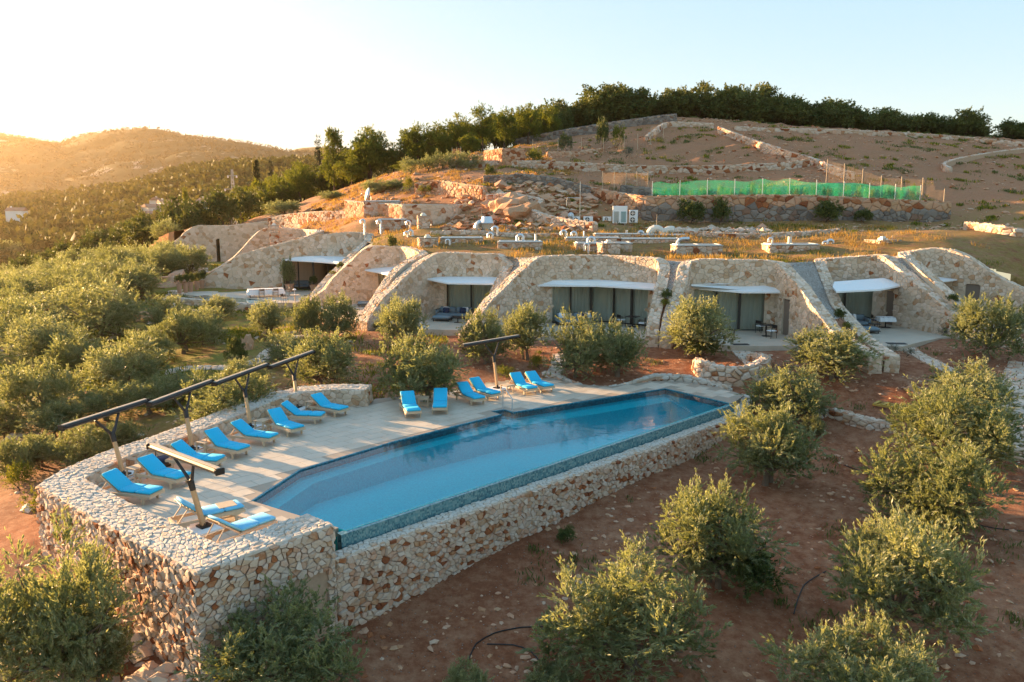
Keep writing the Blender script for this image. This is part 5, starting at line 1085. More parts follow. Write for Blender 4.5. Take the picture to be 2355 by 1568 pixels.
# daybed villa
p = cp(6, 880, 745); daybed((p[0], p[1], z), -.1, 1.5, 1.2, 'grey daybed at the left of the rightmost open terrace'); p2 = cp(6, 965, 795); daybed((p2[0], p2[1], z), -.1, 1.5, 1.0, 'grey footstool cushion in front of the daybed', False, 'footstool'); pillow((p[0] - .3, p[1] + .25, z + .62), 0, M_NAVY, 'navy pillow on the daybed'); pillow((p[0] - .05, p[1] + .4, z + .64), 0, M_CLOTH, 'white pillow on the daybed')
p = cp(6, 1130, 752); ped_table((p[0], p[1], z), -.1, 1.0, .8, .74, 'table under a white cloth before the brown door'); cloth((p[0], p[1], z), -.1, 1.0, .8, .745, .3, 'white tablecloth on the table before the brown door'); q = cp(6, 1045, 745); chair((*q, z), 1.4, 'dark armchair left of the white clothed table', 'terrace armchairs', M_NAVY)
p = cp(6, 1040, 762); ped_table((p[0], p[1], z), -.1, .7, .45, .34, 'low coffee table behind the daybed footstool'); m = MB(); m.box((0, 0, .012), (1.1, .55, .024)); o = m.build('doormat', M_HOSE); o.location = (*cp(6, 1225, 887), z); o.rotation_euler = (0, 0, -.1); setp(o, 'black doormat at the terrace edge of the daybed villa', 'doormat')
# narrow villa
p = cp(9, 1075, 850); daybed((p[0], p[1], z), .2, 1.2, .9, 'grey footstool glimpsed beside the sloping wall of the narrow bay', False, 'footstool')
# lounge terrace
z = 1.304; lt = lambda x, y: cz(10, x, y, z)[:2]
p = np.array(lt(1300, 1150)); a = math.atan2(lt(1450, 1120)[1] - lt(1150, 1170)[1], lt(1450, 1120)[0] - lt(1150, 1170)[0]) * .35
t = thing('table', 'long dining table under a white cloth on the lounge terrace', 'table', (*p, z), a); m = MB(); m.box((0, 0, .72), (3.2, 1.0, .04)); m.build('table_top', M_WOOD, t)
for sx in (-1, 1):
    for sy in (-1, 1): m = MB(); m.box((sx * 1.45, sy * .4, .35), (.06, .06, .7)); m.build('leg', M_DARK, t)
cloth((*p, z), a, 3.2, 1.0, .745, .52, 'long white tablecloth over the dining table of the lounge')
for i, (dx, dy, r) in enumerate([(-.5, -.85, math.pi), (.75, -.85, math.pi), (-.7, .85, 0), (.6, .85, 0), (1.95, 0, -1.57)]): chair((p[0] + dx * math.cos(a) - dy * math.sin(a), p[1] + dx * math.sin(a) + dy * math.cos(a), z), a + r, ['pale chair at the near left of the long white table', 'pale chair at the near right of the long white table', 'pale chair behind the left of the long white table', 'pale chair behind the right of the long white table', 'pale chair at the right end of the long white table'][i], 'dining chairs of the lounge', plain('beige_seat', (.50, .40, .30), .8), plain('bronze_frame', (.16, .12, .09), .5))
q = lt(1665, 1235); ped_table((*q, z), .2, .75, .75, .74, 'small table with a lamp at the right end of the lounge terrace', M_WOODG); chair((q[0] + .95, q[1] + .3, z), -1.4, 'pale chair right of the small lamp table', 'dining chairs of the lounge', M_WOODG); chair((q[0] - .9, q[1], z), 1.4, 'pale chair left of the small lamp table', 'dining chairs of the lounge', M_WOODG)
t = thing('table_lamp', 'small white lamp standing on the table at the lounge edge', 'lamp', (*q, z + .744)); m = MB(); m.tube([(0, 0, 0), (0, 0, .45)], .015, 6); m.lathe((0, 0, 0), [(.1, 0), (.1, .02)], 10); m.build('stand', M_WHITE, t); m = MB(); m.lathe((0, 0, .42), [(.16, 0), (.14, .05), (.06, .12)], 12); m.build('lamp_shade', M_WHITE, t)
s0 = lt(1780, 1010); daybed((s0[0], 83.0, z), .05, 2.8, .95, 'beige sofa inside the open lounge'); daybed((s0[0] - 2.6, 84.6, z), .4, 1.0, .9, 'beige armchair at the back of the open lounge', True, 'armchair')
POTS = []
def pot(k, x, yb, w, h, zz, lab, plant):
    p = cz(k, x, yb, zz); t = thing('plant_pot', lab, 'plant pot', p, 0, 'terracotta pots of the lounge terrace'); m = MB(); m.lathe((0, 0, 0), [(w * .34, 0), (w * .5, h * .93), (w * .54, h * .94), (w * .54, h), (w * .46, h), (w * .44, h * .9)], 16); m.build('pot', M_TERRA, t); POTS.append((t, p, w, h, plant))
for x, y, i in ((215, 1110, 0), (295, 1100, 1), (360, 1087, 2), (432, 1075, 3), (500, 1062, 4)): pot(10, x, y, .52, .95, z, ['first tall terracotta pot at the outer corner of the lounge terrace', 'second tall terracotta pot from the outer corner', 'third tall terracotta pot from the outer corner', 'fourth tall terracotta pot from the outer corner', 'fifth terracotta pot, in shade against the lounge wall'][i], 'bush')
pot(10, 1360, 1022, .9, .45, z, 'low terracotta pot with a citrus tree behind the white table', 'tree'); pot(10, 1600, 1085, .95, .75, z, 'wide terracotta pot with a small tree at the lounge entrance', 'tree'); pot(10, 1900, 1075, .8, .6, z, 'pot with a leafy shrub beside the sofa of the lounge', 'bush')
# parked car glimpsed above the lounge wall, pallet, hoses
p = cz(10, 780, 770, 2.3); t = thing('parked_car', 'white car half hidden behind the sloping lounge wall', 'car', (p[0] + .6, 94.5 * 0 + 90.5, gz(p[0] + .6, 90.5)), 1.2)
m = MB(); P = [(-2.1, .35), (-2.1, .75), (-1.5, .92), (-.75, 1.42), (.7, 1.45), (1.4, 1.0), (2.05, .9), (2.15, .4)]; n = len(P)
for s, k in ((-.85, 1), (.85, 1)): m.v += [(x, s * (1 if zz < 1.1 else .82), zz) for x, zz in P]
m.f += [list(range(n))[::-1], [n + i for i in range(n)]] + [(i, (i + 1) % n, n + (i + 1) % n, n + i) for i in range(n)]; m.build('body', plain('white_car_paint', (.75, .75, .75), .25), t)
for sx in (-1.3, 1.35):
    for s in (-.82, .82): m = MB(); m.tube([(sx, s - .1, .33), (sx, s + .1, .33)], .33, 14); m.build('wheel', M_HOSE, t)
m = MB(); m.box((0, 0, 1.22), (1.3, 1.66, .28)); m.build('windows', M_FRAME, t)
for s in (-.6, .6): m = MB(); m.box((2.1, s, .72), (.1, .3, .14), bev=.03); m.build('headlight', M_STEEL, t)
p = atg(2057, 945); t = thing('pallet', 'yellow wooden pallet lying on the red soil right of the pool', 'pallet', (p[0], p[1], p[2] + .06), -.75); M_YEL = plain('yellow_wood', (.52, .33, .06), .7)
for i in range(5): m = MB(); m.box((-.8 + i * .4, 0, .10), (.14, .75, .03)); m.build('plank', M_YEL, t)
for s in (-1, 0, 1): m = MB(); m.box((0, s * .33, .04), (1.8, .08, .08)); m.build('runner', M_YEL, t)
def hose(pts, lab):
    P = catmull([atg(x, y) for x, y in pts], .25); z3 = ground_z(P[:, 0], P[:, 1]) + .02; m = MB(); m.tube([(a, b, c) for a, b, c in zip(P[:, 0], P[:, 1], z3)], .018, 5); setp(m.build('irrigation_hose', M_HOSE), lab, 'hose')
hose([(1075, 1530), (1095, 1490), (1140, 1460), (1200, 1452), (1260, 1452)], 'black irrigation hose arching over the soil left of the big front olive'); hose([(1120, 1485), (1180, 1490), (1220, 1510), (1260, 1545), (1280, 1568)], 'black irrigation hose running down to the bottom edge'); hose([(1825, 1420), (1835, 1380), (1850, 1350), (1880, 1330), (1900, 1318)], 'black irrigation hose between the two right front olives'); hose([(1940, 1075), (1990, 1090), (2015, 1110)], 'thin dark hose right of the pale sunlit olive'); hose([(2225, 1210), (2290, 1222), (2354, 1225)], 'dark hose crossing the soil at the right edge')
# ------------------------------------------------------------------ vegetation
def unit(v): return v / np.maximum(np.linalg.norm(v, axis=-1, keepdims=True), 1e-9)
def leaves(r, base, dirs, ln, wd, tone):
    """one rhombic leaf per row: base point, direction; returns vertices, quads, tone"""
    n = len(base); side = unit(np.cross(dirs, unit(r.normal(size=(n, 3))))); l = ln * r.uniform(.7, 1.25, (n, 1)); w = wd * r.uniform(.75, 1.2, (n, 1))
    nrm = np.cross(dirs, side)
    V = np.stack([base, base + dirs * l * .5 + side * w * .5 + nrm * l * .05, base + dirs * l, base + dirs * l * .5 - side * w * .5 + nrm * l * .05], 1).reshape(-1, 3)
    return V, np.arange(4 * n).reshape(-1, 4), np.repeat(tone, 4)
def shoots(r, org, dr, length, nl, ln, wd, tone, spread=.8, start=.15):
    """leafy shoots from org along dr with nl leaves each"""
    n = len(org); t = r.uniform(start, 1, (n, nl, 1)); bend = r.normal(0, .12, (n, 1, 3))
    b = org[:, None] + dr[:, None] * length[:, None, None] * t + bend * t * t * length[:, None, None]
    d = unit(dr[:, None] + spread * unit(r.normal(size=(n, nl, 3)))); tn = np.clip(tone[:, None] + r.normal(0, .13, (n, nl)), 0, 1)
    return leaves(r, b.reshape(-1, 3), d.reshape(-1, 3), ln, wd, tn.ravel())
def cloud(name, mat, seed, lobes, lr, ns, nl, slen, ln, wd, up=.45, flat=1., spread=.8, spires=0, keep=.85):
    r = np.random.default_rng(seed); n = len(lobes)
    org = np.repeat(lobes, ns, 0); d = unit(r.normal(size=(n * ns, 3)) * np.array([1, 1, flat]) + np.array([0, 0, up]))
    lob = np.repeat(lr if np.ndim(lr) else np.full(n, lr), ns); org = org + d * (lob * r.uniform(.05, .75, n * ns))[:, None]
    lt = np.repeat(r.uniform(.25, .75, n), ns)
    V, Q, T = shoots(r, org, d, slen * r.uniform(.6, 1.3, n * ns), nl, ln, wd, lt, spread)
    if spires:
        k = r.choice(n, spires, p=None); o = lobes[k] + np.array([0, 0, 1]) * (lr if np.ndim(lr) == 0 else lr[k][:, None]) * .7 + r.normal(0, .05, (spires, 3)); dd = unit(np.array([0, 0, 1.]) + r.normal(0, .22, (spires, 3)))
        o = np.repeat(o, 4, 0) + r.normal(0, .035, (spires * 4, 3)); dd = unit(np.repeat(dd, 4, 0) + r.normal(0, .18, (spires * 4, 3)))
        V2, Q2, T2 = shoots(r, o, dd, slen * r.uniform(.9, 1.7, spires * 4), nl, ln, wd, np.full(spires * 4, .62), spread * .8); V, Q, T = np.vstack([V, V2]), np.vstack([Q, Q2 + len(V)]), np.concatenate([T, T2])
    return quadmesh(name, V, Q, mat, {'tone': T})
def dome(r, n, R, zc, h, low=-.5, bias=.55):
    d = unit(r.normal(size=(n * 4, 3))); d = d[d[:, 2] > low][:n]; k = r.uniform(bias, 1, (len(d), 1)) * (1 + .16 * np.sin(3 * np.arctan2(d[:, 1], d[:, 0]) + r.uniform(0, 6)))[:, None]
    return d * k * np.array([R, R, h]) + np.array([0, 0, zc])
def trunk_mesh(name, mat, seed, lobes, h=.45, rad=.09, nlimb=7, stems=1):
    r = np.random.default_rng(seed); m = MB()
    for s in range(stems):
        a = r.uniform(0, 6.28); o = Vector((.10 * math.cos(a) * (stems > 1), .10 * math.sin(a) * (stems > 1), 0)); top = o + Vector((r.normal(0, .05), r.normal(0, .05), h))
        m.tube([o + Vector((0, 0, -.12)), o + Vector((r.normal(0, .015), r.normal(0, .015), h * .3)), o * .8 + Vector((r.normal(0, .03), r.normal(0, .03), h * .65)), top], [rad * 1.55 / stems ** .5, rad * 1.05 / stems ** .5, rad * .85 / stems ** .5, rad * .8 / stems ** .5], 7)
        for i in r.choice(len(lobes), min(nlimb, len(lobes)), replace=False):
            e = Vector(lobes[i]); mid = top.lerp(e, .5) + Vector((r.normal(0, .06), r.normal(0, .06), -.03)); m.tube([top - Vector((0, 0, .05)), mid, e], [rad * .5, rad * .32, rad * .12], 5)
    me = bpy.data.meshes.new(name); me.from_pydata(m.v, [], m.f); me.materials.append(mat); return me
OLV = []
for i in range(7):
    r = np.random.default_rng(100 + i); lb = dome(r, 62, .86, .80, .78, -.85, .42); lb[:, :2] *= r.uniform(.92, 1.1, 2)
    cr = cloud('olive_crown', M_OLIVE, 200 + i, lb, .24 * r.uniform(.65, 1.35, len(lb)), 19, 20, .22, .066, .0185, .66, 1, .60, 90)
    OLV.append((cr, trunk_mesh('olive_trunk', M_BARK, 300 + i, lb, .42, .075, 9, 1 + i % 3)))
OLF = []
for i in range(4):
    r = np.random.default_rng(150 + i); lb = dome(r, 38, .88, .78, .76, -.85, .42)
    OLF.append((cloud('olive_crown_far', M_OLIVE, 250 + i, lb, .26, 14, 13, .26, .085, .024, .7, 1, .65, 26), trunk_mesh('olive_trunk_far', M_BARK, 350 + i, lb, .42, .08, 5)))
PIN = []
for i in range(3):
    r = np.random.default_rng(160 + i); lb = dome(r, 48, .80, .98, .82, -.85, .3)
    PIN.append((cloud('pine_crown', M_PINE, 260 + i, lb, .27, 26, 15, .14, .07, .020, .5, .75, 1.0, 0), trunk_mesh('pine_trunk', M_TRUNK, 360 + i, lb, .9, .05, 8)))
TPI = []                                                             # pointed young pine
for i in range(2):
    r = np.random.default_rng(170 + i); z = r.uniform(.25, 2.0, 60); a = r.uniform(0, 6.28, 60); rr = .72 * (1 - z / 2.25) ** .8 * r.uniform(.5, 1, 60); lb = np.stack([rr * np.cos(a), rr * np.sin(a), z], -1)
    TPI.append((cloud('pointed_pine_crown', M_PINE, 270 + i, lb, .18, 20, 15, .14, .065, .018, .55, .7, .9, 8), trunk_mesh('pointed_pine_trunk', M_TRUNK, 370 + i, lb[:6], 1.0, .045, 5)))
SCR = []
for i in range(4):
    r = np.random.default_rng(180 + i); lb = dome(r, 32, .8, .62, .62, -.35, .4)
    SCR.append((cloud('evergreen_crown', M_MACC, 280 + i, lb, .26, 20, 14, .18, .080, .040, .4, .9, 1.0, 6), trunk_mesh('evergreen_trunk', M_TRUNK, 380 + i, lb, .3, .05, 4)))
CYPR = []
for i in range(2):
    r = np.random.default_rng(190 + i); z = r.uniform(.1, 2.0, 60); a = r.uniform(0, 6.28, 60); rr = .27 * np.minimum(1, (2.1 - z) * 1.2) * np.minimum(1, .35 + z * 1.4) * r.uniform(.4, 1, 60); lb = np.stack([rr * np.cos(a), rr * np.sin(a), z], -1)
    CYPR.append((cloud('cypress_crown', M_CYPR, 290 + i, lb, .09, 18, 15, .12, .045, .020, 1.6, 1, .4, 4), trunk_mesh('cypress_trunk', M_TRUNK, 390 + i, lb[:3], .3, .04, 2)))
FIR = []
for i in range(2):
    r = np.random.default_rng(195 + i); z = np.sort(r.uniform(.2, 1.95, 70)); z = np.round(z / .16) * .16 + r.normal(0, .02, 70); a = r.uniform(0, 6.28, 70); rr = .5 * (1 - z / 2.1) * r.uniform(.45, 1.1, 70); lb = np.stack([rr * np.cos(a), rr * np.sin(a), z], -1)
    FIR.append((cloud('conifer_crown', M_CYPR, 295 + i, lb, .10, 12, 12, .12, .04, .012, .1, .45, .7, 3), trunk_mesh('conifer_trunk', M_TRUNK, 395 + i, lb[:5], 1.6, .03, 5)))
r = np.random.default_rng(7); lb = dome(r, 16, .7, .4, .4, -.3, .4); LAVM = cloud('lavender_tuft', M_LAV, 7, lb, .25, 20, 10, .3, .07, .012, 1.0, 1, .5, 10)
GRN = []
for i in range(2):
    r = np.random.default_rng(8 + i); lb = dome(r, 18, .72, .45, .42, -.3, .4); GRN.append(cloud('green_bush', M_GRASS, 18 + i, lb, .26, 18, 11, .24, .075, .03, .7, 1, .8, 8))
def stem_mesh(name, lob): return trunk_mesh(name, M_TRUNK, 5, lob, .2, .03, 4)
STEM = stem_mesh('bush_stem', lb)
_tr = random.Random(3)
def plant(name, cat, var, p, w, h, lab, group=None, parts=('trunk', 'crown'), hz=1.9, rz=None):
    """w = crown diameter, h = overall height; var = (crown mesh, trunk mesh)"""
    t = thing(name, lab, cat, (p[0], p[1], p[2] - .03), _tr.uniform(0, 6.28) if rz is None else rz, group); s = (w / 2, w / 2, h / hz)
    c = link(parts[1], var[0], t); c.scale = s
    if var[1] is not None: k = link(parts[0], var[1], t); k.scale = s
    return t
def by_px(fn, x, yb, wpx, hpx, lab, var, name='olive_tree', cat='olive tree', group=None, Y=None, hz=1.75, parts=('trunk', 'crown')):
    p = atg(x, yb) if Y is None else aty(x, yb, Y)
    top = None
    if Y is not None: top = aty(x, yb - hpx, Y)[2]; p = (p[0], p[1], gz(p[0], p[1]))
    k = mpp(p)
    if top is not None and top > p[2] + 1: hpx = (top - p[2]) / k
    e = 1.04 if name == 'olive_tree' else 1.0; return plant(name, cat, var, p, wpx * k * e, hpx * k * (.89 if name == 'olive_tree' else 1.04), lab, group, parts, hz)
G1 = 'olive trees around the pool'
NEAR = [(60, 1575, 230, 250, 'low dense olive bush under the big one in the bottom left corner'), (235, 1590, 170, 190, 'olive bush at the foot of the terrace wall, bottom left'), (150, 1590, 330, 380, 'big yellow green olive filling the bottom left corner'), (650, 1620, 380, 262, 'dark shaded olive pressed against the near corner of the pool wall'), (1440, 1545, 400, 290, 'large olive with sunlit tips in the middle of the foreground'), (1645, 1345, 290, 245, 'olive with a gold top half way along the pool wall'),
        (2050, 1480, 350, 330, 'tall ragged olive with sunlit sprays in the right foreground'), (1955, 1720, 390, 300, 'olive cut by the bottom edge, lit on top, right of centre'), (1762, 1115, 240, 200, 'pale golden olive touching the right end of the pool wall'), (2132, 1232, 300, 255, 'olive with one bright top spray, second row at the right'),
        (2190, 1095, 310, 230, 'wide dark olive with glowing tips at the right edge of the terraces'), (1825, 968, 200, 130, 'olive with a gilded crown behind the right end of the pool'), (1920, 872, 210, 120, 'dull dark olive hiding the foot of the long wing wall'), (2235, 965, 220, 140, 'grey green olive in shade behind the gilded one at the right'),
        (2268, 832, 175, 160, 'dark olive before the last villa at the right edge'), (1600, 818, 190, 145, 'olive with a round top standing above the ring wall'), (1328, 868, 145, 155, 'left half of the twin olive before the wide glass villa'), (1420, 868, 140, 135, 'right half of the twin olive before the wide glass villa'),
        (1118, 838, 120, 130, 'left olive of the bright pair behind the free parasol'), (1208, 828, 125, 130, 'taller right olive of the bright pair behind the free parasol'), (980, 932, 205, 172, 'broad olive behind the two loungers that face the camera'), (922, 806, 120, 132, 'olive in front of the sloping wall left of the sofa villa'),
        (748, 898, 195, 150, 'wide olive beyond the end of the pool terrace wall'), (510, 988, 215, 138, 'low olive just outside the terrace wall behind the second parasol'), (715, 778, 85, 108, 'left one of two leaning olives below the lounge terrace'), (775, 778, 95, 105, 'right one of two leaning olives below the lounge terrace'),
        (622, 772, 105, 84, 'small olive with a bare leaning trunk below the long white table'), (292, 918, 205, 150, 'olive with a dark twisted trunk left of the stepping stone path'), (98, 978, 190, 158, 'old olive with a thick bare trunk at the left edge'), (428, 812, 150, 108, 'olive in the sunny weeds left of the stepping stone path'),
        (240, 778, 190, 140, 'old forked olive standing over yellow grass'), (108, 846, 185, 125, 'wide olive at the left behind the old thick trunked one'), (18, 1010, 120, 85, 'low olive at the left edge above the small one'), (135, 1010, 150, 90, 'feathery olive left of the first wall parasol'), (245, 968, 150, 90, 'olive bush behind the case of the first parasol'), (345, 955, 140, 88, 'olive bush behind the case of the second parasol'), (95, 1075, 130, 85, 'pale olive bush outside the left wall corner'), (415, 925, 120, 75, 'olive bush by the path behind the second parasol'), (38, 1102, 120, 110, 'small olive at the left edge beside the pool wall'), (205, 1075, 150, 105, 'olive bush outside the wall behind the first parasol case'), (290, 1045, 100, 80, 'feathery olive bush right of the first wall parasol'),
        (1275, 1640, 150, 120, 'tip of an olive rising from the bottom edge, centre'), (1075, 1625, 110, 110, 'thin olive shoots at the bottom edge beside the hose'), (1870, 1010, 60, 60, 'sapling beside the low wall right of the pool')]
for i, (x, y, w, h, lab) in enumerate(NEAR): by_px(None, x, y, w, h, lab, OLV[i % 7], group=G1)
MID = [(470, 792, 130, 95, 'olive between the path and the sunny weeds'), (392, 768, 125, 92, 'olive left of the lone one in the sunny weeds'), (505, 735, 90, 58, 'low olive before the plunge pool wall'), (185, 868, 150, 115, 'olive behind the old thick trunked one'), (345, 845, 130, 95, 'olive at the bend of the stepping stone path'), (560, 900, 120, 80, 'olive shrub between the path and the third parasol'), (650, 840, 110, 80, 'olive beside the stepping stones below the bare trunked one'), (180, 700, 130, 90, 'olive at the left above the old forked one'), (60, 720, 140, 85, 'left edge olive in the middle grove'), (325, 690, 120, 80, 'olive left of the stone steps to the lounge'), (390, 645, 110, 85, 'olive beside the rock terrace left of the lounge'), (440, 640, 90, 80, 'rounded olive in front of the far left villa'), (380, 610, 90, 60, 'pale olive below the far left villa'), (320, 640, 110, 70, 'olive above the stone steps'), (20, 660, 110, 70, 'hazy olive at the left edge behind the rock slab'), (190, 640, 110, 70, 'olive right of the rock slab in the grove'), (260, 640, 100, 75, 'olive in the hazy grove, two right of the rock slab')]
for i, (x, y, w, h, lab) in enumerate(MID): by_px(None, x, y, w, h, lab, OLV[(i + 3) % 7], group='olive trees of the middle grove')
rr = np.random.default_rng(41); pts = [tuple(o.location[:2]) for o in bpy.data.objects if o.name.startswith('olive_tree')]; _k = len(pts)
for _ in range(4000):
    y = rr.uniform(50, 118); x = -rr.uniform(30, 90)
    if x > -36 - (y - 72) * .22 or (x > -50 and y > 100) or any((x - a) ** 2 + (y - b) ** 2 < 4.9 ** 2 for a, b in pts): continue
    pts.append((x, y))
for i, (x, y) in enumerate(pts[_k:]): plant('olive_tree', 'olive tree', OLF[i % 4], (x, y, gz(x, y)), rr.uniform(4.6, 5.8), rr.uniform(3.1, 3.8), 'hazy olive of the far grove left of the villas', 'olive trees of the far grove', hz=1.75)
HOL = [(655, 505, 85, 48, 'olive bush left of the flat roofs, below the cypress', 118), (765, 484, 75, 48, 'rounded olive by the ramp wall', 116), (865, 462, 75, 52, 'left olive of the pair above the reservoir', 104), (905, 460, 70, 50, 'right olive of the pair above the reservoir', 103), (945, 432, 60, 45, 'first olive of the row above the rubble wall', 112), (985, 432, 52, 46, 'second olive of the row above the rubble wall', 111), (1018, 433, 50, 46, 'third olive of the row above the rubble wall', 110), (1050, 434, 50, 46, 'fourth olive of the row above the rubble wall', 109), (1083, 436, 55, 46, 'fifth olive of the row above the rubble wall', 108)]
for i, (x, y, w, h, lab, Y) in enumerate(HOL): by_px(None, x, y, w, h, lab, OLV[i % 7] if i < 4 else OLF[i % 4], Y=Y, group='olive trees on the hillside')
# pines and conifers of the wood behind the villas
PW_ = [(770, 432, 110, 118, 'tall pointed bright green pine on the edge of the wood', 142, TPI[0]), (850, 430, 95, 108, 'broad dark pine right of the tall pointed one', 140, PIN[0]), (690, 465, 90, 90, 'dense round pine left of the tall pointed one', 150, PIN[1]), (640, 475, 70, 70, 'round pine left of the dense one', 152, PIN[2]), (735, 420, 70, 100, 'dark slender conifer behind the pointed pine', 155, FIR[1]), (960, 405, 95, 125, 'umbrella pine standing out against the sky', 133, PIN[2]),
       (1005, 395, 85, 110, 'yellow green pine right of the umbrella pine', 131, PIN[0]), (1055, 388, 85, 125, 'tall pine above the row of five olives', 130, PIN[1]), (1110, 378, 85, 132, 'dark pine left of the hut', 131, PIN[0]), (1160, 360, 80, 115, 'pine behind the stone hut', 136, PIN[2]), (1215, 345, 80, 105, 'pine on the ridge right of the hut', 138, PIN[1]), (1265, 335, 70, 90, 'smaller pine on the ridge', 142, PIN[0]), (905, 420, 70, 90, 'pine between the broad dark one and the umbrella pine', 140, PIN[1]), (1700, 285, 55, 90, 'lone tall pine rising over the hilltop scrub', 165, PIN[2]),
       (600, 490, 60, 55, 'low pine beside the leaning cypress', 150, PIN[2]), (555, 500, 55, 50, 'bright young pine below the pylon', 150, TPI[1]), (430, 510, 40, 55, 'bright young pine near the village houses', 175, TPI[1]), (810, 445, 80, 80, 'dark undergrowth pine at the foot of the wood', 136, PIN[1]), (930, 425, 70, 55, 'low dark pine at the foot of the umbrella pine', 130, PIN[0]), (1085, 395, 60, 50, 'low dark pine behind the netting', 126, PIN[1])]
for x, y, w, h, lab, Y, v in PW_: by_px(None, x, y, w, h, lab, v, 'pine_tree', 'pine tree', 'pines of the wood behind the villas', Y, 1.95)
for x, y, w, h, lab, Y, v in [(595, 500, 26, 122, 'narrow dark cypress standing clear of the wood', 160, CYPR[0]), (626, 470, 22, 108, 'thin spire of a conifer behind the cypress', 175, FIR[0])]: by_px(None, x, y, w * (2.7 if v is CYPR[0] else 1.8), h, lab, v, 'cypress_tree', 'cypress', None, Y, 2.1)
for x, y, w, h, lab, Y, v in [(500, 500, 50, 62, 'dark conifer left of the pylon', 165, FIR[0]), (528, 500, 30, 45, 'small dark conifer at the foot of the pylon', 166, FIR[1]), (365, 522, 28, 52, 'dark pointed conifer before the village houses', 180, FIR[1]), (330, 525, 35, 40, 'dark conifer left of the pointed one, before the village', 182, FIR[0])]: by_px(None, x, y, w * 1.5, h, lab, v, 'conifer_tree', 'conifer', None, Y, 2.05)
# dark belt of trees below the valley, hilltop scrub
rr = np.random.default_rng(43)
for i in range(46):
    u = i / 45; y = 122 + 26 * u * 0 + rr.uniform(0, 24); x = -112 + 66 * u + rr.normal(0, 1.2); z = gz(x, y)
    plant('evergreen_tree', 'evergreen tree', SCR[i % 4], (x, y, z), rr.uniform(5.5, 8.5), rr.uniform(4.5, 6.5), 'dark evergreen tree of the belt between the grove and the valley', 'belt of evergreen trees', hz=1.3)
for i in range(225):
    x = rr.uniform(6, 118); b = np.interp(x, [6, 14, 35, 50, 70, 92, 120], [150, 152, 154, 149, 146, 139, 130]); y = b + 1 + 20 * rr.uniform() ** 1.3
    if x < 14 and y < 156: y += 5
    s = rr.uniform(4.6, 8.0) * np.interp(x, [6, 50, 75, 95], [1, 1, .72, .52]); plant('scrub_tree', 'scrub tree', SCR[i % 4], (x, y, gz(x, y)), s * 1.55, s * rr.uniform(.72, .92), 'dense evergreen scrub tree of the hilltop', 'hilltop scrub', hz=1.3)
for i in range(34):
    x = rr.uniform(-18, 10); y = np.interp(x, [-18, 0, 10], [138, 143, 150]) + rr.uniform(0, 10); s = rr.uniform(3.5, 6); plant('scrub_tree', 'scrub tree', SCR[(i + 1) % 4], (x, y, gz(x, y)), s * 1.3, s, 'evergreen scrub tree behind the grey garden wall', 'scrub behind the garden', hz=1.3)
for i in range(26):
    x = rr.uniform(-52, -22); y = np.interp(x, [-52, -22], [158, 136]) + rr.uniform(0, 14); s = rr.uniform(4, 7); plant('scrub_tree', 'scrub tree', (SCR + PIN)[i % 7], (x, y, gz(x, y)), s * 1.25, s * 1.1, 'evergreen understorey tree among the pines', 'understorey of the pine wood', hz=1.5)
# bushes
BU = [(1230, 365, 45, 24, 'bright yellow green bush right of the stone hut', GRN[0], 110), (1500, 505, 0, 0, '', None, 0), (870, 760, 40, 22, 'round dark green bush at the foot of the sloping wall', GRN[1], None), (905, 655, 26, 30, 'dark shrub hanging in the gap left of the sofa villa', SCR[0][0], None), (1610, 822, 90, 44, 'dark bush inside the ring wall', SCR[1][0], None), (1165, 870, 60, 30, 'green bush under the bright pair of olives', GRN[0], None), (1240, 850, 60, 34, 'yellow bush right of the bright pair of olives', GRN[1], None), (545, 840, 60, 50, 'dark bush beside the white boulder on the path', SCR[2][0], None),
      (1900, 515, 80, 42, 'big dark bush at the foot of the two-tone wall', SCR[2][0], 81), (1985, 520, 50, 26, 'dark bush right of the big one at the two-tone wall', SCR[0][0], 81), (1590, 508, 70, 42, 'dark bush left at the foot of the two-tone wall', SCR[3][0], 81), (1655, 506, 50, 36, 'second dark bush at the foot of the two-tone wall', SCR[1][0], 81), (1125, 446, 34, 22, 'round bush on the terrace right of the five olives', SCR[1][0], 98), (945, 462, 42, 34, 'dark green bush by the reservoir', GRN[1], 99), (985, 458, 50, 22, 'green bush on the reservoir roof edge', GRN[0], 96),
      (2050, 815, 45, 26, 'lavender clump at the terrace edge of the daybed villa', LAVM, None), (2085, 822, 42, 24, 'second lavender clump right of the wing wall tip', LAVM, None), (2165, 775, 34, 26, 'grey lavender bush right of the daybed terrace', LAVM, None), (1715, 1370, 170, 90, 'dark green bush below the olive half way along the pool wall', SCR[2][0], None), (1305, 1250, 55, 30, 'leafy weed clump at the foot of the long pool wall', SCR[3][0], None), (100, 1180, 120, 60, 'green bush at the foot of the left pool wall', GRN[1], None), (45, 1130, 80, 70, 'yellow green bush by the left wall corner', GRN[0], None), (1385, 320, 36, 30, 'small garden tree above the hut', SCR[1][0], 125), (1420, 325, 44, 36, 'yellow leaved shrub in the small garden', GRN[1], 124), (1300, 345, 40, 30, 'reddish shrub in the small garden', SCR[0][0], 120), (1440, 358, 40, 26, 'grey green bush at the garden corner', LAVM, 116),
      (790, 690, 40, 70, 'young shrub in the sunlit bed before the narrow bay', GRN[0], None), (385, 620, 30, 0, '', None, 0)]
for x, y, w, h, lab, me, Y in BU:
    if me is None: continue
    by_px(None, x, y, w, h, lab, (me, STEM), 'bush', 'bush', None, Y, 1.15, ('stem', 'foliage'))
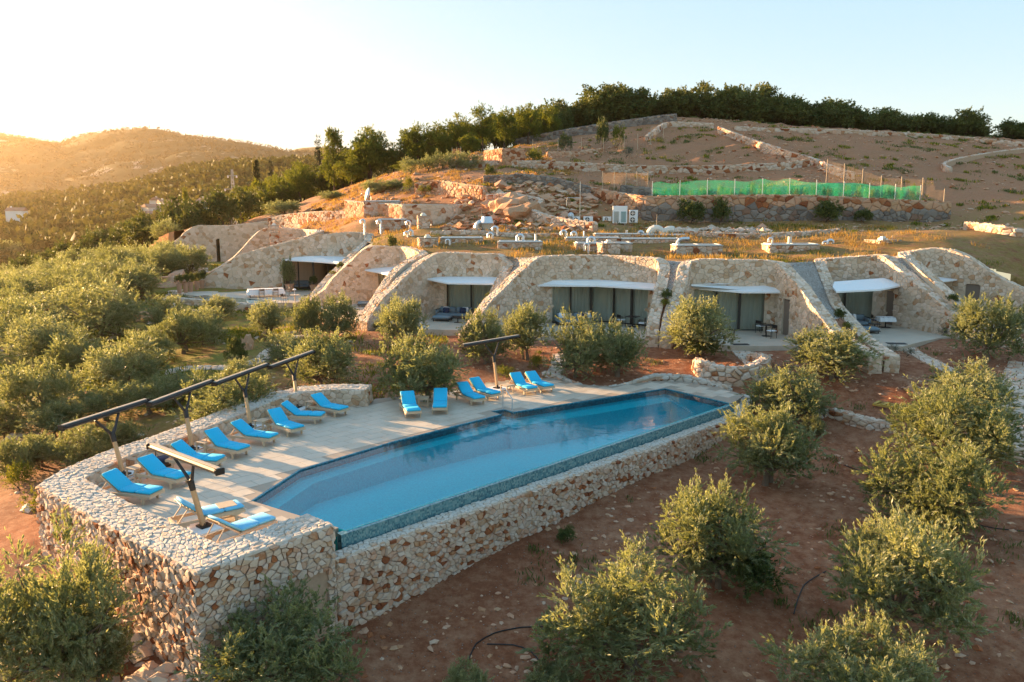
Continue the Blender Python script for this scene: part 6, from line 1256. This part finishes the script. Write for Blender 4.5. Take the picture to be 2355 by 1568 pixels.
for (t, p, w, h, kind) in POTS:
    o = thing('potted_plant', {'bush': 'leafy plant growing in the ' + t['label'], 'tree': 'small slender tree growing in the ' + t['label']}[kind][:95], 'potted plant', (p[0], p[1], p[2] + h * .9))
    o['label'] = ' '.join(o['label'].split()[:15])
    if kind == 'bush': c = link('foliage', GRN[0] if len(POTS) % 2 else SCR[0][0], o); c.scale = (.5, .5, .75); s = link('stem', STEM, o); s.scale = (.4, .4, .6)
    else: c = link('foliage', OLV[2][0], o); c.scale = (.75, .75, 1.45); s = link('stem', OLV[2][1], o); s.scale = (.35, .35, 1.45)
for i in range(30):
    x = 15.2 + i * .93 + rr.uniform(-.25, .25); y = 85.6 + rr.uniform(-.2, .8); plant('vine_plant', 'vine', (GRN[i % 2], STEM), (x, y, gz(x, y)), rr.uniform(.8, 1.2), rr.uniform(1.2, 1.9), 'leafy vine plant growing behind the green net', 'vines behind the green net', ('stem', 'foliage'), 1.15)
for i, gpth in enumerate(GAPS):
    if i in (2, 5, 6, 7) or i == 4:
        for j, f in enumerate((12, 14) if i != 4 else (13, 14)):
            p = gpth[f]; plant('trailing_shrub', 'shrub', ((SCR if j % 2 == 0 else [(g, None) for g in GRN] * 2)[i % 4][0], STEM), (p[0], p[1], p[2]), .9, .55, ['lower', 'upper'][j] + ' trailing shrub in the gap ' + {2: 'right of the open lounge', 4: 'right of the sofa villa', 5: 'right of the wide glass villa', 6: 'right of the two-chair villa', 7: 'right of the daybed villa'}[i], None, ('stem', 'foliage'), 1.2)

# ------------------------------------------------------------------ grass, weeds, pebbles, rubble, rocks
def blades(name, mat, n, sampler, hgt, wid, seed, lab, cat, lean=.35):
    r = np.random.default_rng(seed); P = sampler(r, n); n = len(P); d = unit(np.c_[r.normal(0, lean, (n, 2)), np.ones(n)]); tone = np.clip(r.normal(.5, .22, n), 0, 1)
    V, Q, T = leaves(r, P, d, hgt, wid, tone); me = quadmesh(name, V, Q, mat, {'tone': T}); o = link(name, me); setp(o, lab, cat, None, 'stuff'); return o
def patches(cx, sx, sy, dens=1.):
    pass
def scatter(xr, yr, test, clump=0., cr=.4):
    def f(r, n):
        if clump: m = max(1, int(n / clump)); c = np.stack([r.uniform(*xr, m), r.uniform(*yr, m)], -1); xy = np.repeat(c, int(clump), 0) + r.normal(0, cr, (m * int(clump), 2)) * np.repeat(r.uniform(.4, 1.4, (m, 1)), int(clump), 0)
        else: xy = np.stack([r.uniform(*xr, n), r.uniform(*yr, n)], -1)
        k = test(xy[:, 0], xy[:, 1]); xy = xy[k]; return np.c_[xy, ground_z(xy[:, 0], xy[:, 1]) - .02]
    return f
notbuilt = lambda x, y: ~inpoly(x, y, TERR) & ~inpoly(x, y, TP)
_n = lambda x, y, s: np.sin(x * s + 1.3 * np.sin(y * s * .7)) + np.sin(y * s * 1.2 + x * s * .4)
roofm = lambda x, y: inpoly(x, y, RB)
blades('dry_grass', M_DRYG, 62000, scatter((-46, 36), (53, 112), lambda x, y: roofm(x, y) & (y < 80 + np.clip(-x, 0, 40) * .8) & (_n(x, y, .5) > -.1), 14, .35), .42, .042, 61, 'dry golden grass of the roof meadow', 'grass')
blades('roof_weeds', M_GRASS, 22000, scatter((-40, 36), (53, 82), lambda x, y: roofm(x, y) & (_n(x, y, .33) > .2), 20, .3), .26, .035, 62, 'green and yellow weeds along the roof edge', 'weeds')
blades('flowering_weeds', M_GRASS, 105000, scatter((-62, 0), (36, 104), lambda x, y: ~roofm(x, y) & notbuilt(x, y) & (-x - y * .12 > -2) & (_n(x + 9, y, .42) > .1), 40, .55), .31, .06, 63, 'yellow flowering weeds between the olives on the left', 'weeds')
blades('sparse_weeds', M_MACC, 30000, scatter((-10, 34), (16, 56), lambda x, y: ~roofm(x, y) & notbuilt(x, y) & (_n(x, y, .9) > .9), 45, .26), .20, .042, 64, 'small dark weeds scattered over the red soil', 'weeds')
blades('hill_weeds', M_GRASS, 40000, scatter((-5, 75), (76, 140), lambda x, y: roofm(x, y) & (_n(x * .6, y * 1.6, .5) > .5), 40, .35), .36, .10, 65, 'low tufts of weeds scattered over the bare hillside', 'weeds')
blades('hill_scrub', M_MACC, 26000, scatter((-8, 95), (84, 146), lambda x, y: roofm(x, y) & (_n(x * .9 + 5, y * 1.3, .45) > .35), 50, .45), .34, .10, 66, 'dark low scrub dotted over the upper slope', 'scrub')
blades('dry_scrub', M_DRYG, 26000, scatter((-30, 8), (88, 132), lambda x, y: roofm(x, y) & (_n(x * 1.1, y, .4) > -.5), 30, .5), .34, .07, 67, 'dry scrub on the slope around the hillside olives', 'scrub')
def rubble(name, lab, n, sampler, s0, s1, mat, seed, sink=.3):
    r = np.random.default_rng(seed); P = sampler(r, n); n = len(P)
    base = np.array([(1, 0, 0), (-1, 0, 0), (0, 1, 0), (0, -1, 0), (0, 0, 1), (0, 0, -1), (.7, .7, .5), (-.7, .7, .5), (-.7, -.7, .5), (.7, -.7, .5)], float); tri = np.array([(0, 6, 9), (6, 0, 2), (2, 7, 6), (7, 2, 1), (1, 8, 7), (8, 1, 3), (3, 9, 8), (9, 3, 0), (6, 4, 9), (7, 4, 6), (8, 4, 7), (9, 4, 8), (0, 5, 2), (2, 5, 1), (1, 5, 3), (3, 5, 0)])
    s = s0 * (s1 / s0) ** (r.uniform(0, 1, n) ** 1.8); V = base[None] * r.uniform(.6, 1.3, (n, 10, 1)); a = r.uniform(0, 6.28, n); ca, sa = np.cos(a), np.sin(a); V = V * np.stack([np.ones(n), r.uniform(.5, .9, n), r.uniform(.4, .8, n)], -1)[:, None]
    V = np.stack([V[..., 0] * ca[:, None] - V[..., 1] * sa[:, None], V[..., 0] * sa[:, None] + V[..., 1] * ca[:, None], V[..., 2]], -1) * s[:, None, None] + P[:, None] + np.array([0, 0, 1]) * (s * (.35 - sink))[:, None, None]
    me = quadmesh(name, V.reshape(-1, 3), (tri[None] + 10 * np.arange(n)[:, None, None]).reshape(-1, 3), mat, {'tone': np.repeat(np.clip(r.beta(1.5, 1.8, n), 0, 1), 10)}); o = link(name, me); setp(o, lab, 'stones', None, 'stuff'); return o
rubble('pebbles', 'pale pebbles strewn over the red soil', 17000, scatter((-16, 34), (12, 52), lambda x, y: ~roofm(x, y) & notbuilt(x, y) & (_n(x, y, .6) > -.9)), .025, .16, M_RED, 71)
rubble('rubble', 'heap of loose rubble at the near corner of the pool wall', 1500, scatter((-14, -5.6), (13.5, 20.5), lambda x, y: notbuilt(x, y)), .06, .40, M_DRY, 72)
rubble('rubble', 'loose stones scattered over the bare hillside', 7500, scatter((-6, 85), (72, 150), lambda x, y: roofm(x, y) & (_n(x * .5, y, .4) > -.6)), .08, .40, M_RED, 73)
rubble('rubble', 'broken rocks on the cut slope between reservoir and air conditioners', 900, scatter((-6.5, 12), (75, 92), lambda x, y: roofm(x, y) & (x < 8 + (y - 75) * .1)), .15, .9, M_RED, 74)
rubble('rubble', 'bank of rubble behind the right half of the roof meadow', 420, scatter((13, 24), (74, 77.5), lambda x, y: roofm(x, y)), .15, .6, M_DRY, 75)
rubble('rubble', 'field stones among the weeds and olives on the left', 1400, scatter((-50, -8), (26, 78), lambda x, y: ~roofm(x, y) & notbuilt(x, y) & (_n(x, y, .35) > .2)), .05, .45, M_DRY, 76)
rubble('rubble', 'stones strewn over the slope around the hillside olives', 1600, scatter((-30, 6), (88, 130), lambda x, y: roofm(x, y)), .08, .5, M_RED, 77)
ROCK = []
for i in range(3):
    r = np.random.default_rng(80 + i); me = bpy.data.meshes.new('rock'); import bmesh
    bm = bmesh.new(); bmesh.ops.create_icosphere(bm, subdivisions=3, radius=1)
    for v in bm.verts:
        c = v.co; k = 1 + .22 * math.sin(c.x * 3 + i) * math.cos(c.y * 4 + i * 2) + .13 * math.sin(c.z * 7 + c.x * 5 + i) + .10 * math.sin(c.x * 17 + c.y * 13 + i) * math.sin(c.z * 15) + r.uniform(-.10, .10); v.co = c * k; v.co.z = max(-.4, v.co.z)
    bm.to_mesh(me); bm.free(); a = me.attributes.new('tone', 'FLOAT', 'POINT'); a.data.foreach_set('value', np.full(len(me.vertices), .25 + i * .2, np.float32)); me.materials.append(M_RED); ROCK.append(me)
for i, (x, y, s, lab) in enumerate([(105, 668, (3.2, 1.8, 1.0), 'flat reddish rock slab rising out of the hazy olive grove'), (568, 805, (.45, .4, .9), 'upright white boulder beside the stepping stone path'), (340, 735, (1.6, 1.0, .7), 'grey rock beside the steps to the lounge'), (60, 1015, (1.0, .7, .4), 'pale rock at the left edge behind the pool wall'), (900, 918, (.5, .4, .35), 'white boulder at the corner of the deck below the big olive'), (2105, 905, (.5, .45, .4), 'boulder under the shaded olive at the right'), (400, 655, (3.0, 1.4, 1.3), 'rocky bank left of the lounge terrace'), (1175, 480, (2.2, 1.6, 1.5), 'rough red rock face above the round reservoir'), (1210, 495, (2.4, 1.5, 1.2), 'rock outcrop below the crumbling wall')]):
    p = atg(x, y); o = link('boulder', ROCK[i % 3], None, (p[0], p[1], p[2] - .05), i * 1.3, s); setp(o, lab, 'boulder')
# flagstone paths
def path(pts, w, lab_seed, size=.42, curve=True):
    P = Path([atg(x, y) for x, y in pts], .5); r = np.random.default_rng(lab_seed); res = stone_verts(cells(P.len, w, size, size * .8, r, .36), .035, .03, r, -.05, .3, .12)
    o = thing('flagstone_path', None, None); setp(o, None, None, None, 'structure')
    def mapf(s, t, d):
        p = P.pos(s); n = P.nrm(s); x = p[:, 0] + n[:, 0] * (t - w / 2); y = p[:, 1] + n[:, 1] * (t - w / 2); return np.stack([x, y, ground_z(x, y) + d + .015], -1)
    it = pack(res, mapf); it.sort(key=lambda q: -q[0])
    for _, v, F, tn in it[:200]: mobj('flagstone', v, F, M_DRY, o, False, {'tone': np.full(len(v), tn * .6)})
path([(1695, 800), (1715, 820), (1742, 845), (1775, 872)], 1.1, 91); path([(2070, 796), (2105, 815), (2150, 838), (2190, 862)], .9, 92); path([(2352, 835), (2325, 900), (2325, 950), (2345, 1005), (2354, 1060)], 1.3, 93); path([(380, 858), (450, 848), (540, 846), (600, 828), (640, 795), (690, 772)], 1.0, 94); path([(1272, 868), (1284, 840), (1288, 815)], .9, 95, .5); path([(355, 745), (378, 715), (392, 690), (405, 668)], 1.4, 96, .4)
path([(1905, 960), (1870, 945), (1820, 925)], .8, 97)
# ------------------------------------------------------------------ valley, village, far hills, pylon, haze
def hill_mat(name, a, b, c):
    m, nt, N, L, B = new_mat(name); g = N.new("ShaderNodeNewGeometry"); n = noise(N, L, .02, 8, .7, g.outputs['Position']); n2 = noise(N, L, .004, 5, .6, g.outputs['Position'])
    r = ramp(N, [(.35, a), (.55, b), (.70, c)]); L.new(n.outputs[0], r.inputs[0]); rk = ramp(N, [(.60, (0, 0, 0)), (.68, (1, 1, 1))]); mm = N.new("ShaderNodeMath"); mm.operation = 'MULTIPLY'; L.new(n.outputs[0], mm.inputs[0]); L.new(n2.outputs[0], mm.inputs[1]); ma = N.new("ShaderNodeMath"); ma.operation = 'MULTIPLY'; L.new(mm.outputs[0], ma.inputs[0]); ma.inputs[1].default_value = 1.9; L.new(ma.outputs[0], rk.inputs[0])
    L.new(mixc(N, L, rk.outputs[0], r.outputs[0], (.40, .34, .27)), B.inputs['Base Color']); B.inputs['Roughness'].default_value = .95; B.inputs['Specular IOR Level'].default_value = .1; return m
M_HILL = hill_mat('far_hillside', (.045, .05, .022), (.075, .075, .035), (.14, .115, .065)); M_VAL = hill_mat('valley_side', (.05, .055, .02), (.10, .085, .04), (.20, .14, .08))
def sheet(name, crest, Y0, z0, Yc, back, mat, rowsn=50, amp=6, pw=1.0, seed=1, cols=160):
    r = np.random.default_rng(seed); xs = np.linspace(crest[0][0], crest[-1][0], cols); ys = np.interp(xs, [c[0] for c in crest], [c[1] for c in crest])
    rows = np.r_[np.linspace(0, 1, rowsn), 1.08, 1.2]; V = np.zeros((len(rows), cols, 3)); ph = r.uniform(0, 6.28, 12)
    for i, x in enumerate(xs):
        zc = aty(x, ys[i], Yc)[2]; d = ray(x, ys[i]); a = d[0] / d[1]
        for j, t in enumerate(rows):
            Y = Y0 + (Yc - Y0) * t; s = min(t, 1); k = (s * s * (3 - 2 * s)) ** pw; z = z0 + (zc - z0) * k - max(0, t - 1) * back
            X = a * Y; nz = sum(math.sin(X * f + ph[q]) * math.cos(Y * f * 1.1 + ph[q + 5]) / (q + 1) for q, f in enumerate((.009, .017, .034, .06))) * amp * math.sin(min(t, 1) * math.pi) ** .7
            V[j, i] = (X, Y, z + nz)
    n = cols; Q = [(j * n + i, j * n + i + 1, (j + 1) * n + i + 1, (j + 1) * n + i) for j in range(len(rows) - 1) for i in range(n - 1)]
    o = link(name, quadmesh(name, V.reshape(-1, 3), np.array(Q), mat, None, True)); setp(o, None, None, None, 'structure'); return V
VM = sheet('valley', [(-900, 470), (-300, 474), (0, 468), (150, 455), (250, 442), (330, 424), (420, 398), (500, 390), (560, 386), (640, 386), (720, 384), (900, 380), (1300, 378)], 190, -26, 900, 300, M_VAL, 60, 5, 1.0, 2)
VF = sheet('hills', [(-1100, 345), (-400, 325), (-100, 314), (0, 317), (60, 324), (110, 334), (135, 338), (160, 328), (200, 319), (260, 313), (330, 310), (400, 314), (480, 323), (560, 337), (620, 348), (660, 355), (700, 356), (760, 358), (1300, 372)], 950, -20, 2300, 900, M_HILL, 60, 16, .9, 3)
sheet('hills', [(-600, 350), (0, 340), (30, 327), (55, 323), (100, 331), (140, 342), (400, 360), (600, 362), (650, 352), (690, 340), (730, 338), (800, 345), (1200, 352), (1800, 360)], 2350, 0, 3000, 900, M_HILL, 20, 8, 1.0, 4)
def on_valley(x, y):
    best = None; R, C = VM.shape[:2]; d = ray(x, y)
    P = VM[:R - 3].reshape(-1, 3); Zc = P[:, 1] * _ct - (P[:, 2] - CAMZ) * _st; u = (CXP + FPX * P[:, 0] / Zc) / WK; v = (CYP - FPX * (P[:, 1] * _st + (P[:, 2] - CAMZ) * _ct) / Zc) / WK
    k = np.argmin((u - x) ** 2 + (v - y) ** 2); return P[k]
M_HW = plain('house_plaster', (.62, .56, .48), .9, 0, .06, 1); M_HWW = plain('house_white', (.78, .76, .72), .9, 0, .04, 1); M_ROOFT = plain('clay_roof', (.36, .19, .12), .9, 0, .15, 2)
HL = [(335, 497, 11, 9, 5, 1, M_HWW, 'small white village house with a single storey'), (365, 499, 17, 10, 6, 2, M_HW, 'long ochre village house behind the small white one'), (345, 512, 12, 9, 4, 1, M_HWW, 'white gabled house nearest below the village'), (420, 505, 11, 10, 8, 2, M_HW, 'left of the two tall village houses'), (441, 503, 11, 10, 7.5, 2, M_HW, 'right of the two tall village houses'), (478, 492, 10, 9, 8, 2, M_HW, 'village house with a red roof beside the dark conifer'), (42, 525, 10, 9, 11, 3, M_HWW, 'tall white house alone in the haze at the left edge'), (388, 484, 12, 9, 5, 1, M_HW, 'pale house higher up behind the village'), (370, 478, 12, 8, 5, 1, M_HW, 'faint house on the slope above the village')]
HOUSES = [(q[0], q[1], on_valley(q[0], q[1])[1]) for q in HL]
M_FARW = leaf_mat('far_scrub_leaf', [(0, (.045, .042, .018)), (.5, (.062, .056, .024)), (1, (.085, .072, .032))], .0, None, .9, .0)
M_WOODS = leaf_mat('hazy_wood_leaf', [(0, (.048, .056, .014)), (.5, (.085, .090, .022)), (1, (.15, .14, .034))], .15, (1.6, 1.3, .5), .7, .1)
def woods(name, lab, V, n, smin, smax, t0, t1, mat, seed, k=26, xr=(0, 1)):
    r = np.random.default_rng(seed); R, C = V.shape[:2]; i = r.uniform(t0 * (R - 4), t1 * (R - 4), n); j = r.uniform(xr[0] * (C - 2), xr[1] * (C - 2), n); ii, jj = i.astype(int), j.astype(int); fi, fj = (i - ii)[:, None], (j - jj)[:, None]
    P = V[ii, jj] * (1 - fi) * (1 - fj) + V[ii + 1, jj] * fi * (1 - fj) + V[ii, jj + 1] * (1 - fi) * fj + V[ii + 1, jj + 1] * fi * fj; s = r.uniform(smin, smax, n)
    Zc = P[:, 1] * _ct - (P[:, 2] - CAMZ) * _st; u = (CXP + FPX * P[:, 0] / Zc) / WK; v = (CYP - FPX * (P[:, 1] * _st + (P[:, 2] + 3 - CAMZ) * _ct) / Zc) / WK; ok = np.ones(n, bool)
    for hx, hy, hY in HOUSES: ok &= ~((abs(u - hx) < 15) & (abs(v - hy + 4) < 14) & (P[:, 1] < hY + 8))      # clearings round the houses
    P = P[ok]; s = s[ok]; n = len(P)
    d = unit(r.normal(size=(n, k, 3))); d[..., 2] = np.abs(d[..., 2]); c = P[:, None] + d * s[:, None, None] * np.array([.5, .5, .75]) * r.uniform(.5, 1, (n, k, 1)) + np.array([0, 0, .1]) * s[:, None, None]
    dirs = unit(d + .9 * unit(r.normal(size=(n, k, 3)))); ln = np.repeat(s, k)[:, None]; tone = np.clip(np.repeat(r.uniform(.1, .9, n), k) + r.normal(0, .1, n * k), 0, 1)
    Vv, Q, T = leaves(r, c.reshape(-1, 3), dirs.reshape(-1, 3), ln * .42, ln * .34, tone); o = link(name, quadmesh(name, Vv, Q, mat, {'tone': T})); setp(o, lab, 'woods', None, 'stuff')
woods('woods', 'hazy pine woods on the ridge across the valley', VM, 4200, 5, 11, .28, 1.0, M_WOODS, 101, 30, (.2, .95)); woods('shrubbery', 'golden trees and scrub on the valley floor', VM, 1500, 3.5, 8, .1, .5, M_WOODS, 102, 30, (.2, .85)); woods('undergrowth', 'dark scrub covering the far hills', VF, 9000, 4, 9, .05, 1.0, M_FARW, 103, 9, (.1, .9))
for i, (x, y, w, d, h, st, mat, lab) in enumerate(HL):
    p = on_valley(x, y); q = aty(x, y, p[1]); t = thing('village_house', lab, 'house', (q[0], q[1], p[2] - 1), .35 + i * .5, 'houses of the valley village'); hb = h + max(0, q[2] - p[2]) + 1
    m = MB(); m.box((0, 0, hb / 2), (w, d, hb)); m.build('wall', mat, t)
    m = MB(); m.v = [(-w / 2 - .4, -d / 2 - .4, hb), (w / 2 + .4, -d / 2 - .4, hb), (w / 2 + .4, d / 2 + .4, hb), (-w / 2 - .4, d / 2 + .4, hb), (-w / 2 - .4, 0, hb + 2.2), (w / 2 + .4, 0, hb + 2.2)]; m.f = [(0, 1, 5, 4), (2, 3, 4, 5), (0, 4, 3), (1, 2, 5), (3, 2, 1, 0)]; rf = m.build('roof', M_ROOFT, t); m = MB(); m.box((w * .3, 0, hb + 2.2), (.9, .9, 1.6)); m.build('chimney', mat, rf)
    for s in range(st):
        for c in range(3): m = MB(); m.box((-w * .3 + c * w * .3, -d / 2 - .02, hb - 1.9 - s * 3), (1.0, .12, 1.3)); m.build('window', M_FRAME, t)
b = aty(*cw('j', 800, 905), 195); gzp = gz(b[0], 195); t = thing('power_pylon', 'slim steel lattice power pylon in the haze beside the conifers', 'pylon', (b[0], 195, gzp)); tz_ = aty(*cw('j', 757, 262), 195)[2] - gzp; H = tz_; M_PYL = plain('pylon_steel', (.40, .38, .34), .6, .3)
def leg(sx, sy, z): w = 1.5 * (1 - z / H) + .28; return (sx * w / 2, sy * w / 2, z)
for sx in (-1, 1):
    for sy in (-1, 1): m = MB(); m.tube([leg(sx, sy, -.5), leg(sx, sy, H)], .09, 4); m.build('leg', M_PYL, t)
for f, (a, c) in enumerate((((-1, -1), (1, -1)), ((1, -1), (1, 1)), ((1, 1), (-1, 1)), ((-1, 1), (-1, -1)))):
    m = MB(); n = 14
    for i in range(n): z0, z1 = H * i / n, H * (i + 1) / n; p, q = (a, c) if i % 2 else (c, a); m.tube([leg(*p, z0), leg(*q, z1)], .05, 4, False)
    m.build('lattice', M_PYL, t)
for z, w in ((H * .93, 2.2), (H * .78, 4.0), (H * .68, 2.2)):
    m = MB(); m.box((0, 0, z), (w, .16, .16)); arm = m.build('crossarm', M_PYL, t)
    for s in (-1, 1): m = MB(); m.lathe((s * w * .47, 0, z - .5), [(.14, 0), (.22, .15), (.12, .3), (.22, .42), (.1, .55)], 8); m.build('insulator', M_WHITE, arm)

# the air between here and the hills
hz = MB(); hz.box((-900, 1500, 100), (5600, 3300, 330)); hz = hz.build('haze', None); setp(hz, 'warm evening haze filling the valley', 'haze', None, 'stuff')
m = bpy.data.materials.new('evening_haze'); m.use_nodes = True; N = m.node_tree.nodes; L = m.node_tree.links; N.remove(N["Principled BSDF"])
pv = N.new("ShaderNodeVolumePrincipled"); pv.inputs['Color'].default_value = (1.0, .76, .48, 1); pv.inputs['Density'].default_value = .000065; pv.inputs['Anisotropy'].default_value = .72
L.new(pv.outputs[0], N["Material Output"].inputs['Volume']); hz.data.materials.append(m)
